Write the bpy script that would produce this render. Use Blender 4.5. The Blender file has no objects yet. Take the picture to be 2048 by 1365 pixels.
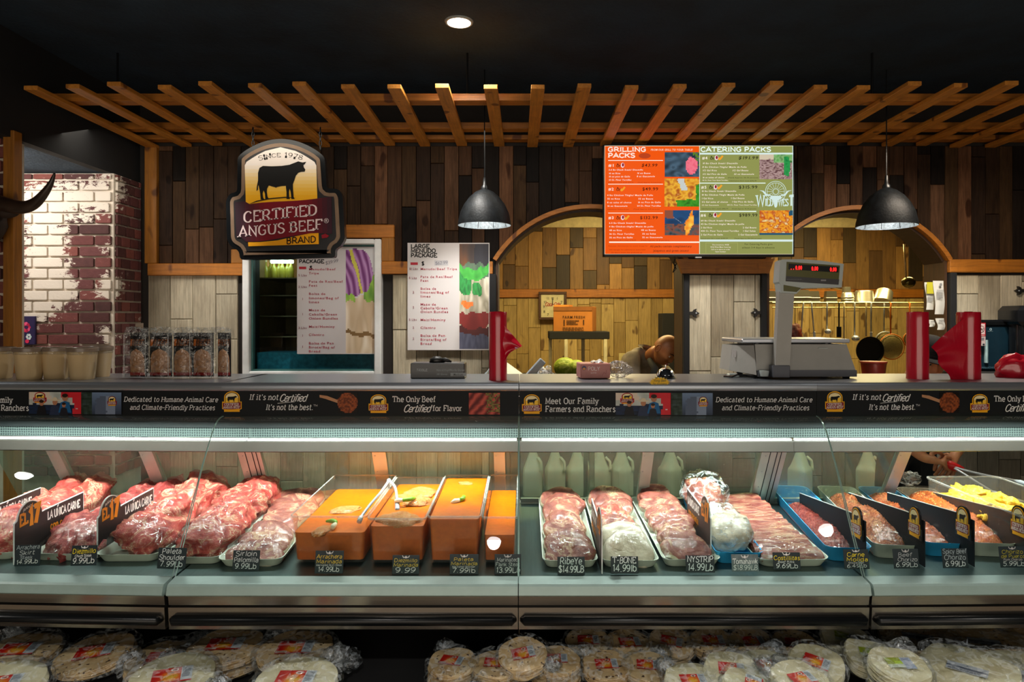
import bpy, math, random
from mathutils import Matrix, Vector, noise
random.seed(7)
R = math.radians
SC = bpy.context.scene
COL = SC.collection
H = 1.58                      # eye height
F = 1380.0                    # focal length in pixels of the 2048 wide frame
VX, VY = 1045.0, 640.0        # vanishing point of the depth lines

# ---------------------------------------------------------------- camera, world, lights, exposure
cam = bpy.data.objects.new('camera', bpy.data.cameras.new('camera')); COL.objects.link(cam)
cam.location = (0, 0, H); cam.rotation_euler = (R(90), 0, 0)
cam.data.sensor_width = 36; cam.data.sensor_fit = 'HORIZONTAL'; cam.data.lens = F / 2048 * 36
cam.data.shift_x = (1024 - VX) / 2048; cam.data.shift_y = (VY - 682.5) / 2048
cam.data.clip_start = .02
SC.camera = cam
SC.view_settings.view_transform = 'Standard'; SC.view_settings.look = 'None'
SC.view_settings.gamma = 1.0; SC.view_settings.use_curve_mapping = False
SC.view_settings.exposure = 0.0
SC.cycles.transparent_max_bounces = 24
SC.cycles.max_bounces = 6
SC.cycles.caustics_reflective = False; SC.cycles.caustics_refractive = False
w = bpy.data.worlds.new('world'); SC.world = w; w.use_nodes = True
w.node_tree.nodes['Background'].inputs[0].default_value = (.55, .65, .8, 1)
w.node_tree.nodes['Background'].inputs[1].default_value = .012

def lamp(name, kind, loc, rot, power, color, **kw):
    d = bpy.data.lights.new(name, kind); d.energy = power; d.color = color
    for k, v in kw.items(): setattr(d, k, v)
    o = bpy.data.objects.new(name, d); COL.objects.link(o); o.location = loc; o.rotation_euler = rot
    return o
# unseen fill light added behind the customer: broad soft light onto counter front, pergola and wall
lamp('front_fill_light', 'AREA', (0.2, -3.2, 1.3), (R(93), 0, 0), 108, (1, .87, .72), shape='RECTANGLE', size=6, size_y=2.4)
for x_ in (1.0, 3.2): lamp('kitchen_ceiling_fill', 'POINT', (x_, 7.5, 2.45), (0, 0, 0), 15, (1, .82, .45), shadow_soft_size=.08)  # points added to brighten the kitchen ceiling, no lamps hang there
lamp('pier_fill_light', 'AREA', (-3.15, 3.72, 2.46), (R(38), 0, R(-12)), 12, (1, .92, .84), shape='RECTANGLE', size=.8, size_y=.12)  # unseen fill added to brighten the brick pier, without a fixture
lamp('kitchen_light', 'AREA', (0.8, 6.2, 2.78), (0, 0, 0), 92, (1, .80, .36), shape='RECTANGLE', size=2.2, size_y=.7)
lamp('kitchen_light', 'AREA', (3.3, 6.4, 2.78), (0, 0, 0), 80, (1, .80, .36), shape='RECTANGLE', size=1.6, size_y=.7)
lamp('aisle_fill', 'AREA', (-.9, 3.95, 2.66), (R(20), 0, 0), 9, (1, .92, .78), shape='RECTANGLE', size=3.4, size_y=.25)
lamp('aisle_fill', 'AREA', (2.35, 3.62, 2.60), (0, 0, 0), 22, (1, .85, .68), shape='RECTANGLE', size=.6, size_y=.2)  # added fill for the server's face and arms, no fixture above
for x_ in (-1.9, -.4, 1.1, 2.6): lamp('wall_fill_spot', 'SPOT', (x_, 3.75, 2.66), (R(24), 0, 0), 38 if x_ < -1 else 66, (1, .96, .88), spot_size=R(62), spot_blend=.6, shadow_soft_size=.05)  # spots added to brighten the lower planks, no fixtures there
CASE_POWER = 13
SPOT_POWER = 125

# ---------------------------------------------------------------- helpers
def srgb(c):
    if isinstance(c, str):
        c = [int(c[i:i + 2], 16) / 255 for i in (0, 2, 4)]
    return tuple((v / 12.92 if v <= .04045 else ((v + .055) / 1.055) ** 2.4) for v in c[:3])

def P(px, py, Y):
    return ((px - VX) / F * Y, Y, H - (py - VY) / F * Y)

class G:
    """collects faces for one mesh"""
    def __init__(s):
        s.v = []; s.f = []; s.mi = []; s.c = []; s.m = None; s.k = 0; s.col = (1, 1, 1)
    def add(s, vs, fs):
        n = len(s.v)
        if s.m is not None: vs = [tuple(s.m @ Vector(p)) for p in vs]
        s.v += [tuple(p) for p in vs]
        for f in fs:
            s.f.append(tuple(i + n for i in f)); s.mi.append(s.k); s.c.append(s.col)
        return s
    def box(s, x0, x1, y0, y1, z0, z1):
        return s.add([(x0, y0, z0), (x1, y0, z0), (x1, y1, z0), (x0, y1, z0), (x0, y0, z1), (x1, y0, z1), (x1, y1, z1), (x0, y1, z1)],
                     [(3, 2, 1, 0), (4, 5, 6, 7), (0, 1, 5, 4), (1, 2, 6, 5), (2, 3, 7, 6), (3, 0, 4, 7)])
    def cbox(s, x0, x1, y0, y1, z0, z1, b=.003):
        """box with all edges chamfered"""
        b = min(b, (x1 - x0) * .45, (y1 - y0) * .45, (z1 - z0) * .45)
        X = (x0, x1); Y = (y0, y1); Z = (z0, z1); v = []; idx = {}
        for i in (0, 1):
            for j in (0, 1):
                for k in (0, 1):
                    sx, sy, sz = (b if i == 0 else -b), (b if j == 0 else -b), (b if k == 0 else -b)
                    idx[i, j, k] = len(v)
                    v += [(X[i], Y[j] + sy, Z[k] + sz), (X[i] + sx, Y[j], Z[k] + sz), (X[i] + sx, Y[j] + sy, Z[k])]
        f = []
        I = lambda i, j, k, a: idx[i, j, k] + a
        f.append((I(0,0,0,0), I(0,0,1,0), I(0,1,1,0), I(0,1,0,0))); f.append((I(1,0,0,0), I(1,1,0,0), I(1,1,1,0), I(1,0,1,0)))
        f.append((I(0,0,0,1), I(1,0,0,1), I(1,0,1,1), I(0,0,1,1))); f.append((I(0,1,0,1), I(0,1,1,1), I(1,1,1,1), I(1,1,0,1)))
        f.append((I(0,0,0,2), I(0,1,0,2), I(1,1,0,2), I(1,0,0,2))); f.append((I(0,0,1,2), I(1,0,1,2), I(1,1,1,2), I(0,1,1,2)))
        for j in (0, 1):
            for k in (0, 1):
                f.append((I(0,j,k,1), I(0,j,k,2), I(1,j,k,2), I(1,j,k,1)))
        for i in (0, 1):
            for k in (0, 1):
                f.append((I(i,0,k,0), I(i,0,k,2), I(i,1,k,2), I(i,1,k,0)))
        for i in (0, 1):
            for j in (0, 1):
                f.append((I(i,j,0,0), I(i,j,0,1), I(i,j,1,1), I(i,j,1,0)))
        for key, a in idx.items(): f.append((a, a + 1, a + 2))
        return s.add(v, f)
    def tube(s, pts, r, n=8, closed=False, cap=True):
        pts = [Vector(p) for p in pts]; N = len(pts); rs = r if isinstance(r, (list, tuple)) else [r] * N
        vs = []; up = Vector((0, 0, 1)); prev = None
        for i, p in enumerate(pts):
            a = pts[(i - 1) % N] if (closed or i) else p; b = pts[(i + 1) % N] if (closed or i < N - 1) else p
            t = (b - a).normalized()
            if prev is None:
                u = t.orthogonal().normalized()
            else:
                u = (prev - t * prev.dot(t))
                u = u.normalized() if u.length > 1e-6 else t.orthogonal().normalized()
            prev = u; w_ = t.cross(u)
            for k in range(n):
                an = 2 * math.pi * k / n
                vs.append(p + (u * math.cos(an) + w_ * math.sin(an)) * rs[i])
        fs = []
        for i in range(N if closed else N - 1):
            j = (i + 1) % N
            for k in range(n):
                fs.append((i * n + k, i * n + (k + 1) % n, j * n + (k + 1) % n, j * n + k))
        if cap and not closed:
            fs.append(tuple(range(n - 1, -1, -1))); fs.append(tuple((N - 1) * n + k for k in range(n)))
        return s.add(vs, fs)
    def lathe(s, prof, n=24, c=(0, 0, 0), sx=1, sy=1):
        """prof: (radius, z) bottom to top"""
        vs = []; fs = []
        for r, z in prof:
            for k in range(n):
                a = 2 * math.pi * k / n
                vs.append((c[0] + r * math.cos(a) * sx, c[1] + r * math.sin(a) * sy, c[2] + z))
        for i in range(len(prof) - 1):
            for k in range(n):
                fs.append((i * n + k, i * n + (k + 1) % n, (i + 1) * n + (k + 1) % n, (i + 1) * n + k))
        if prof[0][0] > 1e-6: fs.append(tuple(range(n - 1, -1, -1)))
        if prof[-1][0] > 1e-6: fs.append(tuple((len(prof) - 1) * n + k for k in range(n)))
        return s.add(vs, fs)
    def grid(s, nu, nv, fn, wrap=False):
        vs = [fn(i / nu, j / nv) for j in range(nv + 1) for i in range(nu + (0 if wrap else 1))]
        W = nu if wrap else nu + 1; fs = []
        for j in range(nv):
            for i in range(nu):
                i2 = (i + 1) % W
                fs.append((j * W + i, j * W + i2, (j + 1) * W + i2, (j + 1) * W + i))
        return s.add(vs, fs)
    def prism(s, poly, a0, a1, axis='y'):
        """poly in the plane square to axis; y: (x, z)   x: (y, z)   z: (x, y)"""
        def mk(p, a): return {'y': (p[0], a, p[1]), 'x': (a, p[0], p[1]), 'z': (p[0], p[1], a)}[axis]
        n = len(poly)
        return s.add([mk(p, a0) for p in poly] + [mk(p, a1) for p in poly],
                     [tuple(range(n))[::-1], tuple(range(n, 2 * n))] + [(i, (i + 1) % n, (i + 1) % n + n, i + n) for i in range(n)])
    def ball(s, c, r, nu=16, nv=10, fn=None):
        rx, ry, rz = r if isinstance(r, (tuple, list)) else (r, r, r)
        vs = []; fs = []
        for j in range(nv + 1):
            th = math.pi * j / nv
            for i in range(nu):
                a = 2 * math.pi * i / nu
                d = Vector((math.sin(th) * math.cos(a), math.sin(th) * math.sin(a), -math.cos(th)))
                k = fn(d) if fn else 1
                vs.append((c[0] + d.x * rx * k, c[1] + d.y * ry * k, c[2] + d.z * rz * k))
        for j in range(nv):
            for i in range(nu):
                fs.append((j * nu + i, j * nu + (i + 1) % nu, (j + 1) * nu + (i + 1) % nu, (j + 1) * nu + i))
        return s.add(vs, fs)

def obj(name, g, mat, parent=None, smooth=False, loc=None, rot=None, kind=None, label=None, color=None, recalc=True):
    me = bpy.data.meshes.new(name)
    me.from_pydata(g.v, [], g.f)
    for m in (mat if isinstance(mat, (list, tuple)) else [mat]): me.materials.append(m)
    if any(g.mi): me.polygons.foreach_set('material_index', g.mi)
    if any(c != (1, 1, 1) for c in g.c):
        a = me.color_attributes.new('Col', 'FLOAT_COLOR', 'CORNER'); d = []
        for f, c in zip(g.f, g.c): d += [c[0], c[1], c[2], 1.0] * len(f)
        a.data.foreach_set('color', d)
    if recalc:
        import bmesh
        bm = bmesh.new(); bm.from_mesh(me); bmesh.ops.recalc_face_normals(bm, faces=bm.faces); bm.to_mesh(me); bm.free()
    if smooth:
        me.polygons.foreach_set('use_smooth', [True] * len(me.polygons))
        if smooth != 'all':
            try: me.set_sharp_from_angle(angle=R(40))
            except Exception: pass
    o = bpy.data.objects.new(name, me); COL.objects.link(o)
    if parent is not None: o.parent = parent
    if loc is not None: o.location = loc
    if rot is not None: o.rotation_euler = rot
    if kind: o['kind'] = kind
    if label: o['label'] = label
    if color is not None: o.color = (*color[:3], 1)
    return o

def inst(name, me, parent=None, loc=(0, 0, 0), rot=(0, 0, 0), scale=(1, 1, 1), color=None):
    o = bpy.data.objects.new(name, me); COL.objects.link(o)
    if parent is not None: o.parent = parent
    o.location = loc; o.rotation_euler = rot; o.scale = scale
    if color is not None: o.color = (*color[:3], 1)
    return o

def tag(o, label, cat, group=None):
    o['label'] = label; o['category'] = cat
    if group: o['group'] = group
    return o
def thing(name, label, cat, loc=(0, 0, 0), rot=0, group=None, mat=None):
    o = bpy.data.objects.new(name, None); COL.objects.link(o); o.empty_display_size = .05
    if mat is not None: o.matrix_world = mat
    else:
        o.location = loc; o.rotation_euler = rot if isinstance(rot, (tuple, list)) else (0, 0, rot)
    return tag(o, label, cat, group)
def dup(o, loc=None, rot=None, label=None, group=None, mat=None):
    c = o.copy(); COL.objects.link(c)
    if mat is not None: c.matrix_world = mat
    if loc is not None: c.location = loc
    if rot is not None: c.rotation_euler = rot if isinstance(rot, (tuple, list)) else (0, 0, rot)
    if label: c['label'] = label
    if group: c['group'] = group
    def rec(a, b):
        for ch in list(a.children):
            d = ch.copy(); COL.objects.link(d); d.parent = b; rec(ch, d)
    rec(o, c)
    return c

# ---------------------------------------------------------------- materials
class M:
    def __init__(s, name):
        s.mat = bpy.data.materials.new(name); s.mat.use_nodes = True
        s.t = s.mat.node_tree; s.b = s.t.nodes['Principled BSDF']; s.out = s.t.nodes['Material Output']
    def n(s, kind, **kw):
        nd = s.t.nodes.new(kind)
        for k, v in kw.items():
            if k.startswith('i_'):
                nm = k[2:]; nm = int(nm) if nm.isdigit() else nm.replace('_', ' ')
                nd.inputs[nm].default_value = v
            else: setattr(nd, k, v)
        return nd
    def l(s, a, b): s.t.links.new(a, b)
    def set(s, **kw):
        for k, v in kw.items():
            k = k.replace('_', ' ')
            if k in ('Base Color', 'Emission Color') and len(v) == 3: v = (*v, 1)
            s.b.inputs[k].default_value = v
        return s
    def coords(s, scale=(1, 1, 1), kind='Object', rand=False):
        tc = s.n('ShaderNodeTexCoord'); mp = s.n('ShaderNodeMapping'); mp.inputs['Scale'].default_value = scale
        s.l(tc.outputs[kind], mp.inputs['Vector'])
        if rand:
            oi = s.n('ShaderNodeObjectInfo'); sc = s.n('ShaderNodeMath', operation='MULTIPLY'); sc.inputs[1].default_value = 37
            s.l(oi.outputs['Random'], sc.inputs[0]); s.l(sc.outputs[0], mp.inputs['Location'])
        return mp.outputs[0]
    def noise(s, vec, scale=5, detail=4, rough=.6, dist=0):
        nd = s.n('ShaderNodeTexNoise'); nd.inputs['Scale'].default_value = scale; nd.inputs['Detail'].default_value = detail
        nd.inputs['Roughness'].default_value = rough; nd.inputs['Distortion'].default_value = dist
        if vec is not None: s.l(vec, nd.inputs['Vector'])
        return nd.outputs[0]
    def ramp(s, fac, stops):
        r = s.n('ShaderNodeValToRGB'); e = r.color_ramp.elements
        while len(e) < len(stops): e.new(.5)
        for el, (p, c) in zip(e, stops):
            el.position = p; el.color = (*c[:3], 1) if len(c) >= 3 else (c[0], c[0], c[0], 1)
        s.l(fac, r.inputs[0]); return r.outputs[0]
    def mix(s, fac, a, b, mode='MIX'):
        m = s.n('ShaderNodeMix', data_type='RGBA', blend_type=mode)
        for sock, v in ((m.inputs[0], fac), (m.inputs[6], a), (m.inputs[7], b)):
            if hasattr(v, 'is_output'): s.l(v, sock)
            elif isinstance(v, (int, float)): sock.default_value = v
            else: sock.default_value = (*v[:3], 1)
        return m.outputs[2]
    def bump(s, h, strength=.3, dist=.01):
        b = s.n('ShaderNodeBump'); b.inputs['Strength'].default_value = strength; b.inputs['Distance'].default_value = dist
        s.l(h, b.inputs['Height']); s.l(b.outputs[0], s.b.inputs['Normal']); return s

def pbr(name, color, rough=.5, metal=0, var=.12, nscale=14, bump=0, bscale=60, coat=0, spec=None, alpha=None, sheen=0, emis=0):
    m = M(name); c = srgb(color) if isinstance(color, str) else color
    v = m.coords((1, 1, 1))
    if var:
        nz = m.noise(v, nscale, 4)
        lo = tuple(x * (1 - var * 1.6) for x in c); hi = tuple(min(1, x * (1 + var)) for x in c)
        m.l(m.ramp(nz, [(.3, lo), (.7, hi)]), m.b.inputs['Base Color'])
    else: m.set(Base_Color=c)
    m.set(Roughness=rough, Metallic=metal)
    if coat: m.set(Coat_Weight=coat, Coat_Roughness=.08)
    if spec is not None: m.b.inputs['Specular IOR Level'].default_value = spec
    if bump: m.bump(m.noise(v, bscale, 5), bump, .004)
    if alpha is not None: m.set(Alpha=alpha)
    if emis: m.b.inputs['Emission Color'].default_value = (*c, 1); m.b.inputs['Emission Strength'].default_value = emis
    return m.mat

def wood(name, tone, grain=(28, 28, 1.2), dark=.35, rough=.6, objcol=False, knots=True, blotch=0, world=False):
    """long grain wood; tone multiplies the object's own colour when objcol"""
    m = M(name); v = m.coords(grain, rand=True); c = srgb(tone) if isinstance(tone, str) else tone
    g1 = m.noise(v, 3.0, 6, .65, .6); gr = m.ramp(g1, [(.28, (dark,) * 3), (.62, (1, 1, 1)), (.8, (1.0, .95, .85))])
    if objcol:
        oi = m.n('ShaderNodeObjectInfo'); base = m.mix(1, oi.outputs['Color'], c, 'MULTIPLY')
    else:
        base = m.mix(1, (1, 1, 1), c, 'MULTIPLY')
    col = m.mix(.75, base, gr, 'MULTIPLY')
    if knots:
        v2 = m.coords((7, 7, 3.2), rand=True); k = m.ramp(m.noise(v2, 1.6, 1, .4), [(.69, (1, 1, 1)), (.74, (.28, .2, .15))])
        col = m.mix(.9, col, k, 'MULTIPLY')
    if blotch:
        v3 = m.coords((5, 5, 1.3), rand=True); k = m.ramp(m.noise(v3, 2.2, 5, .7), [(.35, (.55, .5, .45)), (.62, (1.15, 1.15, 1.15))])
        col = m.mix(blotch, col, k, 'MULTIPLY')
    m.l(col, m.b.inputs['Base Color']); m.set(Roughness=rough); m.bump(g1, .35, .003)
    return m.mat

def printed(name='printed_ink', emit=0, rough=.45, coat=.0):
    m = M(name); a = m.n('ShaderNodeAttribute', attribute_name='Col')
    m.l(a.outputs['Color'], m.b.inputs['Base Color']); m.set(Roughness=rough)
    v = m.coords((1, 1, 1)); m.bump(m.noise(v, 40, 2), .05, .002)
    if emit:
        m.set(Base_Color=(0, 0, 0)); m.t.links.remove(m.b.inputs['Base Color'].links[0])
        m.l(a.outputs['Color'], m.b.inputs['Emission Color']); m.b.inputs['Emission Strength'].default_value = emit
    if coat: m.set(Coat_Weight=coat)
    return m.mat

def glass(name, tint=(.95, 1, .98), ior=1.5, rough=.0, haze=0.0, haze_col=(.6, .7, .65), scratch=False, gloss=1.0):
    m = M(name); nt = m.t; nt.nodes.remove(m.b)
    tr = m.n('ShaderNodeBsdfTransparent'); tr.inputs[0].default_value = (*tint, 1)
    gl = m.n('ShaderNodeBsdfGlossy'); gl.inputs['Roughness'].default_value = rough; gl.inputs[0].default_value = (gloss,) * 3 + (1,)
    fr = m.n('ShaderNodeFresnel'); fr.inputs[0].default_value = ior
    ge = m.n('ShaderNodeNewGeometry'); ft = m.n('ShaderNodeMath', operation='SUBTRACT'); ft.inputs[0].default_value = 1; m.l(ge.outputs['Backfacing'], ft.inputs[1])
    fm = m.n('ShaderNodeMath', operation='MULTIPLY'); m.l(fr.outputs[0], fm.inputs[0]); m.l(ft.outputs[0], fm.inputs[1])
    mx = m.n('ShaderNodeMixShader'); m.l(fm.outputs[0], mx.inputs[0]); m.l(tr.outputs[0], mx.inputs[1]); m.l(gl.outputs[0], mx.inputs[2])
    out = mx.outputs[0]
    if haze:
        df = m.n('ShaderNodeBsdfDiffuse'); df.inputs[0].default_value = (*haze_col, 1)
        m2 = m.n('ShaderNodeMixShader'); v = m.coords((1, 1, 1)); r = m.ramp(m.noise(v, 3, 4), [(.3, (haze * .7,) * 3), (.7, (haze * 1.2,) * 3)])
        m.l(r, m2.inputs[0]); m.l(out, m2.inputs[1]); m.l(df.outputs[0], m2.inputs[2]); out = m2.outputs[0]
    m.l(out, m.out.inputs[0]); return m.mat

def film(name, amount=.10, rough=.12, scale=26, strength=.9, milk=.04, col=(.85, .92, .95), edge=.35):
    """thin crinkled wrapping film"""
    m = M(name); m.t.nodes.remove(m.b)
    tr = m.n('ShaderNodeBsdfTransparent'); tr.inputs[0].default_value = (.97, .98, .98, 1)
    gl = m.n('ShaderNodeBsdfGlossy'); gl.inputs['Roughness'].default_value = rough
    df = m.n('ShaderNodeBsdfDiffuse'); df.inputs[0].default_value = (*col, 1)
    v = m.coords((1, 1, 1), rand=True); nz = m.noise(v, scale, 3, .5, 1.2)
    bp = m.n('ShaderNodeBump'); bp.inputs['Strength'].default_value = strength; bp.inputs['Distance'].default_value = .02
    m.l(nz, bp.inputs['Height']); m.l(bp.outputs[0], gl.inputs['Normal'])
    fr = m.n('ShaderNodeLayerWeight'); fr.inputs[0].default_value = .25; m.l(bp.outputs[0], fr.inputs['Normal'])
    ad = m.n('ShaderNodeMath', operation='MULTIPLY_ADD'); m.l(fr.outputs['Fresnel'], ad.inputs[0]); ad.inputs[1].default_value = edge; ad.inputs[2].default_value = amount
    m1 = m.n('ShaderNodeMixShader'); m.l(ad.outputs[0], m1.inputs[0]); m.l(tr.outputs[0], m1.inputs[1]); m.l(gl.outputs[0], m1.inputs[2])
    m2 = m.n('ShaderNodeMixShader'); r = m.ramp(nz, [(.50, (0, 0, 0)), (.60, (milk * 3,) * 3), (.66, (milk,) * 3)]); m.l(r, m2.inputs[0])  # milk also paints crinkle highlights in as white diffuse streaks
    m.l(m1.outputs[0], m2.inputs[1]); m.l(df.outputs[0], m2.inputs[2]); m.l(m2.outputs[0], m.out.inputs[0])
    return m.mat

def steel(name, color='c2c8d2', rough=.33, brush=(1, 60, 60), bump=.04, metal=.55):
    m = M(name); c = srgb(color); v = m.coords(brush); nz = m.noise(v, 4, 4)
    m.l(m.ramp(nz, [(.3, tuple(x * .82 for x in c)), (.7, c)]), m.b.inputs['Base Color'])
    m.set(Metallic=metal, Roughness=rough); m.bump(nz, bump, .002); return m.mat

MT = {}
MT['dark_plank'] = wood('dark_plank_wood', (1, 1, 1), (26, 26, 1.6), .25, .7, True, True, .7)
MT['dark_plank'].node_tree.nodes['Principled BSDF'].inputs['Specular IOR Level'].default_value = .15
MT['grey_plank'] = wood('whitewashed_plank_wood', (1, 1, 1), (40, 40, 1.4), .45, .6, True, False, .5)
MT['kitchen_plank'] = wood('kitchen_plank_wood', (1, 1, 1), (30, 30, 1.4), .45, .6, True, True, .4)
MT['pine'] = wood('stained_pine', 'c67a2c', (14, 14, 14), .4, .5, False, True, .3)
MT['pine_x'] = wood('stained_pine_trim', 'bb7424', (1.2, 22, 22), .4, .5, False, True, .3)
MT['pine_y'] = wood('stained_pine_slat', 'd68c34', (22, 1.2, 22), .42, .5, False, True, .3)
MT['pine_z'] = wood('stained_pine_post', 'a86c20', (22, 22, 1.2), .4, .5, False, True, .3)
MT['ceiling'] = pbr('dark_ceiling_paint', (.008, .022, .042), .9, 0, .3, 3, .9, 45)
MT['black'] = pbr('black_plastic', (.005, .006, .007), .3, 0, .1, spec=.3)
MT['black_matte'] = pbr('black_paint', (.006, .006, .007), .85, 0, .1)
MT['steel'] = steel('stainless_steel')
MT['steel_dark'] = steel('worn_stainless_steel', 'a09a92', .2, (1, 50, 50), .03, .95)
MT['alu'] = pbr('satin_aluminium', 'c2ccc6', .35, .25, .05)
MT['white_enamel'] = pbr('enamel_teal_lit', '9db5b0', .35, .1, .05)  # teal of the case light is put into the ledge colour
MT['white'] = pbr('white_paint', 'e4e6e6', .5, 0, .05)
MT['cream'] = pbr('cream_paint', 'd9cf9e', .8, 0, .05)
MT['case_glass'] = glass('case_glass', (.94, .985, .965), 1.45)
MT['door_glass'] = glass('rear_door_glass', (.84, .93, .88), 1.45, .03, .17, (.60, .78, .68))
MT['window_glass'] = glass('window_glass', (.85, .95, .98), 1.5)
MT['print'] = printed('printed_ink')
MT['print_gloss'] = printed('printed_gloss', 0, .5, .0); MT['print_gloss'].node_tree.nodes['Principled BSDF'].inputs['Specular IOR Level'].default_value = .2
MT['screen'] = printed('lit_screen', 1.0, .6); MT['screen'].node_tree.nodes['Principled BSDF'].inputs['Specular IOR Level'].default_value = .1
MT['film'] = film('wrapping_film')
MT['film_heavy'] = film('crinkled_bag_film', .16, .14, 34, 1.0, .10)
m = M('led_light'); m.set(Base_Color=(1, 1, 1)); m.b.inputs['Emission Color'].default_value = (1, .98, .94, 1); m.b.inputs['Emission Strength'].default_value = 22; MT['led'] = m.mat
m = M('case_led'); m.b.inputs['Emission Color'].default_value = (.93, 1, .97, 1); m.b.inputs['Emission Strength'].default_value = 1.6; MT['case_led'] = m.mat

# painted brick: white limewash worn away in patches
m = M('limewashed_brick'); oi = m.n('ShaderNodeObjectInfo')
ge = m.n('ShaderNodeNewGeometry'); mp = m.n('ShaderNodeMapping'); mp.inputs['Scale'].default_value = (1, 1, 1.6); mp.inputs['Location'].default_value = (1.9, .4, 3.35)
m.l(ge.outputs['Position'], mp.inputs[0])
big = m.noise(mp.outputs[0], 2.6, 3, .5); fine = m.noise(mp.outputs[0], 24, 5, .75, .4)
def mth(op, a, b_=None, c=None):
    nd = m.n('ShaderNodeMath', operation=op)
    for k_, v_ in enumerate((a, b_, c)):
        if v_ is None: continue
        if hasattr(v_, 'is_output'): m.l(v_, nd.inputs[k_])
        else: nd.inputs[k_].default_value = v_
    return nd.outputs[0]
def patch_w(px_, pz_, rad, amt):
    """limewash still whole around a spot of the wall"""
    vd = m.n('ShaderNodeVectorMath', operation='DISTANCE'); m.l(ge.outputs['Position'], vd.inputs[0]); vd.inputs[1].default_value = (px_, 4.3, pz_)
    return mth('MULTIPLY', mth('MAXIMUM', mth('SUBTRACT', 1, mth('DIVIDE', vd.outputs['Value'], rad)), 0), amt)
tot_ = mth('ADD', mth('MULTIPLY', fine, .50), mth('MULTIPLY', big, .42))
for q_ in ((-2.98, H + .62, .36, .30), (-2.98, H + .18, .30, .34), (-2.60, H + .75, .26, .22), (-2.58, H + .2, .12, .2), (-2.58, H + .45, .12, .2), (-2.58, H - .1, .12, .2)): tot_ = mth('ADD', tot_, patch_w(*q_))
fac = m.ramp(tot_, [(.575, (0, 0, 0)), (.61, (1, 1, 1))])
redc = m.mix(.6, oi.outputs['Color'], m.ramp(fine, [(.3, (.45, .4, .4)), (.7, (1, 1, 1))]), 'MULTIPLY')
colr = m.mix(fac, redc, srgb('d8cfc2'))
m.l(colr, m.b.inputs['Base Color']); m.set(Roughness=.85); m.bump(fine, .5, .004); MT['brick'] = m.mat
MT['mortar'] = pbr('white_mortar', 'd4cabb', .9, 0, .15, 9, .5, 80)
# ---------------------------------------------------------------- room shell
YW, YB, YC = 4.60, 8.40, 4.30           # menu wall, kitchen back wall, brick pier
def struct(name, g, mat, **kw):
    return obj(name, g, mat, kind='structure', **kw)

struct('floor', G().box(-6, 6, -4.5, 9, -.05, 0), pbr('beige_floor_tile', 'a2917c', .35, 0, .15, 5))
struct('ceiling', G().box(-2.56, 6, -4.5, YW + .36, H + 1.45, H + 1.55), MT['ceiling'])
bl = pbr('blue_grey_ceiling', (.022, .05, .085), .9, 0, .3, 4, .8, 40)
struct('ceiling', G().box(-6, -2.62, -4.5, YC + 1.2, H + .92, H + 1.0), bl)
struct('trim_1', G().box(-2.62, -2.56, -4.5, YC + .35, H + .915, H + 1.45), MT['black_matte'])
struct('ceiling', G().box(-.35, 6, YW + .22, YB, H + 1.25, H + 1.33), MT['cream'])
struct('wall_front', G().box(-6, 6, -4.55, -4.5, 0, 3.1), pbr('shop_wall_paint', '3c3a38', .8))
struct('wall_right', G().box(6, 6.05, -4.5, 9, 0, 3.1), pbr('shop_wall_paint', '2c2a28', .8))
struct('wall_left', G().box(-6.05, -6, -4.5, 9, 0, 3.1), pbr('shop_wall_paint', 'a09a90', .8))

# openings in the menu wall (x centre, half width of the arch, rise above the springing, x of the jambs)
SPR = (640 - 522) / F * YW                     # springing height above the eye
def px2x(px, Y=YW): return (px - VX) / F * Y
def py2z(py, Y=YW): return H - (py - VY) / F * Y
ARCH = []
for l, r, apex in ((992, 1369, 417), (1534, 1894, 419)):
    xl, xr = px2x(l), px2x(r); hw = (xr - xl) / 2; rise = py2z(apex) - py2z(522)
    ARCH.append(((xl + xr) / 2, hw, rise, (hw * hw + rise * rise) / (2 * rise)))
ZS = py2z(522)
def arch_z(x):
    """height of the wall's lower edge at x, above the springing (None outside the openings)"""
    for cx, hw, rise, rad in ARCH:
        if abs(x - cx) < hw: return ZS - (rad - rise) + math.sqrt(rad * rad - (x - cx) ** 2)
    return None
XL, XR = px2x(290), 4.1
def wall_core():
    """wall behind the planks, with both arched openings"""
    g = G(); y0, y1 = YW + .02, YW + .24
    xs = [XL - 1.4, px2x(492), px2x(764)]
    g.box(XL - 1.4, px2x(492), y0, y1, 0, H + 1.45); g.box(px2x(492), px2x(764), y0, y1, 0, py2z(752)); g.box(px2x(492), px2x(764), y0, y1, py2z(482), H + 1.45)
    prev = px2x(764)
    for cx, hw, rise, rad in ARCH:
        g.box(prev, cx - hw, y0, y1, 0, H + 1.45); n = 22
        for i in range(n):
            a, b = cx - hw + 2 * hw * i / n, cx - hw + 2 * hw * (i + 1) / n
            za = ZS if i == 0 else arch_z(a); zb = ZS if i == n - 1 else arch_z(b)
            g.prism([(a, za), (b, zb), (b, H + 1.45), (a, H + 1.45)], y0, y1)
        g.box(cx - hw, cx + hw, y0, y1, 0, H - .52)
        prev = cx + hw
    g.box(prev, XR + 2, y0, y1, 0, H + 1.45)
    return g
wall = struct('wall_back', wall_core(), pbr('dark_backing', (.018, .013, .01), .8))

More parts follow.
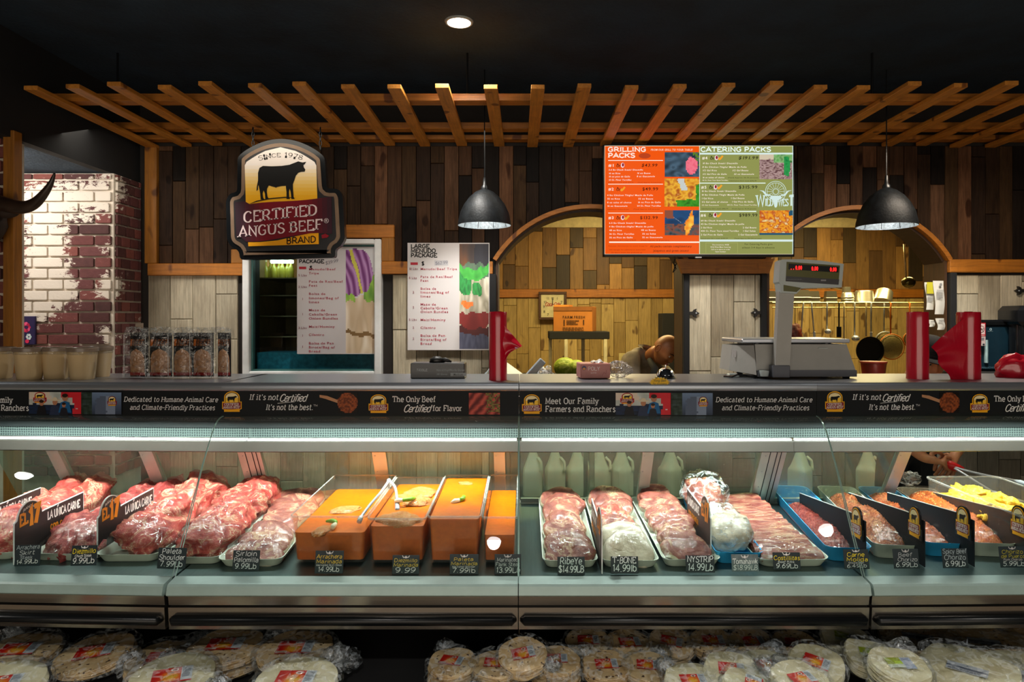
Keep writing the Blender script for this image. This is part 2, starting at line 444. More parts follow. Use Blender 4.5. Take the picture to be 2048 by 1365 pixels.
def plank_run(parent, x0, x1, z0, z1, y, wdt, lens, tones, mat, skip=None, low=None, th=.018, seed=1, gap=.0025):
    """vertical planks, each one its own board; tones: list of srgb hex"""
    rnd = random.Random(seed); x = x0; cols = 0
    while x < x1 - .01:
        wd = min(wdt * rnd.uniform(.93, 1.07), x1 - x); z = z0 - rnd.uniform(0, lens[1])
        while z < z1:
            ln = rnd.uniform(*lens); a, b = max(z, z0), min(z + ln, z1); z += ln
            if b - a < .02: continue
            xa, xb = x + gap / 2, x + wd - gap / 2
            polys = [[(xa, a + gap / 2), (xb, a + gap / 2), (xb, b - gap / 2), (xa, b - gap / 2)]]
            if low:
                la, lb = low(xa), low(xb)
                lo = max(v for v in (la, lb, -9) if v is not None) if (la is not None or lb is not None) else None
                if lo is not None:
                    la = la if la is not None else ZS; lb = lb if lb is not None else ZS
                    if b <= min(la, lb) + .01: continue
                    q = [(xa, max(a, la)), (xb, max(a, lb)), (xb, max(b, lb)), (xa, max(b, la))]
                    polys = [q]
            if skip and any(s[0] < (xa + xb) / 2 < s[1] and s[2] < (a + b) / 2 < s[3] for s in skip): 
                sk = [s for s in skip if s[0] < (xa + xb) / 2 < s[1] and s[2] < (a + b) / 2 < s[3]][0]
                polys = []
                if a < sk[2] - .02: polys.append([(xa, a), (xb, a), (xb, sk[2]), (xa, sk[2])])
                if b > sk[3] + .02: polys.append([(xa, sk[3]), (xb, sk[3]), (xb, b), (xa, b)])
            elif skip:
                for s in skip:
                    if s[0] < (xa + xb) / 2 < s[1]:
                        q = polys[0]
                        if q[0][1] < s[3] < q[2][1] and (q[0][1] + q[2][1]) / 2 >= s[3]: polys = [[(xa, s[3]), (xb, s[3]), q[2], q[3]]]
                        elif q[0][1] < s[2] < q[2][1]: polys = [[q[0], q[1], (xb, s[2]), (xa, s[2])]]
            for q in polys:
                yy = y - rnd.uniform(0, .006)
                cx, cz = sum(p[0] for p in q) / 4, sum(p[1] for p in q) / 4
                q2 = [(p[0] - cx, p[1] - cz) for p in q]
                qi = [(p[0] * .96, p[1] - math.copysign(min(.0035, abs(p[1]) * .2), p[1])) for p in q2]
                g = G(); n = 4
                g.add([(p[0], 0, p[1]) for p in qi] + [(p[0], .004, p[1]) for p in q2] + [(p[0], th, p[1]) for p in q2],
                      [(0, 1, 2, 3)] + [(i, i + 4, (i + 1) % 4 + 4, (i + 1) % 4) for i in range(4)] + [(i + 4, i + 8, (i + 1) % 4 + 8, (i + 1) % 4 + 4) for i in range(4)])
                t = srgb(rnd.choice(tones)); f = rnd.uniform(.85, 1.15)
                obj('plank', g, mat, parent, loc=(cx, yy, cz), color=[min(1, c * f) for c in t])
        x += wd; cols += 1

dark_tones = ['33241a', '1b1410', '46321f', '5e4330', '130e0c', '382719', '6c4a33', '1e1612', '4d3524']
grey_tones = ['b9af98', 'c6bca4', 'aa9f88', 'cfc4ab', '9d917a', 'bdb298']
zt0, zt1 = py2z(550), py2z(528)               # trim band
skipwin = (px2x(490), px2x(765), py2z(754), py2z(480))
plank_run(wall, px2x(318), XR, zt1, H + 1.16, YW, .09, (.35, .95), dark_tones, MT['dark_plank'], [(px2x(490), px2x(766), -9, py2z(478)), (px2x(1352), px2x(1545), 0, py2z(515))], arch_z, seed=5)
plank_run(wall, XL + .02, px2x(978), H - 1.25, zt0, YW, .149, (.30, .95), grey_tones, MT['grey_plank'], [skipwin], seed=11)
plank_run(wall, px2x(1377), px2x(1520), H - .5, zt0, YW, .15, (.45, .95), grey_tones, MT['grey_plank'], seed=12)
plank_run(wall, px2x(1909), XR, H - .5, zt0, YW, .15, (.35, .8), grey_tones, MT['grey_plank'], seed=15)
plank_run(wall, px2x(978), XR, H - 1.25, H - .5, YW, .15, (.3, .75), ['7d766c', '8b8378', '6e665c'], MT['grey_plank'], seed=14)

# pine trim boards on the menu wall
def board(px0, px1, py0, py1, th=.035, mat='pine_x', cut=None, Y=YW, par=wall, name='trim_board'):
    x0, x1, z0, z1 = px2x(px0, Y), px2x(px1, Y), py2z(py1, Y), py2z(py0, Y)
    g = G()
    if cut:
        g.prism([(x0 + cut, z0), (x1 - cut, z0), (x1, z1), (x0, z1)], Y - th, Y + .01)
        o = obj(name, g, MT[mat], par)
    else:
        cx, cz = (x0 + x1) / 2, (z0 + z1) / 2
        g.cbox(x0 - cx, x1 - cx, -th, .01, z0 - cz, z1 - cz, .004); o = obj(name, g, MT[mat], par, loc=(cx, Y, cz))
    return o
board(300, 489, 528, 552); board(765, 986, 524, 549); board(1894, 2200, 520, 546); board(1352, 1545, 519, 548, cut=.035)
board(294, 318, 296, 528, mat='pine_z'); board(466, 489, 500, 528, mat='pine_z'); board(686, 790, 451, 477)
board(765, 790, 477, 524, mat='pine_z')
board(978, 993, 549, 800, mat='black_matte'); board(1365, 1377, 548, 800, mat='black_matte')
board(1520, 1531, 548, 800, mat='black_matte'); board(1895, 1908, 546, 800, mat='black_matte')
# arched trims and reveals
soffit = wood('dark_soffit_wood', '3a2412', (20, 2, 20), .4, .6, False, False)
for cx, hw, rise, rad in ARCH:
    g = G(); n = 28; cz = ZS + rise - rad; a0 = math.asin(hw / rad)
    def ring(r0, r1, y0, y1):
        for i in range(n):
            t0, t1 = -a0 + 2 * a0 * i / n, -a0 + 2 * a0 * (i + 1) / n
            q = [(cx + r * math.sin(t), cz + r * math.cos(t)) for r, t in ((r0, t0), (r0, t1), (r1, t1), (r1, t0))]
            g.prism(q, y0, y1)
    ring(rad - .004, rad + .024, YW - .03, YW + .02)
    obj('arch_trim', g, MT['pine_x'], wall)
    g = G(); ring(rad - .02, rad + .0, YW + .02, YW + .24); obj('arch_soffit', g, soffit, wall)
    g = G()
    for sx in (-1, 1):
        xx = cx + sx * (hw - .008); g.box(xx - .008, xx + .008, YW + .0, YW + .24, H - .52, ZS)
    obj('jamb_lining', g, wood('jamb_wood', '4a2e14', (20, 20, 1.4), .4, .6), wall)
    obj('sill', G().cbox(cx - hw, cx + hw, YW - .03, YW + .36, H - .54, H - .50, .004), MT['steel_dark'], wall)

# window with white frame in the menu wall
wn = thing('window_1', 'white framed window', 'window'); del wn['category']; del wn['label']; wn['kind'] = 'structure'
x0, x1, z0, z1 = px2x(490), px2x(765), py2z(753), py2z(480)
g = G(); fw = .045
g.cbox(x0, x0 + fw, YW - .05, YW + .05, z0, z1, .006); g.cbox(x1 - fw, x1, YW - .05, YW + .05, z0, z1, .006)
g.cbox(x0 + fw, x1 - fw, YW - .05, YW + .05, z0, z0 + fw * .8, .006); g.cbox(x0 + fw, x1 - fw, YW - .05, YW + .05, z1 - fw * .75, z1, .006)
obj('window_frame', g, MT['white'], wn)
g = G(); a, b, c, d = x0 + fw, x1 - fw, z0 + fw * .8, z1 - fw * .75; q = .011
g.box(a, a + q, YW - .01, YW + .03, c, d); g.box(b - q, b, YW - .01, YW + .03, c, d); g.box(a + q, b - q, YW - .01, YW + .03, c, c + q); g.box(a + q, b - q, YW - .01, YW + .03, d - q, d)
obj('gasket', g, pbr('teal_gasket', '3f6e6a', .5), wn)
obj('pane', G().box(a + q, b - q, YW + .008, YW + .014, c + q, d - q), MT['window_glass'], wn)
# cooler behind the window
g = G(); y0, y1 = YW + .35, YW + .95
g.box(a - .1, b + .1, y1, y1 + .02, c - .4, d + .1); g.box(a - .12, a - .1, y0, y1, c - .4, d + .1); g.box(b + .1, b + .12, y0, y1, c - .4, d + .1); g.box(a - .1, b + .1, y0, y1, d + .1, d + .12)
g.box(a - .1, b + .1, y0, y1, c - .42, c - .4)
cooler = obj('glass_cooler', g, pbr('cooler_lining', '8a6d40', .7)); tag(cooler, 'dim drinks cooler with shelves seen through the white framed window', 'cooler')
for k, zz in enumerate((558, 592, 632, 672)):
    obj('shelf', G().box(a - .1, b + .1, y0 + .05, y1, py2z(zz, y0 + .2) - .008, py2z(zz, y0 + .2)), pbr('cooler_shelf', '8c7d55', .4), cooler)
obj('lamp_tube', G().tube([(px2x(535, 5.0), y0 + .12, py2z(522, 5.0)), (px2x(580, 5.0), y0 + .12, py2z(522, 5.0))], .012, 8), pbr('cooler_lamp', 'd8efe2', .5, emis=16), cooler)
lamp('cooler_lamp', 'POINT', (px2x(560, 5.0), y0 + .25, py2z(535, 5.0)), (0, 0, 0), 1.6, (1, .86, .55), shadow_soft_size=.04)
bm_ = pbr('yellow_bottle', 'b0a23a', .25); first = None
for i in range(9):
    g = G().lathe([(.022, 0), (.024, .01), (.024, .075), (.010, .1), (.010, .125)], 10)
    loc = (px2x(512 + i * 8.5, 5.1), y0 + .17 + .02 * (i % 2), py2z(558, y0 + .2))
    if first is None:
        first = tag(obj('sauce_bottle', g, bm_, loc=loc, smooth=True), 'small yellow sauce bottle in the row on the cooler shelf behind the window', 'bottle', 'sauce bottles behind the window')
        obj('cap', G().lathe([(.012, .124), (.012, .14)], 10), pbr('bottle_cap', 'd8c9a0', .5), first)
    else: dup(first, loc=loc)
obj('teal_reflection_block', G().box(a + q, b - q, YW + .06, YW + .3, c - .02, c + .12), pbr('teal_reflection', '1d6470', .3, 0, .3, 30, .3, 120), wn)  # teal block stands in for the reflection in the pane

# ---------------------------------------------------------------- brick pier and brick wall at the left
bt = ['6d3a38', '7c4440', '5e3433', '553231', '864a42', '6a3c3c']
brick_mesh = None
def bricks(parent, x0, x1, z0, z1, y, axis, bw=.193, bh=.0686, gap=.012, seed=3, th=.02):
    global brick_mesh
    rnd = random.Random(seed); row = 0; z = z0
    if brick_mesh is None:
        brick_mesh = obj('tmp', G().cbox(-.5, .5, 0, 1, -.5, .5, .0), MT['brick']).data
        bpy.data.objects.remove(bpy.data.objects['tmp'])
        gm = G().cbox(-.5, .5, 0, 1, -.5, .5, .06)
        brick_mesh.clear_geometry(); brick_mesh.from_pydata(gm.v, [], gm.f)
    while z < z1 - .02:
        h = min(bh, z1 - z); x = x0 - (bw / 2 if row % 2 else 0)
        while x < x1 - .01:
            a, b = max(x, x0), min(x + bw, x1); x += bw
            if b - a < .03: continue
            c = srgb(rnd.choice(bt)); f = rnd.uniform(.8, 1.15); c = [v * f for v in c]
            cx, sc = (a + b) / 2, (b - a - gap)
            if axis == 'y': inst('brick', brick_mesh, parent, (cx, y - th + rnd.uniform(0, .003), z + h / 2), (0, 0, 0), (sc, th, h - gap), c)
            else: inst('brick', brick_mesh, parent, (y + th - rnd.uniform(0, .003), cx, z + h / 2), (0, 0, R(90)), (sc, th, h - gap), c)
        z += bh; row += 1
pier = struct('wall_left_pier', G().box(-6, -2.555, YC + .012, YW + .35, 0, H + .915), MT['mortar'])
pier.name = 'wall_left_brick'
bricks(pier, -3.15, -2.56, H - .98, H + .915, YC + .014, 'y', seed=4)
bricks(pier, YC + .02, YW, H - .98, H + .915, -2.557, 'x', bw=.1, seed=6)
near = struct('wall_left_near', G().box(-6, -2.60, 3.512, 3.60, 0, H + .94), MT['mortar']); near.name = 'wall_left_corner'
bricks(near, -2.83, -2.60, H - .35, H + .94, 3.514, 'y', seed=8)
struct('trim_2', G().cbox(-2.60, -2.543, 3.45, 3.51, 0, H + .95, .004), MT['pine_z'])

# ---------------------------------------------------------------- pergola
perg = thing('pergola', 'stained pine pergola of slats and cross beams hung under the dark ceiling', 'pergola', (0, 4.0, H + 1.15))
zb = .0
ends = [53, 142, 232, 323, 415, 509, 601, 693, 787, 883, 981, 1076, 1169, 1265, 1361, 1456, 1550, 1644, 1732, 1826, 1920, 2016, 2110, 2204, 2298]
rnd = random.Random(2)
for e in ends:
    x = (e - VX) / F * 3.41 * 1.0
    ln = 1.17 + rnd.uniform(-.03, .01); y0_ = 3.41 - 4.0 + rnd.uniform(-.03, .03)
    g = G().cbox(-.034, .034, 0, ln, 0, .022, .002)
    obj('slat', g, MT['pine_y'], perg, loc=(x, y0_, rnd.uniform(-.004, .004)), rot=(R(rnd.uniform(-.3, .3)), 0, R(rnd.uniform(-.6, .6))))
for y_, h_ in ((3.75, .04), (4.29, .04), (4.54, .03)):
    g = G().cbox(-(2.72 if y_ < 4 else 2.52), 4.6, -.042, .042, 0, h_, .003)
    obj('cross_beam', g, MT['pine_x'], perg, loc=(0, y_ - 4.0, .028))
for x in (-2.2, -.3, 1.9, 3.6):
    obj('hanger_rod', G().tube([(x, -.25, .06), (x, -.25, .30)], .006, 6), MT['black'], perg)

# ---------------------------------------------------------------- kitchen
kb = struct('wall_back_kitchen', G().box(-1.2, 6, YB + .02, YB + .1, 0, H + 1.3), pbr('kitchen_backing', '241a10', .8)); kb.name = 'wall_back_kitchen'
plank_run(kb, -.55, 1.95, H + .37, H + 1.13, YB, .16, (.3, .9), ['8a6433', 'a0783f', '6d4d27', '54401f', '3a2c1a', 'b58747'], MT['kitchen_plank'], seed=21)
plank_run(kb, 2.3, 5.6, H + .37, H + 1.13, YB, .16, (.3, .9), ['8a6433', 'a0783f', '6d4d27', '54401f', '3a2c1a', 'b58747'], MT['kitchen_plank'], seed=22)
plank_run(kb, -.55, 5.6, H - 1.0, H + .27, YB, .15, (.5, 1.0), ['b99b5e', 'c5a869', 'ae9054', 'bfa162'], MT['kitchen_plank'], seed=23)
def p2x(px, Y): return (px - VX) / F * Y
g = G().cbox(-.55, 5.6, YB - .035, YB, H + .27, H + .37, .004); obj('trim_board', g, MT['pine_x'], kb)
struct('trim_3', G().cbox(-1, 6, YB - .05, YB + .02, H + 1.12, H + 1.26, .004), pbr('tan_paint', 'dccb94', .8))
struct('wall_left_kitchen', G().box(-.62, -.56, YW + .24, YB, 0, H + 1.25), pbr('kitchen_side', '6b5733', .8))
kp = struct('wall_right_kitchen', G().box(1.84, 1.94, 5.6, YB, 0, H + 1.25), pbr('kitchen_partition', '4d3a1f', .8))

# downlights
def downlight(x, y, label, zc=H + 1.45):
    t = thing('downlight', label, 'ceiling light', (x, y, zc))
    g = G(); g.lathe([(.062, -.004), (.062, .0)], 28); 
    obj('diffuser', G().lathe([(.0, -.006), (.056, -.006), (.056, -.001), (0, -.001)], 28), MT['led'], t)
    g = G().lathe([(.057, -.001), (.057, -.009), (.066, -.008), (.070, -.001)], 28); obj('rim', g, pbr('downlight_rim', '9aa0a0', .5), t)
    lamp('downlight_beam', 'SPOT', (x, y, zc - .02), (0, 0, 0), SPOT_POWER, (1, .95, .88), spot_size=R(125), spot_blend=.7, shadow_soft_size=.05)
downlight(px2x(918, 3.35), 3.35, 'round white recessed downlight glowing in the dark ceiling above the pergola')

downlight(-1.8, -2.7, 'round downlight in the dark ceiling behind the customer, on the pier side')
downlight(1.2, -2.7, 'round downlight in the dark ceiling behind the customer, on the scale side')
# ---------------------------------------------------------------- meat display cases
SECX = [-2.40, -1.197, -.014, 1.172, 2.36]
def frame(k):
    """world matrix of case section k; its origin is on the header face, at the middle of the section, on the floor"""
    xc = (SECX[k] + SECX[k + 1]) / 2
    if k == 0:
        piv = Matrix.Translation((SECX[1], 2.48, 0)); return piv @ Matrix.Rotation(R(-2.4), 4, 'Z') @ Matrix.Translation((-.004, .27, 0)) @ Matrix.Translation((xc - SECX[1], 0, 0))
    if k == 3:
        piv = Matrix.Translation((SECX[3], 2.48, 0)); return piv @ Matrix.Rotation(R(1.2), 4, 'Z') @ Matrix.Translation((.003, .27, 0)) @ Matrix.Translation((xc - SECX[3], 0, 0))
    return Matrix.Translation((xc, 2.75, 0))
FR = [frame(k) for k in range(4)]
DY0, DD0, DY1, DD1 = -.355, .887, .46, .850       # deck line: (local y, drop below eye) front and rear
def deckz(y): return H - (DD0 + (DD1 - DD0) * (y - DY0) / (DY1 - DY0))
def sec(px):
    return 0 if px < 380 else 1 if px < 1038 else 2 if px < 1700 else 3
def on_deck(px, py, k, lift=0.0):
    """local point of section k where the ray through (px, py) meets the deck raised by lift"""
    inv = FR[k].inverted(); o = inv @ Vector((0, 0, H)); d = inv.to_3x3() @ Vector(((px - VX) / F, 1, -(py - VY) / F))
    sl = (DD0 - DD1) / (DY1 - DY0)      # dz/dy
    # z = z0 + sl*(y-DY0) + lift
    t = (deckz(DY0) + lift + sl * (o.y - DY0) - o.z) / (d.z - sl * d.y)
    return o + d * t
def on_plane_y(px, py, k, yl):
    inv = FR[k].inverted(); o = inv @ Vector((0, 0, H)); d = inv.to_3x3() @ Vector(((px - VX) / F, 1, -(py - VY) / F))
    t = (yl - o.y) / d.y; return o + d * t

labels = ['glass fronted steel meat case at the end by the brick pier, holding whole roasts',
          'glass fronted steel meat case holding the four tubs of orange marinade',
          'glass fronted steel meat case below the menu screen, holding trays of steaks and ribs',
          'glass fronted steel meat case at the end under the red bag rolls, holding ground meats']
def poly_x(g, poly, x0, x1): return g.prism(poly, x0, x1, 'x')
def hz(D): return H - D
# profile of the front glass: gently bowed, leaning out towards the customer
GP = []
_q = [(.022, .38), (-.062, .405), (-.155, .525), (-.232, .652), (-.3085, .7785), (-.385, .905), (-.4615, 1.0315)]
for i in range(31):
    t = i / 30 * 5; a_ = min(4, int(t)); t -= a_; p0, p1, p2, p3 = _q[max(0, a_ - 1)], _q[a_], _q[a_ + 1], _q[a_ + 2]
    GP.append(tuple(.5 * ((2 * b) + (-a + c) * t + (2 * a - 5 * b + 4 * c - d) * t * t + (-a + 3 * b - 3 * c + d) * t ** 3) for a, b, c, d in zip(p0, p1, p2, p3)))
GP = [(a, H - b) for a, b in GP]
honey = M('honeycomb_grille'); v = honey.coords((1, 1, 1)); vo = honey.n('ShaderNodeTexVoronoi', feature='DISTANCE_TO_EDGE'); vo.inputs['Scale'].default_value = 95; vo.inputs['Randomness'].default_value = .15
honey.l(v, vo.inputs['Vector']); honey.l(honey.ramp(vo.outputs[0], [(.06, srgb('56625f')), (.16, srgb('1a2426'))]), honey.b.inputs['Base Color']); honey.set(Roughness=.5)
MT['honey'] = honey.mat
MT['worktop'] = steel('worktop_steel', '9ba2ac', .3, (1, 60, 60), .03, .65)
MT['rail'] = pbr('rail_enamel', '47423e', .4, .2, .05)
MT['teal_steel'] = steel('teal_grey_steel', '10171a', .6, (1, 40, 40), .03, .0)
MT['deck'] = steel('deck_steel', '5d6e6e', .3, (30, 2, 2), .04, .8)
for k in range(4):
    W = SECX[k + 1] - SECX[k]; h = W / 2 - .0015
    c = thing('meat_case', labels[k], 'display case', mat=FR[k])
    # worktop with rounded stainless nose
    pr = [(.44, hz(.25)), (.44, hz(.28)), (.03, hz(.285)), (-.004, hz(.283))]
    for i in range(7):
        a = -math.pi / 2 - math.pi / 2 * 0 + 0; t = i / 6
        pr.append((-.006 - .012 * math.sin(t * math.pi / 2 + .2) + .012 * t * 1.2, hz(.278) + (.028) * t))
    pr += [(.03, hz(.25))]
    obj('worktop', poly_x(G(), pr, -h, h), MT['worktop'], c, smooth=True)
    obj('header_panel', G().box(-h, h, 0, .02, hz(.386), hz(.284)), MT['black'], c)
    obj('canopy', G().box(-h, h, .022, .25, hz(.30), hz(.286)).box(-h, h, .16, .20, hz(.40), hz(.30)), MT['teal_steel'], c)
    # fluorescent tube tucked behind the header
    obj('light_tube', G().tube([(-h + .05, .055, hz(.335)), (h - .05, .055, hz(.335))], .011, 10), MT['case_led'], c)
    # front glass, a leaning pane with real thickness
    poly = GP + [(a - .005, b_ + .003) for a, b_ in GP[::-1]]
    obj('front_glass', poly_x(G(), [(a + .005, b_) for a, b_ in poly], -h + .001, h - .001), MT['case_glass'], c, smooth=True)
    for sx in ((-1,) if k else ()) + ((1,) if k < 3 else ()): obj('glass_edge', G().tube([(sx * h, a, b_) for a, b_ in GP], .0019, 6), pbr('polished_glass_edge', 'a8c8bd', .2, .4, 0), c)
    # deck
    obj('deck', poly_x(G(), [(DY0 - .02, deckz(DY0 - .02)), (DY1, deckz(DY1)), (DY1, deckz(DY1) - .02), (DY0 - .02, deckz(DY0) - .02)], -h, h), MT['deck'], c)
    # front ledge
    obj('ledge', poly_x(G(), [(-.372, hz(.884)), (-.372, hz(.93)), (-.428, hz(.932)), (-.438, hz(.925)), (-.430, hz(.898)), (-.424, hz(.892))], -h, h), MT['white_enamel'], c)
    # fascia: two stainless bands, black bumper, lower strip
    obj('upper_fascia', poly_x(G(), [(-.37, hz(.93)), (-.424, hz(.93)), (-.418, hz(.965)), (-.37, hz(.965))], -h, h), MT['steel_dark'], c)
    obj('fascia_groove', G().box(-h, h, -.405, -.37, hz(.972), hz(.965)), MT['black'], c)
    obj('lower_fascia', poly_x(G(), [(-.37, hz(.972)), (-.422, hz(.972)), (-.416, hz(1.048)), (-.37, hz(1.048))], -h, h), MT['steel_dark'], c)
    pts = [(-h + .012, -.418, hz(1.013)), (-h + .02, -.430, hz(1.013)), (h - .02, -.430, hz(1.013)), (h - .012, -.418, hz(1.013))]
    obj('bumper', G().tube(pts, [.010, .0165, .0165, .010], 12), MT['black'], c, smooth='all')
    # rear structure: honeycomb air grille, lit rail, leaning sliding doors
    yr0, yr1 = .25, .45; dz0, dz1 = .52, .846
    obj('rear_rail', G().cbox(-h, h, yr0 - .03, yr0 + .03, hz(.572), hz(.522), .004), MT['rail'], c)
    obj('rail_light', G().box(-h + .01, h - .01, yr0 - .026, yr0 - .006, hz(.5215), hz(.514)), MT['case_led'], c)
    obj('air_grille', G().box(-h, h, yr0 + .005, yr0 + .02, hz(.513), hz(.470)), MT['honey'], c)
    obj('rear_canopy', G().box(-h, h, yr0, yr0 + .03, hz(.47), hz(.286)), MT['teal_steel'], c)
    def ry(D): return yr0 + (yr1 - yr0) * (D - dz0) / (dz1 - dz0)
    def slab(g, xa, xb, D0, D1, off, th):
        poly_x(g, [(ry(D0) + off, hz(D0)), (ry(D1) + off, hz(D1)), (ry(D1) + off + th, hz(D1)), (ry(D0) + off + th, hz(D0))], xa, xb)
    posts = {0: ((130, .055), (312, .06)), 1: ((512, .10), (765, .06), (1000, .05)), 2: ((1290, .05), (1535, .11)), 3: ((1790, .055),)}[k]
    xs = []
    for pxp, wd in posts:
        xm = on_plane_y(pxp, 950, k, ry(.7)).x; xs.append((xm, wd))
        g = G(); slab(g, xm - wd / 2, xm + wd / 2, .565, .85, -.012, .03); p = obj('door_post', g, MT['alu'], c)
        if wd > .09:
            for q in (-.018, .012, .03):
                g = G(); slab(g, xm + q, xm + q + .0035, .575, .85, -.0135, .004); obj('track_groove', g, MT['black'], p)
        g = G()
        for D in (.6, .68, .76, .82): g.ball((xm - wd * .3, ry(D) - .013, hz(D)), .0028, 8, 5)
        obj('rivet', g, MT['steel'], p, kind='stuff')
    edges = [-h] + [x for x, _ in xs] + [h]; wds = [0] + [w_ for _, w_ in xs] + [0]
    for i in range(len(edges) - 1):
        a_, b_ = edges[i] + wds[i] / 2, edges[i + 1] - wds[i + 1] / 2
        if k == 3 and i == 1: continue           # this door is slid open for the server's arms
        g = G(); slab(g, a_ + .002, b_ - .002, .57, .84, .004, .005); obj('sliding_door_pane', g, MT['door_glass'], c)
        g = G(); slab(g, a_ + .004, b_ - .004, .826, .85, -.004, .02); obj('door_rail', g, MT['alu'], c)
    obj('rear_sill', G().cbox(-h, h, .44, .49, hz(.87), hz(.846), .003), MT['alu'], c)
    # body behind and below, end gables
    obj('rear_body', G().box(-h, h, .46, .50, .12, hz(.862)), MT['black_matte'], c)
    obj('tub_underside', poly_x(G(), [(-.37, hz(.96)), (.45, hz(.92)), (.45, hz(1.06)), (-.36, hz(1.046))], -h, h), MT['black_matte'], c)
    obj('lower_shelf', poly_x(G(), [(-.70, .355), (.45, .375), (.45, .345), (-.70, .325)], -h, h), MT['black_matte'], c)
    obj('plinth', G().box(-h, h, -.62, .46, 0, .33), MT['black_matte'], c)
    obj('shelf_lip', G().cbox(-h, h, -.715, -.70, .32, .375, .003), MT['steel_dark'], c)
    if k in (0, 3):
        xe = -h if k == 0 else h; x2 = xe + (.02 if k == 0 else -.02); a_, b_ = min(xe, x2), max(xe, x2)
        obj('end_gable', poly_x(G(), [(-.43, hz(.96)), (-.43, hz(.895)), (.46, hz(.86)), (.46, .12), (-.60, .12), (-.60, .34), (-.36, .40), (-.36, hz(1.05))], a_, b_), MT['steel_dark'], c)
        obj('end_glass', poly_x(G(), [(y_, z_) for y_, z_ in GP[::3]][::-1] + [(.25, hz(.30)), (.45, hz(.86))], xe - .003, xe + .003), MT['case_glass'], c)
    lo = lamp('case_light', 'AREA', (0, 0, 0), (0, 0, 0), CASE_POWER, (.93, 1, .95), shape='RECTANGLE', size=W - .1, size_y=.03, spread=R(135))
    lo.matrix_world = FR[k] @ Matrix.Translation((0, .075, hz(.345))) @ Matrix.Rotation(R(16), 4, 'X')

# the ceiling light whose mirror image shows on the leaning glass of the end case
def mirror_at(px, py, k, zc):
    """where the ray mirrored by the glass of section k at this picture point meets the ceiling"""
    inv = FR[k].inverted(); o = inv @ Vector((0, 0, H)); d = (inv.to_3x3() @ Vector(((px - VX) / F, 1, -(py - VY) / F)))
    for a, b in zip(GP, GP[1:]):
        e = Vector((0, a[0] - b[0], a[1] - b[1])); n = Vector((0, -e.z, e.y)).normalized(); B = Vector((0, b[0], b[1]))
        t = (B - o).dot(n) / d.dot(n); q = o + d * t
        if b[1] - 1e-4 <= q.z <= a[1] + 1e-4: break
    i_ = GP.index(a); f_ = (a[1] - q.z) / (a[1] - b[1])
    def nm(i): 
        u, v = GP[max(0, i - 1)], GP[min(len(GP) - 1, i + 1)]; e = Vector((0, u[0] - v[0], u[1] - v[1])); return Vector((0, -e.z, e.y)).normalized()
    n = (nm(i_) * (1 - f_) + nm(i_ + 1) * f_).normalized()
    r = d - n * 2 * d.dot(n); s_ = (zc - q.z) / r.z; return FR[k] @ (q + r * s_)
q_ = mirror_at(52, 950, 0, H + .92); downlight(q_.x, q_.y, 'round downlight mirrored as a spot on the glass at the end by the brick pier', H + .92)
q_ = mirror_at(988, 1083, 1, H + 1.45); downlight(q_.x, q_.y, 'round downlight mirrored as a spot on the glass before the fourth marinade tub')
q_ = mirror_at(1650, 1057, 2, H + 1.45); downlight(q_.x, q_.y, 'round downlight mirrored as a spot on the glass before the blue ground beef tray')
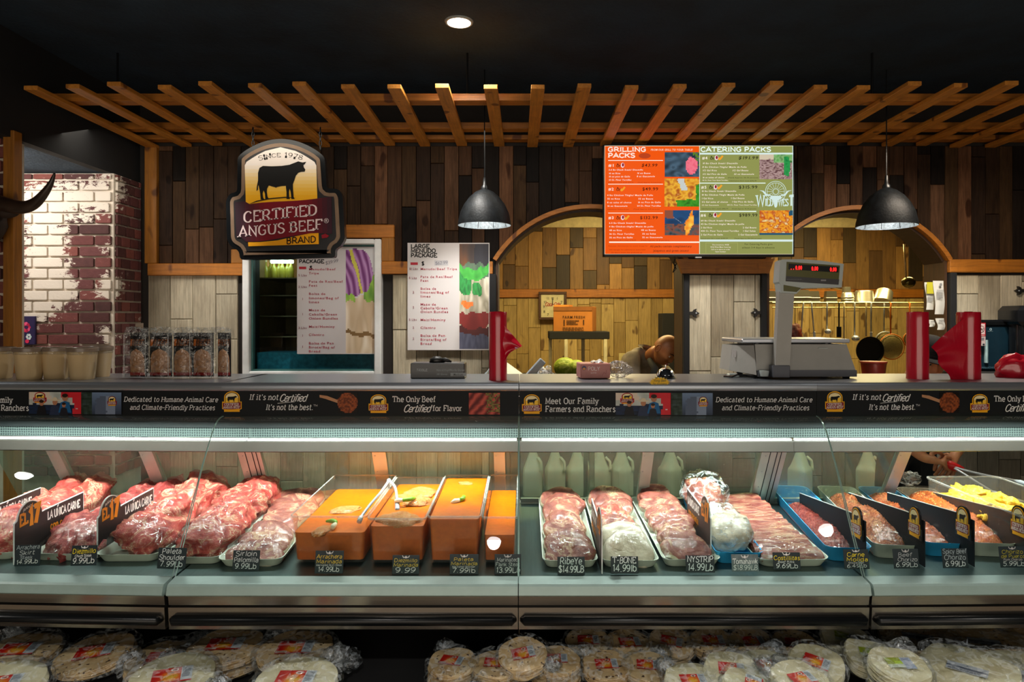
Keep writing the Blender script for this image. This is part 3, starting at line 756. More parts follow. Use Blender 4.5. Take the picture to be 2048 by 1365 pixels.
# ---------------------------------------------------------------- lettering and flat print
_S = '''A 8.6|0,0 4.3,10 8.6,0|1.6,3.4 7,3.4
B 7.6|1,0 1,10|~1,10 4.5,9.9 6.2,7.6 4.5,5.4 1,5.3|~1,5.3 5,5.2 7,2.7 5,.1 1,0
C 8.2|~7.6,8 6,9.8 3.4,9.8 1.2,7.8 .8,5 1.2,2.2 3.4,.2 6,.2 7.8,2
D 8.6|1,0 1,10|~1,10 4.5,9.8 7.3,7.8 7.8,5 7.3,2.2 4.5,.2 1,0
E 7.6|6.8,8 6.8,10 1,10 1,0 7,0 7,2|1,5.2 5.4,5.2
F 7.2|6.8,8 6.8,10 1,10 1,0|1,5.2 5.4,5.2
G 8.8|~7.6,8 6,9.8 3.4,9.8 1.2,7.8 .8,5 1.2,2.2 3.4,.2 6,.4 7.6,1.6|7.6,1.4 7.6,4.6 5,4.6
H 9|1,0 1,10|8,0 8,10|1,5 8,5
I 3|1.5,0 1.5,10
J 6|~5,10 5,3 4,.3 2,.2 .6,2
K 8.6|1,0 1,10|8,10 1,4|3.2,6 8,0
L 7|1,10 1,0 6.6,0 6.6,2
M 10|1,0 1,10 5,2 9,10 9,0
N 9|1,0 1,10 8,0 8,10
O 9|~4.5,10 1.3,8.2 .7,5 1.3,1.8 4.5,0 7.7,1.8 8.3,5 7.7,8.2 4.5,10
P 7.6|1,0 1,10|~1,10 5,9.9 7,7.3 5,4.8 1,4.6
Q 9|~4.5,10 1.3,8.2 .7,5 1.3,1.8 4.5,0 7.7,1.8 8.3,5 7.7,8.2 4.5,10|5,3 8.5,-1
R 8.4|1,0 1,10|~1,10 5,9.9 7,7.3 5,4.8 1,4.6|4,4.6 8,0
S 7.4|~6.8,8.2 5.2,9.9 2.6,9.8 .9,7.7 2.6,5.7 5.4,4.5 7,2.4 5.2,.2 2.4,.1 .7,2
T 8|4,0 4,10|.4,8.2 .4,10 7.6,10 7.6,8.2
U 9|~1,10 1,3.5 2.2,.6 4.5,0 6.8,.6 8,3.5 8,10
V 8.4|.4,10 4.2,0 8,10
W 12|.4,10 3,0 6,10 9,0 11.6,10
X 8|.6,0 7.6,10|.6,10 7.6,0
Y 8|.4,10 4,5 4,0|4,5 7.6,10
Z 8|.8,10 7,10 .8,0 7.2,0
0 7|~3.5,10 1.1,8.2 .7,5 1.1,1.8 3.5,0 5.9,1.8 6.3,5 5.9,8.2 3.5,10
1 5|1.2,8 3,10 3,0
2 7|~.8,7.6 1.6,9.6 3.6,10 5.8,9 5.9,6.8 3.5,3.4 .8,0|.8,0 6.4,0
3 7|~.8,8.6 3.2,10 5.8,8.4 5.2,6 2.8,5.3|~2.8,5.3 5.6,4.6 6.3,2.6 5,.4 2.6,0 .6,1.4
4 7.4|4.8,0 4.8,10 .4,3 6.8,3
5 7|5.8,10 1.4,10 1.1,5.6|~1.1,5.6 3.5,6.4 5.8,5.2 6.2,3 5,.5 2.6,0 .6,1.2
6 7|~5.6,9.4 3,9 1.2,6 .8,3 2,.4 4,0 6,1.6 6,4 4.2,5.8 2,5.2 .9,3.4
7 6.8|.6,10 6.4,10 2.4,0
8 7|~3.5,5.3 1.2,7 1.2,9 3.5,10 5.8,9 5.8,7 3.5,5.3 .9,3.6 .8,1.4 3.5,0 6.2,1.4 6.1,3.6 3.5,5.3
9 7|~6.1,6.6 5,4.8 2.8,4.2 1,6 1,8.4 3,10 5,9.6 6.2,7 5.8,4 4,1 1.4,.6
$ 7.4|~6.8,8.2 5.2,9.9 2.6,9.8 .9,7.7 2.6,5.7 5.4,4.5 7,2.4 5.2,.2 2.4,.1 .7,2|3.8,11.2 3.8,-1.2
# 8|2,0 3.4,10|5,0 6.4,10|.6,3.4 7.4,3.4|1,6.8 7.8,6.8
. 2.6|1.2,0 1.2,1
, 2.6|1.3,.8 .6,-1.6
' 2.2|1,10 .8,7.4
/ 5|0,-1 4.4,11
- 5|.8,4.4 4.4,4.4
! 2.6|1.2,10 1.2,3|1.2,0 1.2,1
: 2.6|1.2,0 1.2,1|1.2,5 1.2,6
( 4|~3.4,11 1.4,8 1.2,3 3.4,-1.6
) 4|~.6,11 2.6,8 2.8,3 .6,-1.6
& 8|~7,0 2,7 2.4,9.6 4.6,9.6 4.4,7 1,4 1,1 3.6,0 6,1.6 7.4,4.4
a 6.6|~1,6 3,7 5,6 5.4,4|5.4,5.6 5.4,0|~5.4,4 2.4,3.9 .6,2 2,.1 4,.4 5.4,2
b 7|1,10 1,0|~1,5 3,7 5.7,6 6.3,3.5 5.7,1 3,0 1,2
c 6.2|~5.6,5.6 3.8,7 1.5,6 .8,3.5 1.5,1 3.8,0 5.8,1.4
d 7.2|6,10 6,0|~6,5 4,7 1.3,6 .7,3.5 1.3,1 4,0 6,2
e 6.6|~.9,3.7 6,3.8 5.4,6.2 3.4,7 1.3,5.8 .8,3.4 1.6,.9 3.8,0 5.8,1.2
f 4.6|~4.6,9.4 3.4,10 2.2,9 2,7 2,0|.4,7 4,7
g 7|~6,5 4,7 1.3,6 .7,3.5 1.3,1 4,.2 6,2|~6,7 6,0 5.2,-2.6 3,-3 1,-2.2
h 7|1,10 1,0|~1,4.6 3,6.9 5,6.4 5.8,4 5.8,0
i 3|1.5,7 1.5,0|1.5,9 1.5,10
j 3|~2,7 2,-1 1.4,-2.8 -.4,-3|2,9 2,10
k 6.8|1,10 1,0|5.6,7 1,2.6|2.8,4.2 6,0
l 3|1.5,10 1.5,0
m 9.8|1,7 1,0|~1,4.6 2.6,6.9 4.2,6.4 4.8,4 4.8,0|~4.8,4.6 6.4,6.9 8,6.4 8.6,4 8.6,0
n 7|1,7 1,0|~1,4.6 3,6.9 5,6.4 5.8,4 5.8,0
o 7|~3.5,7 1.2,5.8 .7,3.5 1.2,1.2 3.5,0 5.8,1.2 6.3,3.5 5.8,5.8 3.5,7
p 7|1,7 1,-3|~1,5 3,7 5.7,6 6.3,3.5 5.7,1 3,0 1,2
q 7|6,7 6,-3|~6,5 4,7 1.3,6 .7,3.5 1.3,1 4,0 6,2
r 5|1,7 1,0|~1,4 2.4,6.4 4.4,6.8
s 5.8|~5,5.8 3.2,7 1.3,6 1.8,4.2 4.2,3 5.1,1.4 3.2,0 .8,1
t 5|~2,9.4 2,1.6 3,.1 4.6,.6|.4,7 4.2,7
u 7|~1,7 1,2 2,.1 4,.3 5.6,2.4|5.6,7 5.6,0
v 6.4|.4,7 3.2,0 6,7
w 9.6|.4,7 2.6,0 4.8,7 7,0 9.2,7
x 6.4|.6,0 5.6,7|.6,7 5.6,0
y 6.4|.4,7 3.2,0|6,7 3.2,0 1.6,-3
z 6|.8,7 5.2,7 .8,0 5.4,0'''
GLY = {}
def _cr(p, n=4):
    """smooth curve through the points"""
    closed = p[0] == p[-1]; out = []
    for i in range(len(p) - 1):
        p0 = p[i - 1] if i else (p[-2] if closed else p[0]); p1, p2 = p[i], p[i + 1]
        p3 = p[i + 2] if i + 2 < len(p) else (p[1] if closed else p[-1])
        for k in range(n):
            t = k / n
            out.append(tuple(.5 * ((2 * b) + (-a + c) * t + (2 * a - 5 * b + 4 * c - d) * t * t + (-a + 3 * b - 3 * c + d) * t ** 3) for a, b, c, d in zip(p0, p1, p2, p3)))
    return out + [p[-1]]
for ln in _S.split('\n'):
    hd, *st = ln.split('|'); ch, wd = hd[0], float(hd[2:]); ss = []
    for s_ in st:
        cur = s_[0] == '~'; pts = [tuple(float(q) for q in p.split(',')) for p in s_.lstrip('~').split()]
        ss.append((cur, _cr(pts) if cur else pts))
    GLY[ch] = (wd, ss)
_sans = {}
def sans_mesh(ch):
    if ch not in _sans:
        cu = bpy.data.curves.new('tmp', 'FONT'); cu.body = ch; cu.resolution_u = 2; cu.size = 10 / .729; cu.offset = .16
        o = bpy.data.objects.new('tmp', cu); COL.objects.link(o)
        bpy.context.view_layer.update()
        me = o.evaluated_get(bpy.context.evaluated_depsgraph_get()).to_mesh()
        v = [(p.co.x, p.co.y) for p in me.vertices]; f = [tuple(p.vertices) for p in me.polygons]
        wd = (max(p[0] for p in v) + .9) if v else 3.4
        _sans[ch] = (wd, v, f)
        bpy.data.objects.remove(o); bpy.data.curves.remove(cu)
    return _sans[ch]

class Print:
    """flat print laid out in the units of the canvas: u to the right, v DOWN; s metres per unit; faces towards -y"""
    def __init__(s, s_, cu=VX, cv=VY, y=0.0, step=.00018):
        s.g = G(); s.s = s_; s.cu = cu; s.cv = cv; s.y = y; s.n = 0; s.step = step; s.fn = None
    def pt(s, u, v):
        if s.fn: u, v = s.fn(u, v)
        return ((u - s.cu) * s.s, s.y - s.n * s.step, -(v - s.cv) * s.s)
    def poly(s, pts, col, layer=True):
        if layer: s.n += 1
        s.g.col = srgb(col) if isinstance(col, str) else col
        s.g.add([s.pt(*p) for p in pts], [tuple(range(len(pts)))])
        return s
    def rect(s, u0, v0, u1, v1, col, layer=True): return s.poly([(u0, v0), (u1, v0), (u1, v1), (u0, v1)], col, layer)
    def oval(s, u, v, ru, rv, col, n=18, layer=True):
        return s.poly([(u + ru * math.cos(2 * math.pi * i / n), v + rv * math.sin(2 * math.pi * i / n)) for i in range(n)], col, layer)
    def strip(s, pts, w, col=None, wf=None, closed=False):
        """stroke of width w (in canvas units)"""
        if col is not None: s.g.col = srgb(col) if isinstance(col, str) else col
        L = []; Rr = []; n = len(pts)
        closed = pts[0] == pts[-1] and n > 3
        for i in range(n):
            a = pts[i - 1] if i else (pts[-2] if closed else pts[0]); b = pts[i + 1] if i < n - 1 else (pts[1] if closed else pts[-1])
            p = pts[i]
            d1 = (p[0] - a[0], p[1] - a[1]); d2 = (b[0] - p[0], b[1] - p[1])
            l1 = math.hypot(*d1); l2 = math.hypot(*d2)
            if l1 < 1e-6: d1, l1 = d2, l2
            if l2 < 1e-6: d2, l2 = d1, l1
            if l1 < 1e-6: continue
            d1 = (d1[0] / l1, d1[1] / l1); d2 = (d2[0] / l2, d2[1] / l2)
            tx, ty = d1[0] + d2[0], d1[1] + d2[1]; tl = math.hypot(tx, ty)
            if tl < .2: tx, ty, tl = d2[0], d2[1], 1
            tx, ty = tx / tl, ty / tl; mit = 1 / max(.45, tx * d2[0] + ty * d2[1])
            ww = w * (wf(abs(d2[1])) if wf else 1) / 2 * mit
            L.append((p[0] - ty * ww, p[1] + tx * ww)); Rr.append((p[0] + ty * ww, p[1] - tx * ww))
        if len(L) < 2: return s
        vs = [s.pt(*p) for p in L] + [s.pt(*p) for p in Rr]; m = len(L)
        s.g.add(vs, [(i, i + 1, i + 1 + m, i + m) for i in range(m - 1)])
        return s
    def text(s, txt, u, v, h, col, w=None, font='slab', weight=1.6, ital=0, track=.6, slope=0, path=None, contrast=0, jit=0, align='l', serif=1.0, smallcap=None):
        """u: left edge, v: baseline, h: cap height, w: total width to fit"""
        s.n += 1; s.g.col = srgb(col) if isinstance(col, str) else col
        adv = []; tot = 0
        for ch in txt:
            if ch == ' ': wd = 3.6
            elif font == 'sans': wd = sans_mesh(ch)[0]
            else: wd = GLY.get(ch, (5, []))[0] + (.6 if font == 'slab' else 0)
            sc1 = 1.0
            if smallcap and ch.isalpha() and txt.index(ch) != 0 and (not adv or txt[len(adv) - 1] != ' '): sc1 = smallcap
            adv.append((ch, tot, wd * sc1, sc1)); tot += wd * sc1 + track
        k = h / 10; kx = k if w is None else w / max(tot - track, .1)
        if align == 'c': u -= kx * (tot - track) / 2
        if align == 'r': u -= kx * (tot - track)
        rnd = random.Random(len(txt) + int(u))
        for ch, x0, wd, sc1 in adv:
            if ch == ' ': continue
            jx, jy, jr = (rnd.uniform(-.4, .4) * jit, rnd.uniform(-.7, .7) * jit, rnd.uniform(-.1, .1) * jit) if jit else (0, 0, 0)
            def tr(p):
                x, y = p[0] * sc1, p[1] * sc1
                if jit: x, y = x + jx - y * jr, y + jy
                x += x0 + y * ital
                if path: return path(u + x * kx, v, y * k)
                return (u + x * kx, v - y * k - slope * x * kx)
            if font == 'sans':
                wd_, vv, ff = sans_mesh(ch); s.g.add([s.pt(*tr(p)) for p in vv], ff); continue
            wt = weight * k; wf = (lambda c: 1 - contrast + contrast * c) if contrast else None
            for cur, pts in GLY.get(ch, (5, []))[1]:
                s.strip([tr(p) for p in pts], wt, None, wf)
                if font == 'slab' and ch not in '.,\'!/-:()#&$':
                    for a, b in ((pts[0], pts[1]), (pts[-1], pts[-2])):
                        dx, dy = b[0] - a[0], b[1] - a[1]
                        if abs(dy) > abs(dx) * .8 and min(abs(a[1] - q) for q in (0, 10, 7, -3)) < .15 and not (ch in 'TELFZ' and abs(b[1] - a[1]) < 3) and not (cur and ch not in 'UuhnmfJ'):
                            sl = (1.5 + weight * .38) * serif; th = max(.9, weight * .42)
                            yy = a[1] + (th / 2 if dy > 0 else -th / 2)
                            one = ch in 'bdhklinmrpuf1' and dy < 0 and a[1] in (7, 10)
                            s.strip([tr((a[0] - sl, yy)), tr((a[0] + (sl if not one else weight * .3), yy))], th * k)
        return s
    def scribble(s, u, v, w, h, col, n=3, seed=1):
        """illegible small print as short dashes"""
        rnd = random.Random(seed); s.n += 1
        for r in range(n):
            x = u
            while x < u + w * (.7 + .3 * rnd.random()):
                l = rnd.uniform(.05, .14) * w; s.rect(x, v + r * h * 1.6, min(x + l, u + w), v + r * h * 1.6 + h, col, False); x += l + w * .02
        return s
    def photo(s, u0, v0, u1, v1, fn, nu=24, nv=18):
        s.n += 1
        for j in range(nv):
            for i in range(nu):
                a, b = i / nu, j / nv; A_, B_ = a + .5 / nu, b + .5 / nv; wa = noise.noise(Vector((A_ * 5, B_ * 5, 1.7))) * .05; wb = noise.noise(Vector((A_ * 5, B_ * 5, 8.7))) * .05
                s.g.col = srgb(fn(max(0, min(1, A_ + wa * math.sin(math.pi * A_) ** .5)), max(0, min(1, B_ + wb * math.sin(math.pi * B_) ** .5))))
                s.g.add([s.pt(u0 + (u1 - u0) * a, v0 + (v1 - v0) * b), s.pt(u0 + (u1 - u0) * (a + 1 / nu), v0 + (v1 - v0) * b),
                         s.pt(u0 + (u1 - u0) * (a + 1 / nu), v0 + (v1 - v0) * (b + 1 / nv)), s.pt(u0 + (u1 - u0) * a, v0 + (v1 - v0) * (b + 1 / nv))], [(0, 1, 2, 3)])
        return s
    def make(s, name, parent, mat='print', loc=(0, 0, 0), rot=(0, 0, 0), label=None):
        return obj(name, s.g, MT[mat], parent, loc=loc, rot=rot, kind=None, label=label, recalc=False)
def hexmix(a, b, t):
    t = max(0, min(1, t)); A = [int(a[i:i + 2], 16) for i in (0, 2, 4)]; B = [int(b[i:i + 2], 16) for i in (0, 2, 4)]
    return tuple((x + (y - x) * t) / 255 for x, y in zip(A, B))
def nz(u, v, f, seed=0): return .5 + .5 * noise.noise(Vector((u * f + seed * 7.3, v * f, seed * 3.1)))
def pal(t, cols):
    t = max(0, min(.9999, t)) * (len(cols) - 1); i = int(t); return hexmix(cols[i], cols[i + 1], t - i)
def dark(c, f): return tuple(x * f for x in c)

# bull silhouette on a unit canvas (x 0..1, y down 0..1)
BULL = [(.02,.30),(.05,.17),(.12,.12),(.30,.13),(.50,.12),(.66,.09),(.78,.03),(.84,.0),(.88,.015),(.93,.03),(1.0,.01),(.975,.07),(.945,.10),(.955,.16),(.985,.22),(.97,.27),(.90,.275),(.84,.30),(.79,.38),(.76,.50),(.73,.60),(.735,.75),(.745,.93),(.77,.985),(.70,.985),(.685,.80),(.665,.72),(.65,.80),(.655,.93),(.67,.985),(.60,.985),(.60,.80),(.585,.64),(.50,.645),(.40,.675),(.385,.70),(.375,.68),(.30,.655),(.24,.63),(.205,.72),(.20,.80),(.215,.93),(.25,.99),(.17,.99),(.16,.84),(.135,.76),(.115,.84),(.125,.95),(.15,1.0),(.075,1.0),(.065,.85),(.05,.74),(.03,.62),(.02,.66),(.02,.74),(-.01,.78),(-.005,.66),(.02,.50)]
def bull(p, u, v, w, h, col):
    """the outline is split into convex-ish strips so that it fills cleanly"""
    import mathutils.geometry as mg
    p.n += 1; p.g.col = srgb(col)
    pts = [Vector((u + x * w, v + y * h, 0)) for x, y in BULL]
    tri = mg.tessellate_polygon([pts]); p.g.add([p.pt(q.x, q.y) for q in pts], [tuple(t) for t in tri])
def fill(p, pts, col):
    import mathutils.geometry as mg
    p.n += 1; p.g.col = srgb(col) if isinstance(col, str) else col
    pts = [Vector((a, b, 0)) for a, b in pts]
    p.g.add([p.pt(q.x, q.y) for q in pts], [tuple(t) for t in mg.tessellate_polygon([pts])])

def emblem(p, u, v, w, h, full=False, y1='f2b01c'):
    """bull emblem: arch panel with sunset, banner with two lines, bottom plate; u, v is the top left corner"""
    X = lambda a: u + a * w
    Y = lambda b: v + b * h
    def arch(x0, x1, ytop, ysh, yb, n=12):
        cx = (x0 + x1) / 2; return [(X(x0), Y(yb)), (X(x0), Y(ysh))] + [(X(cx - (x1 - x0) / 2 * math.cos(math.pi * i / n)), Y(ysh - (ysh - ytop) * math.sin(math.pi * i / n))) for i in range(1, n)] + [(X(x1), Y(ysh)), (X(x1), Y(yb))]
    fill(p, arch(.10, .90, .0, .30, .55), y1); fill(p, [(X(.0), Y(.50)), (X(1), Y(.50)), (X(1), Y(.86)), (X(.90), Y(.90)), (X(.90), Y(1)), (X(.10), Y(1)), (X(.10), Y(.90)), (X(.0), Y(.86))], y1)
    fill(p, arch(.15, .85, .05, .30, .54), '10100f'); fill(p, arch(.18, .82, .08, .31, .54), 'f4c53c'); fill(p, arch(.18, .82, .08, .31, .32), 'f3e3b0')
    bull(p, X(.27), Y(.22), .5 * w, .30 * h, '0c0b0b')
    fill(p, [(X(.04), Y(.57)), (X(.5), Y(.55)), (X(.96), Y(.53)), (X(.96), Y(.85)), (X(.5), Y(.88)), (X(.04), Y(.87))], '7d1526')
    p.text('CERTIFIED', X(.12), Y(.70), .11 * h, 'f4ece6', w=.74 * w, weight=1.7, contrast=.5, slope=.03)
    p.text('ANGUS BEEF', X(.07), Y(.845), .11 * h, 'f4ece6', w=.86 * w, weight=1.7, contrast=.5, slope=.03)
    fill(p, [(X(.13), Y(.90)), (X(.87), Y(.89)), (X(.87), Y(.975)), (X(.13), Y(.975))], 'f2b01c')

# ---- header strips, four of them, printed on long black panels
HS = 2.75 / F
def brisket(u, v):
    d = ((u - .5) / .5) ** 2 + ((v - .5) / .5) ** 2
    return dark(pal(nz(u, v, 9, 3) + .1, ['2a1208', '6a2a14', 'a3562a', '5b2a18', '8a4a24']), 1 if d < 1 else .12)
def slices(u, v):
    t = math.sin((u * 2.2 + v * 1.3) * 9 + nz(u, v, 5, 2) * 2)
    if u > .55 and v < .9 and nz(u, v, 12, 8) > .45: return pal(nz(u, v, 20, 4), ['1c1a12', '8a7a40', '2a3014'])
    return hexmix('5b1c1c', 'c4574a', .5 + .5 * t)
def family(u, v):
    if u > .62 and (v < .25 or u > .84): return hexmix('c8202c', 'd8303a', nz(u, v, 4))
    if u < .40 and v < .35: return (.86, .80, .74)
    if v > .55: return pal(nz(u, v, 5, 1), ['10131c', '1b2c4c', '15171e'])
    return pal(nz(u, v, 3, 7), ['9aa49c', 'c9cfcc', '7d8a84'])
def barn(u, v):
    if u < .28: return pal(nz(u, v, 8, 2), ['101a16', '25352a', '4b5a66'])
    if .35 < u < .85 and v > .12 + abs(u - .58) * .8: return (.33, .38, .47) if u < .62 else (.50, .56, .66)
    return hexmix('6f86a8', '323c50', v)
def person_mini(p, u, v, hgt, shirt, hat=False):
    p.oval(u, v, hgt * .2, hgt * .24, 'b07a5c'); p.poly([(u - hgt * .45, v + hgt), (u - hgt * .3, v + hgt * .32), (u, v + hgt * .22), (u + hgt * .3, v + hgt * .32), (u + hgt * .45, v + hgt)], shirt)
    if hat: p.oval(u, v - hgt * .16, hgt * .42, hgt * .07, 'd8cbb0'); p.oval(u, v - hgt * .24, hgt * .2, hgt * .14, 'd8cbb0')
    else: p.oval(u, v - hgt * .14, hgt * .2, hgt * .13, '2a1a12')
def header_if(p, o):
    emblem(p, o + 445, 783, 39, 41)
    p.text('If it\'s not', o + 500, 800, 11, 'e6e8ea', w=58, weight=1.3, ital=.2)
    p.text('Certified', o + 559, 803, 14, 'e6e8ea', w=54, font='hand', weight=1.3, ital=.45, track=-.3); p.strip([(o + 556, 807), (o + 575, 805), (o + 590, 804)], .8, 'e6e8ea')
    p.text('It\'s not the best.', o + 533, 820, 11, 'e6e8ea', w=94, weight=1.3, ital=.2)
    p.text('TM', o + 628, 813, 3.5, 'e6e8ea', w=8, font='hand', weight=1.2)
    p.n += 1; fill(p, [(o + 640, 790), (o + 655, 792), (o + 684, 803), (o + 681, 808), (o + 652, 798), (o + 640, 795)], 'b98a66')
    s0 = p.n; p.photo(o + 676, 786, o + 716, 826, lambda u, v: brisket(u, v), 20, 20)
    emblem(p, o + 738, 789, 39, 37)
    p.text('The Only Beef', o + 786, 804, 11, 'e6e8ea', w=86, weight=1.35)
    p.text('Certified', o + 807, 824, 14, 'e6e8ea', w=54, font='hand', weight=1.3, ital=.45, track=-.3)
    p.text('for Flavor', o + 866, 822, 11, 'e6e8ea', w=59, weight=1.35)
    p.photo(o + 938, 786, o + 1000, 829, slices, 24, 16)
def header_meet(p, o):
    emblem(p, o + 1044, 789, 39, 39)
    p.text('Meet Our Family', o + 1091, 808, 11.5, 'e6e8ea', w=106, weight=1.35)
    p.text('Farmers and Ranchers', o + 1091, 824, 11.5, 'e6e8ea', w=140, weight=1.35)
    p.photo(o + 1231, 786, o + 1341, 830, family, 28, 12)
    emblem(p, o + 1240, 786, 28, 22, y1='c83038')
    for du, dv, hh, sh, ht in ((1258, 808, 24, '16171d', 0), (1286, 806, 26, '2b3550', 1), (1307, 797, 30, '1e5f94', 0), (1305, 812, 20, '20202a', 0)): person_mini(p, o + du, dv, hh, sh, ht)
    p.text('"'.replace('"', "''"), o + 1330, 826, 8, 'e6e8ea', weight=2, font='hand')
    p.photo(o + 1341, 786, o + 1424, 830, barn, 26, 12)
    emblem(p, o + 1395, 793, 20, 20, y1='7a3040')
    p.text('Dedicated to Humane Animal Care', o + 1430, 804, 9.5, 'e6e8ea', w=192, weight=1.25, ital=.2)
    p.text('and Climate-Friendly Practices', o + 1442, 820, 9.5, 'e6e8ea', w=174, weight=1.25, ital=.2)
for k, (fn_, off) in enumerate(((header_meet, -1187), (header_if, 0), (header_meet, 0), (header_if, 1206))):
    xc = (SECX[k] + SECX[k + 1]) / 2
    lab = ['long black printed header strip reading Dedicated to Humane Animal Care, at the brick pier end', 'long black printed header strip reading If it\'s not Certified, above the marinade tubs',
           'long black printed header strip reading Meet Our Family Farmers and Ranchers', 'long black printed header strip reading If it\'s not Certified, under the red bag rolls'][k]
    t = thing('header_strip', lab, 'sign', mat=FR[k] @ Matrix.Translation((0, -.001, 0)))
    W = (SECX[k + 1] - SECX[k]) / 2 - .002
    obj('strip_panel', G().box(-W, W, -.002, 0, H - .3835, H - .2835), pbr('black_vinyl', (.006, .008, .010), .6, 0, .05, spec=.2), t)
    p = Print(HS, VX, VY, -.0022)
    fn_(p, off)
    pr = p.make('print', t, 'print_gloss', loc=(-xc, 0, H))
# ---------------------------------------------------------------- hanging emblem sign
def q3(pts, k=5.688, ox=450, oy=280): return [(ox + x / k, oy + y / k) for x, y in pts]
def rounded(pts, r, n=4):
    out = []
    for i, p in enumerate(pts):
        a = Vector(pts[i - 1]); b = Vector(p); c = Vector(pts[(i + 1) % len(pts)])
        d1, d2 = (a - b), (c - b); rr = min(r, d1.length * .45, d2.length * .45); p1, p2 = b + d1.normalized() * rr, b + d2.normalized() * rr
        for t in range(n + 1):
            t /= n; out.append(tuple(p1 * (1 - t) ** 2 + b * 2 * t * (1 - t) + p2 * t * t))
    return out
def inset(pts, d):
    out = []; n = len(pts); area = sum(pts[i][0] * pts[(i + 1) % n][1] - pts[(i + 1) % n][0] * pts[i][1] for i in range(n)); sg = 1 if area > 0 else -1
    for i in range(n):
        a, b, c = Vector(pts[i - 1]), Vector(pts[i]), Vector(pts[(i + 1) % n])
        e1 = (b - a).normalized(); e2 = (c - b).normalized(); n1 = Vector((-e1.y, e1.x)); n2 = Vector((-e2.y, e2.x)); m_ = (n1 + n2)
        if m_.length < .1: m_ = n1
        m_.normalize(); out.append(tuple(b + m_ * d * sg / max(.5, m_.dot(n1))))
    return out
top = [(155 + 985 * i / 12, 205 - 205 * math.sin(math.pi * i / 12) ** .8 - 5) for i in range(13)]
OUT = [(150, 600)] + top + [(1165, 560), (1295, 560), (1345, 640), (1372, 1130), (1320, 1215), (1262, 1245), (1262, 1345), (185, 1368), (170, 1265), (75, 1215), (35, 1140), (22, 690), (70, 610)]
OUT = rounded(OUT, 40, 3)
YS = 4.10; sS = YS / F
def to_xz(pts): return [((x - VX) * sS, H - (y - VY) * sS) for x, y in pts]
sg = thing('hanging_sign', 'arched black and gold bull emblem sign hanging under the pergola', 'sign', P(574, 517, YS))
base = Vector(sg.location)
def loc_xz(pts): return [(x - base.x, z - base.z) for x, z in to_xz(q3(pts))]
def pr_sign(name, pts, y0, y1, mat):
    import mathutils.geometry as mg
    pl = loc_xz(pts); n = len(pl); g = G(); tri = [tuple(t) for t in mg.tessellate_polygon([[Vector((a, b, 0)) for a, b in pl]])]
    g.add([(a, y0, b) for a, b in pl] + [(a, y1, b) for a, b in pl], tri + [tuple(i + n for i in t[::-1]) for t in tri] + [(i, (i + 1) % n, (i + 1) % n + n, i + n) for i in range(n)])
    return obj(name, g, mat, sg)
pr_sign('backboard', OUT, -.015, .03, pbr('glossy_black_rim', (.004, .005, .006), .22, 0, 0))
pr_sign('bronze_band', inset(OUT, 52), -.022, -.012, pbr('bronze_band', '6d5540', .5))
IN = inset(OUT, 92)
pr_sign('inner_board', IN, -.0225, -.014, pbr('black_board', (.006, .005, .006), .4, 0, 0))
p = Print(sS, VX, VY, -.0235, .0006)
Q = lambda x, y: (450 + x / 5.688, 280 + y / 5.688)
ar = [(258, 755)] + [(242, 275)] + [(242 + 810 * i / 14, 275 - 175 * math.sin(math.pi * i / 14)) for i in range(1, 14)] + [(1052, 250), (1066, 680)]
# sunset panel: cream at the top to gold at the bottom in real printed bands
import mathutils.geometry as mg
p.n += 1
bands = 16
for i in range(bands):
    ya, yb = 95 + (760 - 95) * i / bands, 95 + (760 - 95) * (i + 1) / bands
    def wid(y):
        yy = max(0, min(1, (275 - y) / 175)); k_ = 0 if y > 270 else math.asin(yy) / math.pi
        return 242 + 810 * k_ + (14 * (y - 275) / 480 if y > 275 else 0), 1052 - 810 * k_ + (14 * (y - 275) / 480 if y > 275 else 0)
    a, b = wid(ya), wid(yb); t = i / bands
    p.g.col = srgb(hexmix('d2c9c2', 'dfa214', (t - .28) / .55))
    p.g.add([p.pt(*Q(a[0], ya)), p.pt(*Q(a[1], ya)), p.pt(*Q(b[1], yb)), p.pt(*Q(b[0], yb))], [(0, 1, 2, 3)])
def arc_text(u, v, hh):
    a = (u - 645) / 770
    return Q(645 + (770 + hh) * math.sin(a), 975 - (770 + hh) * math.cos(a) + (u - 645) * -.02)
p.text('SINCE 1978', 400, 0, 50, '16110f', w=500, path=arc_text, weight=.24, contrast=.5, smallcap=.85)
u0, v0 = Q(383, 255); bull(p, u0, v0, 555 / 5.688, 432 / 5.688, '060505')
fill(p, [Q(x, y) for x, y in [(272, 745), (380, 700), (520, 672), (700, 656), (830, 668), (700, 668), (520, 684), (390, 710)]], '151009')
p.n += 1
N = 20
def ban(t): 
    y = 760 - 105 * (t * t * (3 - 2 * t)) - (18 * math.sin(t * math.pi * 2))
    return y
tp = [(135 + 1092 * i / N, ban(i / N) - (40 if i > 15 else 0) * 0 - (i < 3) * 40) for i in range(N + 1)]
bt_ = [(150 + 1082 * i / N, 1160 - 85 * ((i / N) ** 2 * (3 - 2 * i / N)) + 12 * math.sin(i / N * math.pi * 2) - (45 if i < 2 else 0)) for i in range(N + 1)]
for i in range(N):
    t = abs(i / N - .5) * 2; p.g.col = srgb(hexmix('6e0b1a', '2a1620', (t - .45) / .5))
    p.g.add([p.pt(*Q(*tp[i])), p.pt(*Q(*tp[i + 1])), p.pt(*Q(*bt_[i + 1])), p.pt(*Q(*bt_[i]))], [(0, 1, 2, 3)])
k5 = 5.688
p.text('CERTIFIED', *Q(232, 948), 118 / k5, 'd8c4c4', w=835 / k5, weight=1.75, contrast=.55, slope=.105, track=.9)
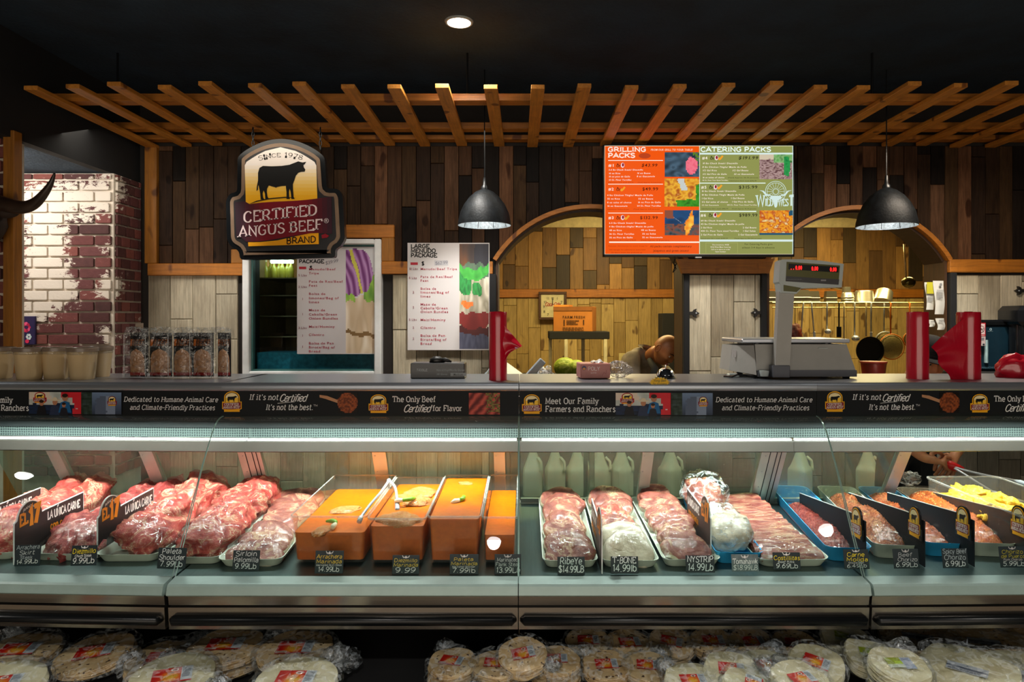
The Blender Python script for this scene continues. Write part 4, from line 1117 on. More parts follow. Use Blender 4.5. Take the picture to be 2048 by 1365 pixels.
p.text('ANGUS BEEF', *Q(182, 1112), 112 / k5, 'd8c4c4', w=945 / k5, weight=1.75, contrast=.55, slope=.095, track=.9)
u, v = Q(1168, 928); p.oval(u, v, 4.8, 4.8, 'd8c4c4'); p.oval(u, v, 4.0, 4.0, '2a1620'); p.text('R', u - 2, v + 2.2, 4.4, 'd8c4c4', w=4, weight=1.8, font='hand')
fill(p, [Q(x, y) for x, y in [(285, 1172), (420, 1170), (620, 1150), (850, 1098), (980, 1072), (1082, 1068), (1084, 1192), (288, 1217)]], 'd8940c')
p.text('BRAND', *Q(720, 1190), 68 / k5, '2a1508', w=335 / k5, weight=1.9, slope=.06, serif=.45)
fill(p, [Q(x, y) for x, y in [(1115, 1090), (1160, 1075), (1200, 1098), (1180, 1120), (1120, 1128)]], '7d0f1d')
pr = p.make('print', sg, 'print_gloss'); pr.location = (-base.x, 0, H - base.z)
for px_ in (505, 640):
    x_, _, z_ = P(px_, 300, YS); g = G(); zt = H + 1.145
    nl = 5
    for i in range(nl):
        zc = z_ + (zt - z_) * (i + .5) / nl; hl = (zt - z_) / nl * .62
        pts = [(x_ - base.x + (.007 * math.cos(a) if i % 2 else 0), 0.008 + (0 if i % 2 else .007 * math.cos(a)), zc - base.z + hl * math.sin(a)) for a in [2 * math.pi * j / 10 for j in range(10)]]
        g.tube(pts, .0025, 5, closed=True)
    obj('chain', g, MT['black'], sg, kind='stuff')

# ---------------------------------------------------------------- menu screen
YT = 4.42; sT = YT / F
tv = thing('menu_screen', 'wide flat menu screen with an orange half and a green half', 'screen', P(1397, 514, YT))
b = Vector(tv.location)
def R2(x0, y0, x1, y1, ya, yb, g=None):
    g = g or G(); return g.cbox((x0 - VX) * sT - b.x, (x1 - VX) * sT - b.x, ya, yb, H - (y1 - VY) * sT - b.z, H - (y0 - VY) * sT - b.z, .004)
obj('housing', R2(1206, 289.5, 1588.5, 514, .0, .045), MT['black'], tv)
obj('wall_bracket', G().box(-.2, .2, .045, .17, .2, .5), MT['black'], tv)
g = G(); R2(1206, 289.5, 1209, 514, -.004, 0, g); R2(1586, 289.5, 1588.5, 514, -.004, 0, g); R2(1206, 289.5, 1588.5, 291.5, -.004, 0, g); R2(1206, 509, 1588.5, 514, -.004, 0, g)
obj('bezel', g, MT['black'], tv); obj('logo_tab', R2(1390, 513, 1404, 517, -.002, .01), pbr('grey_tab', '9a9a9a', .5), tv)
p = Print(sT, VX, VY, -.0005, .00012)
A = lambda x, y: (1200 + x / 5.935, 285 + y / 5.935)
B = lambda x, y: (1395 + x / 5.935, 285 + y / 5.935)
K = 5.935
OR, GR = 'f2560a', '8e9350'
p.rect(*A(50, 42), *A(1183, 1335), OR); p.rect(*B(18, 38), *B(1135, 1325), GR)
p.rect(*A(50, 42), *A(60, 1335), 'f0c8a0', 1); p.rect(*B(1125, 42), *B(1135, 1325), 'c8e0d8', 1); p.rect(*A(50, 1325), *B(1135, 1333), 'e8d8b8', 1); p.rect(*A(50, 40), *B(1135, 46), 'e0dcc0', 1)
p.text('GRILLING', *A(95, 108), 48 / K, 'ffe8d8', w=455 / K, weight=2.6, serif=.7); p.text('PACKS', *A(98, 180), 50 / K, 'ffe8d8', w=320 / K, weight=2.6, serif=.7)
p.text('FROM OUR GRILL TO YOUR TABLE!', *A(600, 100), 24 / K, 'ffe0c0', w=500 / K, font='sans', ital=.2)
def steakicon(u, v, w, h, col): p.oval(u, v, w, h, col, 14); p.strip([(u - w * .7, v), (u, v - h * .6), (u + w * .7, v + h * .2)], .5, 'f2560a' if col == 'b8401a' else 'ffffff')
steakicon(*A(530, 160), 12, 5.5, 'b8401a')
for y in (215, 497, 840): p.rect(*A(97, y - 4), *A(747, y + 4), 'fff0dc')
p.rect(*A(108, 1178), *A(1183, 1194), 'fff0dc')
dk = '3a1204'
def icons(fn, x, y, kinds, dkc):
    for i, kd in enumerate(kinds):
        u, v = fn(x + i * 48, y)
        if kd == 'w': p.strip([(u - 4, v + 3), (u - 2, v - 3), (u + 1, v + 1), (u + 4, v)], 1.2, dkc); p.strip([(u - 3, v + 4), (u, v + 2), (u + 3, v + 4)], .9)
        if kd == 's': p.oval(u, v, 3.6, 5, 'f6dcdc', 12); p.oval(u + .6, v - .6, 2.2, 3.6, '8c1428', 10)
        if kd == 'c': p.n += 1; p.poly([(u - 5, v + 2), (u - 3, v - 1), (u - 1, v), (u + 3, v - 5), (u + 6, v - 3), (u + 2, v + 2), (u, v + 4), (u - 3, v + 5)], 'f0a028')
def row(fn, x, y, t, w, h=19, col='ffeede', ital=0): p.text(t, *fn(x, y), h / K, col, w=w / K, font='sans', ital=ital)
def grp(fn, n, x, y, xp, pr_, kinds, dkc, wp, it=0):
    p.text('#' + n, *fn(x, y), 34 / K, 'fff4e4', w=64 / K, font='sans'); icons(fn, x + 120, y - 18, kinds, dkc)
    p.text(pr_, *fn(xp, y), 38 / K, dkc, w=wp / K, font='sans', ital=it)
grp(A, '1', 100, 290, 490, '$43.99', 'ws', dk, 190, .18); grp(A, '2', 100, 572, 500, '$49.99', 'wc', dk, 192); grp(A, '3', 100, 912, 472, '$132.99', 'wsc', dk, 216)
for a in ((100, 336, '2.6 lbs Chuck Steak/ Diezmillo', 410), (100, 378, '16 oz Rice', 140), (100, 416, '16 oz pico de Gallo', 256), (100, 456, '12 Ct. Flour Tortillas', 272), (436, 376, '16 oz Beans', 162), (434, 414, '8 oz Guacamole', 216)): row(A, *a, ital=.18)
for a in ((84, 638, '4 lbs Chicken Thighs/ Muzlo de Pollo', 546), (84, 680, '32 oz Rice', 152), (84, 724, '8 oz salsa of choice', 288), (84, 766, '16 oz Guacamole', 242), (452, 680, '32 oz Beans', 178), (446, 722, '16 oz Pico de Gallo', 276), (438, 764, '24 Ct. Flour Tortillas', 284)): row(A, *a)
for a in ((106, 968, '6.5 lbs Chuck Steak/ Diezmillo', 440), (106, 1010, '4 lbs Chicken thighs/ Muzlo de pollo', 528), (108, 1054, '48 oz Rice', 150), (108, 1098, '36 Ct. Flour Tortillas', 296), (108, 1140, '32 oz Pico de Gallo', 280), (486, 1052, '48 oz Beans', 174), (498, 1096, '32 oz Salsa', 164), (498, 1138, '32 oz Guacamole', 244)): row(A, *a)
for x, y, t, w in ((95, 484, 'Substitution Skirt steak $74.99', 300), (445, 484, '(Feeds Approx: 4-6 persons)', 280), (85, 802, 'Substitution Chicken Breast', 260), (395, 800, '(Feeds Approx: 4-8 persons)', 310), (105, 1170, 'Substitution Skirt steak $178.99', 320), (480, 1170, '(Feeds Approx: 12-15 persons)', 340),
                   (95, 1238, 'Customer: Substitutions we cannot change for', 470), (110, 1282, 'Ask manager for additional or extra items', 430), (130, 1316, 'Orders must be picked up', 370)): row(A, x, y, t, w, 13, 'a02c06')
p.text('All packs contain complimentary', *A(594, 1246), 22 / K, '4a1604', w=490 / K, weight=1.3); p.text('jalapenos and green onions!', *A(628, 1298), 22 / K, '4a1604', w=425 / K, weight=1.3)
def ph_steak(u, v):
    d = ((u - .76) / .17) ** 2 + ((v - .56) / .36) ** 2
    if d < 1: return pal(nz(u, v, 9, 3), ['d8405c', 'f2788a', 'e85a74'])
    if u > .82 and v < .55 and nz(u, v, 12, 5) > .5: return (.35, .5, .15)
    return pal(nz(u, v, 5, 1), ['1c2c38', '4a6478', '2a3c4a', '141e28'])
def ph_chick(u, v):
    if .36 < u < .64 and v < .42 and abs(u - .5 - (v - .2) * .3) < .1: return (.78, .80, .78)
    if v > .75 and u > .35 or u > .88 and v > .2: return pal(nz(u, v, 9, 4), ['1f6a14', '3f9a28', '174a10'])
    return pal(nz(u, v, 8, 2), ['5a2c08', 'c8781c', 'f0b838', 'a8501a', 'e8c070'])
def ph_fire(u, v):
    if abs(u - .68 - (.6 - v) * .2) < .12 * max(0, 1.1 - abs(v - .55) * 1.8): return pal(nz(u, v, 8, 2) + .15, ['b83a08', 'f08020', 'ffd050'])
    if u < .25 and v < .32: return (.55, .30, .22)
    if v > .55: return pal(nz(u, v, 9, 5), ['12242c', '4a5258', '8a4a3a', '1a3038'])
    return pal(nz(u, v, 3, 1), ['0c1c30', '1c4a78', '143456'])
p.photo(*A(765, 120), *A(1183, 412), ph_steak, 30, 22); p.photo(*A(762, 432), *A(1183, 765), ph_chick, 34, 26); p.photo(*A(765, 808), *A(1183, 1105), ph_fire, 34, 24)
p.strip([A(870, 890), A(960, 955)], .9, 'd8e0e8')
p.rect(*B(18, 46), *B(24, 1325), 'f6f0d8')
p.text('CATERING PACKS', *B(34, 112), 50 / K, 'eafaf0', w=835 / K, weight=2.4, serif=.7)
p.rect(*B(22, 127), *B(1130, 148), 'd8ece8'); p.rect(*B(22, 482), *B(802, 492), 'eafaf0'); p.rect(*B(22, 816), *B(692, 828), 'eafaf0'); p.rect(*B(22, 1156), *B(1130, 1180), 'd8ece8')
bk = '14160c'
grp(B, '4', 52, 205, 478, '$191.99', 'wsc', bk, 236, .18); grp(B, '5', 40, 552, 482, '$315.99', 'wsc', bk, 226); grp(B, '6', 34, 884, 486, '$989.99', 'wsc', bk, 222)
for a in ((52, 262, '10 lbs Chuck Steak/ Diezmillo', 420), (52, 306, '8 lbs Chicken Thighs/ Muzlo de Pollo', 524), (52, 346, '1/2 Gal Rice', 170), (404, 346, '1/2 Gal Beans', 192), (52, 390, '1/2 Gal Pico de Gallo', 290), (424, 390, '32 oz Guacamole', 240), (52, 430, '16 oz salsas of choice', 260)): row(B, *a, ital=.18)
for a in ((42, 592, '15 lbs Chuck Steak/ Diezmillo', 412), (42, 636, '10 lbs Chicken Thigh/ Muzlo de Pollo', 510), (42, 678, '1 Gal Rice', 140), (388, 676, '1 Gal Beans', 164), (42, 720, '1/2 Gal salsa of choice', 312), (400, 718, '1 Gal Pico de Gallo', 258), (34, 942, '60 lbs Chuck Steak/ Diezmillo', 410), (34, 982, '45 lbs Chicken thighs/ Muzlo de pollo', 514), (34, 1024, '2 Gal Rice', 134), (530, 1024, '2 Gal Beans', 162), (34, 1064, '400 Ct. Flour Taco sized Tortillas', 450), (530, 1064, '1 Gal Salsa', 152), (34, 1108, '2 Gal Pico de Gallo', 262), (476, 1108, '2 Gal Guacamole', 230)): row(B, *a)
for a in ((52, 462, '40 Ct. Flour Taco Sized Tortillas', 300), (42, 756, '1/2 Gal Guacamole', 204), (342, 754, '100 Ct. Flour Taco Sized Tortillas', 356)): row(B, *a[:3], a[3], 14)
for x, y, t, w in ((352, 430, '(Feeds Approx: 30-35 persons)', 360), (370, 468, 'Substitution Skirt steak $296.99', 322), (42, 798, 'Substitution Skirt steak $483.99', 314), (400, 798, '(Feeds Approx: 45-50 persons)', 290), (32, 1150, 'Substitution Skirt steak $1339.99', 320), (428, 1150, '(Feeds Approx:150-200 persons)', 322)): row(B, x, y, t, w, 13, '2c300e')
p.rect(*B(90, 1195), *B(470, 1318), 'a8ac62'); p.rect(*B(94, 1199), *B(466, 1318), GR)
for i, (t, x, w) in enumerate((('This inventory WEB', 166, 200), ('Wild West Meat Catering', 146, 240), ('Call us to place an order', 154, 226), ('Open Sundays', 202, 126))): row(B, x, 1226 + i * 27, t, w, 14)
p.text('For Catering Packs give', *B(550, 1222), 22 / K, '3a3c18', w=330 / K, font='sans'); p.text('atleast 3-4 days in advance', *B(520, 1262), 22 / K, '3a3c18', w=385 / K, font='sans')
def ph_beef(u, v):
    if abs(u - .84) < .085 and .1 < v < .86: return pal(nz(u, v, 8, 3), ['0f6a30', '2c9a4c', '126034'])
    if v < .34 and u > .42: return pal(nz(u, v, 9, 5), ['3c8a34', '8cb878', '1e5020'])
    if v < .2: return (.82, .76, .66)
    return pal(nz(u, v * 1.6, 11, 2), ['3a2420', '7a5c58', 'b89c98', '5a3a3c', '8a6e70'])
def ph_food(u, v):
    if (u > .9 and v < .2) or v > .92: return (.12, .32, .42)
    return pal(nz(u, v, 10, 6), ['6a2c10', 'd87a18', 'f0a828', 'b84c18', 'f0dc98', '5a2848'])
p.photo(*B(725, 150), *B(1112, 443), ph_beef, 32, 24); p.photo(*B(725, 812), *B(1120, 1103), ph_food, 34, 24)
# wheel and longhorn emblem
wc = B(918, 590); wr = 122 / K; lt = 'd2e8e2'
def ringp(r, w): p.n += 1; p.strip([(wc[0] + r * math.cos(2 * math.pi * i / 32), wc[1] + r * math.sin(2 * math.pi * i / 32)) for i in range(33)], w, lt)
ringp(wr, 1.0); ringp(wr * .84, .8); ringp(wr * .26, .8)
for i in range(16): a = 2 * math.pi * i / 16; p.strip([(wc[0] + wr * .26 * math.cos(a), wc[1] + wr * .26 * math.sin(a)), (wc[0] + wr * .84 * math.cos(a), wc[1] + wr * .84 * math.sin(a))], .6, lt)
fill(p, [B(x, y) for x, y in [(858, 640), (978, 640), (985, 665), (945, 690), (935, 760), (925, 778), (908, 778), (900, 760), (890, 690), (852, 665)]], lt)
fill(p, [B(x, y) for x, y in [(860, 640), (800, 640), (760, 590), (722, 574), (775, 580), (815, 622), (862, 628)]], lt); fill(p, [B(x, y) for x, y in [(976, 640), (1030, 640), (1068, 590), (1110, 574), (1056, 580), (1018, 622), (974, 628)]], lt)
p.text('W', *B(690, 758), 125 / K, lt, w=100 / K, weight=1.5, contrast=.5); p.text('ILD', *B(795, 758), 85 / K, lt, w=95 / K, weight=1.5, contrast=.5)
p.text('WES', *B(950, 758), 80 / K, lt, w=118 / K, weight=1.5, contrast=.5); p.text('T', *B(1080, 758), 125 / K, lt, w=44 / K, weight=1.5, contrast=.5)
scr = p.make('screen_image', tv, 'screen'); scr.location = (-b.x, 0, H - b.z)
lamp('screen_glow', 'AREA', tuple(Vector(P(1397, 402, YT)) + Vector((0, -.06, 0))), (R(90), 0, 0), 2.2, (1, .75, .5), shape='RECTANGLE', size=1.1, size_y=.6)
# dark cable below the screen
g = G(); g.tube([P(1350, 511, 4.45), P(1350, 517, 4.5), P(1347, 527, 4.52), P(1352, 538, 4.52), P(1346, 545, 4.52), P(1352, 528, 4.5)], .004, 6)
tag(obj('power_cable', g, MT['black']), 'short black cable dangling under the corner of the menu screen', 'cable')

# ---------------------------------------------------------------- paper posters
def wavy(pt_fn, amp=.004): return pt_fn
def poster(px0, py0, px1, py1, Y, name, label, fn, curl=0):
    s_ = Y / F; t = thing(name, label, 'poster', P((px0 + px1) / 2, py1, Y)); b_ = Vector(t.location)
    g = G(); X0, X1, Z0, Z1 = (px0 - VX) * s_ - b_.x, (px1 - VX) * s_ - b_.x, 0, (py1 - py0) * s_
    g.box(X0, X1, 0, .002, Z0, Z1); obj('paper', g, pbr('poster_paper', 'c9c6c6', .45, 0, .04, 3), t)
    p = Print(s_, VX, VY, -.0012, .00012); fn(p); o = p.make('print', t, 'print'); o.location = (-b_.x, 0, H - b_.z); return t
red = 'a8324a'
def lines(p, x, rows, k, ox, oy):
    for xq, yq, q, wq in rows:
        if q.strip(): p.text(q, ox + xq / k, oy + yq / k, 17 / k, red, w=wq / k, font='sans')
def menudo(u, v):
    if v < .80 and v > .66 and (u - .5) ** 2 / .36 + (v - .66) ** 2 / .028 < 1: return pal(nz(u, v, 3), ['6a1a1a', '8a2a26', '5a1414'])
    if abs(v - .235 - .06 * math.sin(u * 3.2)) < .045 + .01 * u: return pal(nz(u, v * 3, 5, 2), ['1c7a2c', '4ab848', '2c8a30'])
    if (u - .60) ** 2 / .035 + (v - .43) ** 2 / .006 < 1 or (u - .18) ** 2 / .05 + (v - .38) ** 2 / .012 < 1: return pal(nz(u, v, 12, 3), ['0c4420', '2f9a48', '143c1c'])
    if (u - .26) ** 2 / .045 + (v - .575) ** 2 / .0012 < 1: return pal(nz(u, v, 7), ['e85a14', 'f8843c', 'd85010'])
    if v < .19: return pal(nz(u, v, 4, 2), ['28242a', '4a3a34', 'a85a20'] if u < .5 else ['1c1c24', '3a3a44'])
    if v < .33: return pal(nz(u, v, 6, 2), ['3a4a3c', '54705a', '8a8a78'])
    if v > .86: return pal(nz(u, v, 12), ['3a3c50', '6a6c84'])
    if v > .78: return pal(nz(u, v, 3), ['3c1416', '5c2220'])
    return pal(nz(u, v, 7, 4), ['b8b098', 'e4dcc8', '98907a', 'd8d0bc'])
def tripe(u, v):
    d = ((u - .22) / .72) ** 2 + ((v - .22) / .24) ** 2
    if v < .44 and d < 1 and v > .01:
        t = math.sin((math.hypot(u + .2, (v - .45) * 1.6)) * 34)
        if abs(u - .35 - (v - .2) * .9) < .05: return (.80, .78, .30)
        return hexmix('6a2a6c', 'b88ac0', .5 + .5 * t)
    if v < .50 and (u < .3 and v > .36 or u > .62 and v > .25): return pal(nz(u, v, 6, 3), ['5a9a28', '9cc84c', '3a7020'])
    if v < .45: return (.82, .82, .83)
    if abs(v - .80 - u * .02) < .02: return (.50, .38, .22)
    return pal(nz(u, v, 4, 4), ['d8c8b0', 'efe2cf', 'c8b090', 'e0c8a8'])
def pA(p):
    k, ox, oy = 3.5, 450, 440
    T = lambda x, y: (ox + x / k, oy + y / k)
    p.rect(*T(508, 190), *T(1060, 940), 'cdc8ca')
    p.photo(*T(846, 200), *T(1050, 935), tripe, 34, 72)
    p.text('LARGE', *T(520, 222), 24 / k, '1a1416', w=150 / k, weight=2.7, serif=.65); p.text('MENUDO', *T(520, 262), 24 / k, '1a1416', w=180 / k, weight=2.7, serif=.65)
    p.text('PACKAGE', *T(519, 303), 24 / k, '1a1416', w=176 / k, weight=2.7, serif=.65)
    p.rect(*T(519, 328), *T(569, 346), 'b01830'); p.text('$', *T(594, 348), 24 / k, '1a1416', w=18 / k, weight=2.6, serif=.5); p.text('$39.99', *T(704, 316), 22 / k, '3a3c5a', w=88 / k, font='hand', weight=.9, slope=.25, jit=.4)
    rows = [(587, 354, 'Menudo/Beef', 190), (587, 382, 'Tripe', 72), (587, 440, 'Pata de Res/Beef', 240), (587, 468, 'Feet', 62), (587, 526, 'Bolsa de', 118), (587, 556, 'limones/Bag of', 212), (587, 584, 'limes', 74), (587, 640, 'Mazo de', 116), (587, 670, 'Cebolla/Green', 200), (587, 698, 'Onion Bundles', 206), (587, 756, 'Maiz/Hominy', 184), (587, 812, 'Cilantro', 110), (587, 872, 'Bolsa de Pan', 176), (587, 900, 'Birote/Bag of', 184), (587, 928, 'Bread', 82)]
    lines(p, 0, rows, k, ox, oy)
    for y, q, w_ in ((396, '5 Lbs', 60), (477, '2 Lbs', 60), (562, '1', 8), (668, '1', 8), (764, '3 Lbs', 60), (818, '1', 8), (896, '1', 8)): p.text(q, *T(514 if len(q) > 1 else 540, y), 16 / k, '8a4454', w=w_ / k, font='sans')
def pB(p):
    k, ox, oy = 3.5, 450, 440
    T = lambda x, y: (ox + x / k, oy + y / k)
    p.rect(*T(1279, 162), *T(1848, 912), 'cfcaca'); p.photo(*T(1641, 168), *T(1846, 905), menudo, 34, 76)
    p.text('LARGE', *T(1302, 198), 26 / k, '141012', w=130 / k, weight=2.7, serif=.65); p.text('MENUDO', *T(1302, 230), 26 / k, '141012', w=174 / k, weight=2.7, serif=.65); p.text('PACKAGE', *T(1302, 262), 26 / k, '141012', w=184 / k, weight=2.7, serif=.65)
    p.rect(*T(1299, 298), *T(1350, 316), 'b01830'); p.text('$', *T(1377, 318), 24 / k, '1a1416', w=18 / k, weight=2.6, serif=.5)
    p.rect(*T(1466, 284), *T(1562, 320), 'b8b6ba'); p.text('$62.99', *T(1472, 316), 20 / k, '3a3c5a', w=86 / k, font='hand', weight=.9, slope=.1, jit=.4)
    rows = [(1368, 352, 'Menudo/Beef Tripe', 258), (1368, 407, 'Pata de Res/Beef', 228), (1368, 434, 'Feet', 58), (1368, 490, 'Bolsa de', 112), (1368, 516, 'limones/Bag of', 202), (1368, 544, 'limes', 72), (1368, 600, 'Mazo de', 110), (1368, 626, 'Cebolla/Green', 192), (1368, 652, 'Onion Bundles', 196), (1368, 708, 'Maiz/Hominy', 178), (1368, 763, 'Cilantro', 108), (1368, 818, 'Bolsa de Pan', 174), (1368, 846, 'Birote/Bag of', 184), (1368, 874, 'Bread', 80)]
    lines(p, 0, rows, k, ox, oy)
    for y, q, w_ in ((350, '10 Lbs', 62), (414, '5 Lbs', 56), (514, '2', 12), (620, '2', 12), (706, '5 Lbs', 56), (762, '2', 12), (838, '2', 12)): p.text(q, *T(1288 if len(q) > 1 else 1314, y), 16 / k, '8a4454', w=w_ / k, font='sans')
poster(594, 494, 750, 708, YW - .012, 'menu_poster', 'white menudo price poster with a red onion photo, taped to the window pane', pA)
poster(815, 486, 979, 701, YW - .042, 'menu_poster', 'white large menudo price poster with peppers, on the wall beside the arch', pB)

# ---------------------------------------------------------------- pendant lamps
def pendant(px, pyb, Y, rp, label):
    x, y, z = P(px, pyb, Y); t = thing('pendant_lamp', label, 'pendant lamp', (x, y, z), group='dome pendant lamps'); r = rp * Y / F; h = r * 1.35
    prof = [(r, 0), (r * .98, h * .12), (r * .90, h * .36), (r * .76, h * .58), (r * .56, h * .78), (r * .34, h * .92), (r * .12, h)]
    g = G().lathe(prof, 40); g.f.pop(); g.f.pop(); g.mi = g.mi[:-2]; g.c = g.c[:-2]
    obj('shade', g, pbr('black_shade_enamel', (.003, .004, .005), .5, 0, .5, 30, .35, 90, spec=.15), t, smooth='all')
    g = G().lathe([(a * .985, b_ - .001) for a, b_ in prof], 40); g.f.pop(); g.f.pop(); g.mi = g.mi[:-2]; g.c = g.c[:-2]
    obj('silver_lining', g, pbr('hammered_silver', 'd4dadb', .35, .3, .25, 60, .8, 70), t, smooth='all')
    g = G()
    for i in range(10): a = 2 * math.pi * i / 10; g.tube([(r * .975 * math.cos(a), r * .975 * math.sin(a), .004), (r * .88 * math.cos(a), r * .88 * math.sin(a), h * .36)], .0015, 4)
    obj('seam', g, MT['black'], t, kind='stuff')
    obj('cap', G().lathe([(r * .13, h * .98), (r * .13, h * 1.06), (r * .07, h * 1.12), (r * .05, h * 1.32)], 16), MT['black'], t, smooth=True)
    obj('bulb', G().ball((0, 0, h * .55), r * .2), pbr('unlit_bulb', 'e8ece8', .2), t, smooth='all')
    obj('cord', G().tube([(0, 0, h * 1.3), (0, 0, H + 1.45 - z)], .0035, 6), MT['black'], t)
    lamp('pendant_light', 'POINT', (x, y, z + h * .3), (0, 0, 0), .9, (.9, .97, 1), shadow_soft_size=.03)
pendant(969, 451, 4.0, 53.5, 'black dome pendant lamp hanging between the menudo poster and the menu screen')
pendant(1773, 453, 4.0, 57, 'black dome pendant lamp hanging over the arch beside the menu screen')

# ---------------------------------------------------------------- things on the counter
ZC = H - .25
def on_counter(px, py): Y = .25 * F / (py - VY); return (px - VX) / F * Y, Y, ZC
def ctr(px, Y): return ((px - VX) / F * Y, Y, ZC)
# deli tubs
m = M('cloudy_tub_plastic'); m.set(Base_Color=srgb('c9b086'), Roughness=.25, Coat_Weight=.4); MT['tub'] = m.mat
lidm = pbr('brown_tinted_lid', '7a6a5c', .3, 0, .1)
t0 = None
for px, Y, lab in ((165, 2.90, 'tub of tan sauce standing nearest the jerky bags, in front of its row'), (113, 2.945, 'tub of tan sauce, third from the picture edge in the row on the counter'), (59, 2.90, 'tub of tan sauce in front of the pine post base'),
                   (-1, 2.95, 'tub of tan sauce cut off by the picture edge'), (196, 3.03, 'pale tub of sauce half hidden behind the front row of tubs')):
    if t0 is None:
        t0 = thing('deli_tub', lab, 'tub', ctr(px, Y), group='tubs of sauce on the counter')
        obj('tub', G().lathe([(.044, 0), (.046, .004), (.056, .118), (.0575, .12)], 36), MT['tub'], t0, smooth=True)
        obj('lid', G().lathe([(.0600, .117), (.0605, .131), (.058, .134), (.054, .1335), (.052, .130), (0, .130)], 36), lidm, t0, smooth=True)
        obj('clear_rim', G().lathe([(.0565, .105), (.0578, .117)], 36), MT['film'], t0, smooth='all')
    else: dup(t0, ctr(px, Y), (0, 0, px * .3), lab)

# sleeve of five snack packs
m = M('snack_skin'); v = m.coords((1, 1, 1)); m.l(m.ramp(m.noise(v, 60, 4, .7), [(.3, srgb('7d5434')), (.5, srgb('b5835a')), (.75, srgb('cf9f74'))]), m.b.inputs['Base Color']); m.set(Roughness=.5); m.bump(m.noise(v, 80, 4), .8, .004); MT['snack'] = m.mat
YP = 2.96; sP = YP / F
packs = [(277, 33, 'snack pack at the tub end of the clear hanging sleeve'), (322, 44, 'second snack pack from the tubs in the clear sleeve'), (367, 38, 'middle snack pack of the five in the clear sleeve'), (407, 42, 'fourth snack pack from the tubs in the clear sleeve'), (449, 26, 'narrow snack pack at the window end of the clear sleeve')]
for i, (px, wp, lab) in enumerate(packs):
    x, y, z = ctr(px, YP); t = thing('snack_pack', 'black and tan ' + lab, 'snack pack', (x, y, z + .006), R(-4 + 3 * (i % 3)), 'snack packs in the clear sleeve')
    w_, h_ = wp * sP, 88 * sP
    g = G().grid(6, 10, lambda a, b_: ((a - .5) * w_, -.002 - .02 * math.sin(math.pi * a) ** .7 * math.sin(math.pi * min(1, b_ * 1.15)) ** .6, b_ * h_))
    n0 = len(g.v); g.grid(6, 10, lambda a, b_: ((a - .5) * w_, .002 + .012 * math.sin(math.pi * a) * math.sin(math.pi * b_), b_ * h_))
    obj('pouch', g, pbr('black_pouch', (.012, .010, .010), .25), t, smooth='all')
    def bulge(u, v_): return u, v_
    p = Print(1, 0, 0, 0); p.g = G()
    def fpt(a, b_, e=.0015): return ((a - .5) * w_, -.002 - e - .02 * math.sin(math.pi * a) ** .7 * math.sin(math.pi * min(1, b_ * 1.15)) ** .6, b_ * h_)
    def patch(a0, a1, b0, b1, col, e=.0015, nu=5, nv=5):
        p.g.col = srgb(col); p.g.grid(nu, nv, lambda a, b_: fpt(a0 + (a1 - a0) * a, b0 + (b1 - b0) * b_, e))
    p.g.col = srgb('b5835a')
    patch(.02, .98, .70, .86, '3a1d0c'); patch(.06, .20, .70, .85, 'c8691a', .002)
    for j, ch in enumerate('BEEF'):
        wd, ss = GLY[ch]
        for cur, pts in ss:
            pp = Print(1, 0, 0, 0); pp.g = p.g
            pp.pt = lambda u, v_, j=j: fpt(.26 + j * .17 + u * .014, .72 + v_ * .0115, .0024)
            pp.strip(pts, 2.0, '8a4c18')
    patch(.02, .98, .03, .10, 'a01c14', .002); patch(.08, .52, .14, .26, '1c1410', .0026)
    patch(.14, .40, .17, .23, '8a8078', .003)
    p.make('print', t, 'print_gloss')
    g = G(); g.col = (1, 1, 1)
    pts = [(.5 + .36 * math.cos(a) * (1 if math.cos(a) < 0 else 1.15), .30 + .34 * math.sin(a)) for a in [math.pi * k_ / 16 for k_ in range(17)]] + [(.13, .12), (.9, .12)]
    g = G().grid(8, 8, lambda a, b_: fpt(.10 + .86 * a if b_ < .5 else .10 + .86 * (.5 + (a - .5) * math.sqrt(max(0, 1 - ((b_ - .5) * 2) ** 2))), .10 + .54 * b_, .0034))
    obj('food_window', g, MT['snack'], t, smooth='all')
x, y, z = ctr(360, YP)
sl = thing('clear_sleeve', 'clear plastic sleeve with a bent top holding five snack packs', 'bag', (x, y, z))
g = G().grid(40, 14, lambda a, b_: ((a - .5) * 212 * sP * (1 - .02 * b_), -.034 + .010 * math.sin(a * 31) * (1 - b_) + .02 * max(0, b_ - .8) * 3, .002 + b_ * 100 * sP + .002 * math.sin(a * 17)))
obj('front_film', g, MT['film'], sl, smooth='all')
g = G().grid(40, 3, lambda a, b_: ((a - .5) * 210 * sP, -.012 + .004 * math.sin(a * 40), (84 + 18 * b_) * sP + .002 * math.sin(a * 23)))
obj('folded_header', g, film('header_film', .18, .2, 50, .8, .12), sl, smooth='all')
g = G()
for pxs in (258, 300, 345, 388, 430, 462): g.tube([((pxs - 360) * sP, -.036, .003), ((pxs - 361) * sP, -.034, 88 * sP)], .0016, 5)
obj('heat_seal', g, glass('seal_plastic', (.8, .85, .85), 1.6, .1, .3, (.6, .6, .6)), sl, kind='stuff')
obj('hang_tab', G().cbox(-86 * sP, -70 * sP, -.014, -.012, 99 * sP, 110 * sP, .001), pbr('beige_tab', 'a09080', .5), sl)

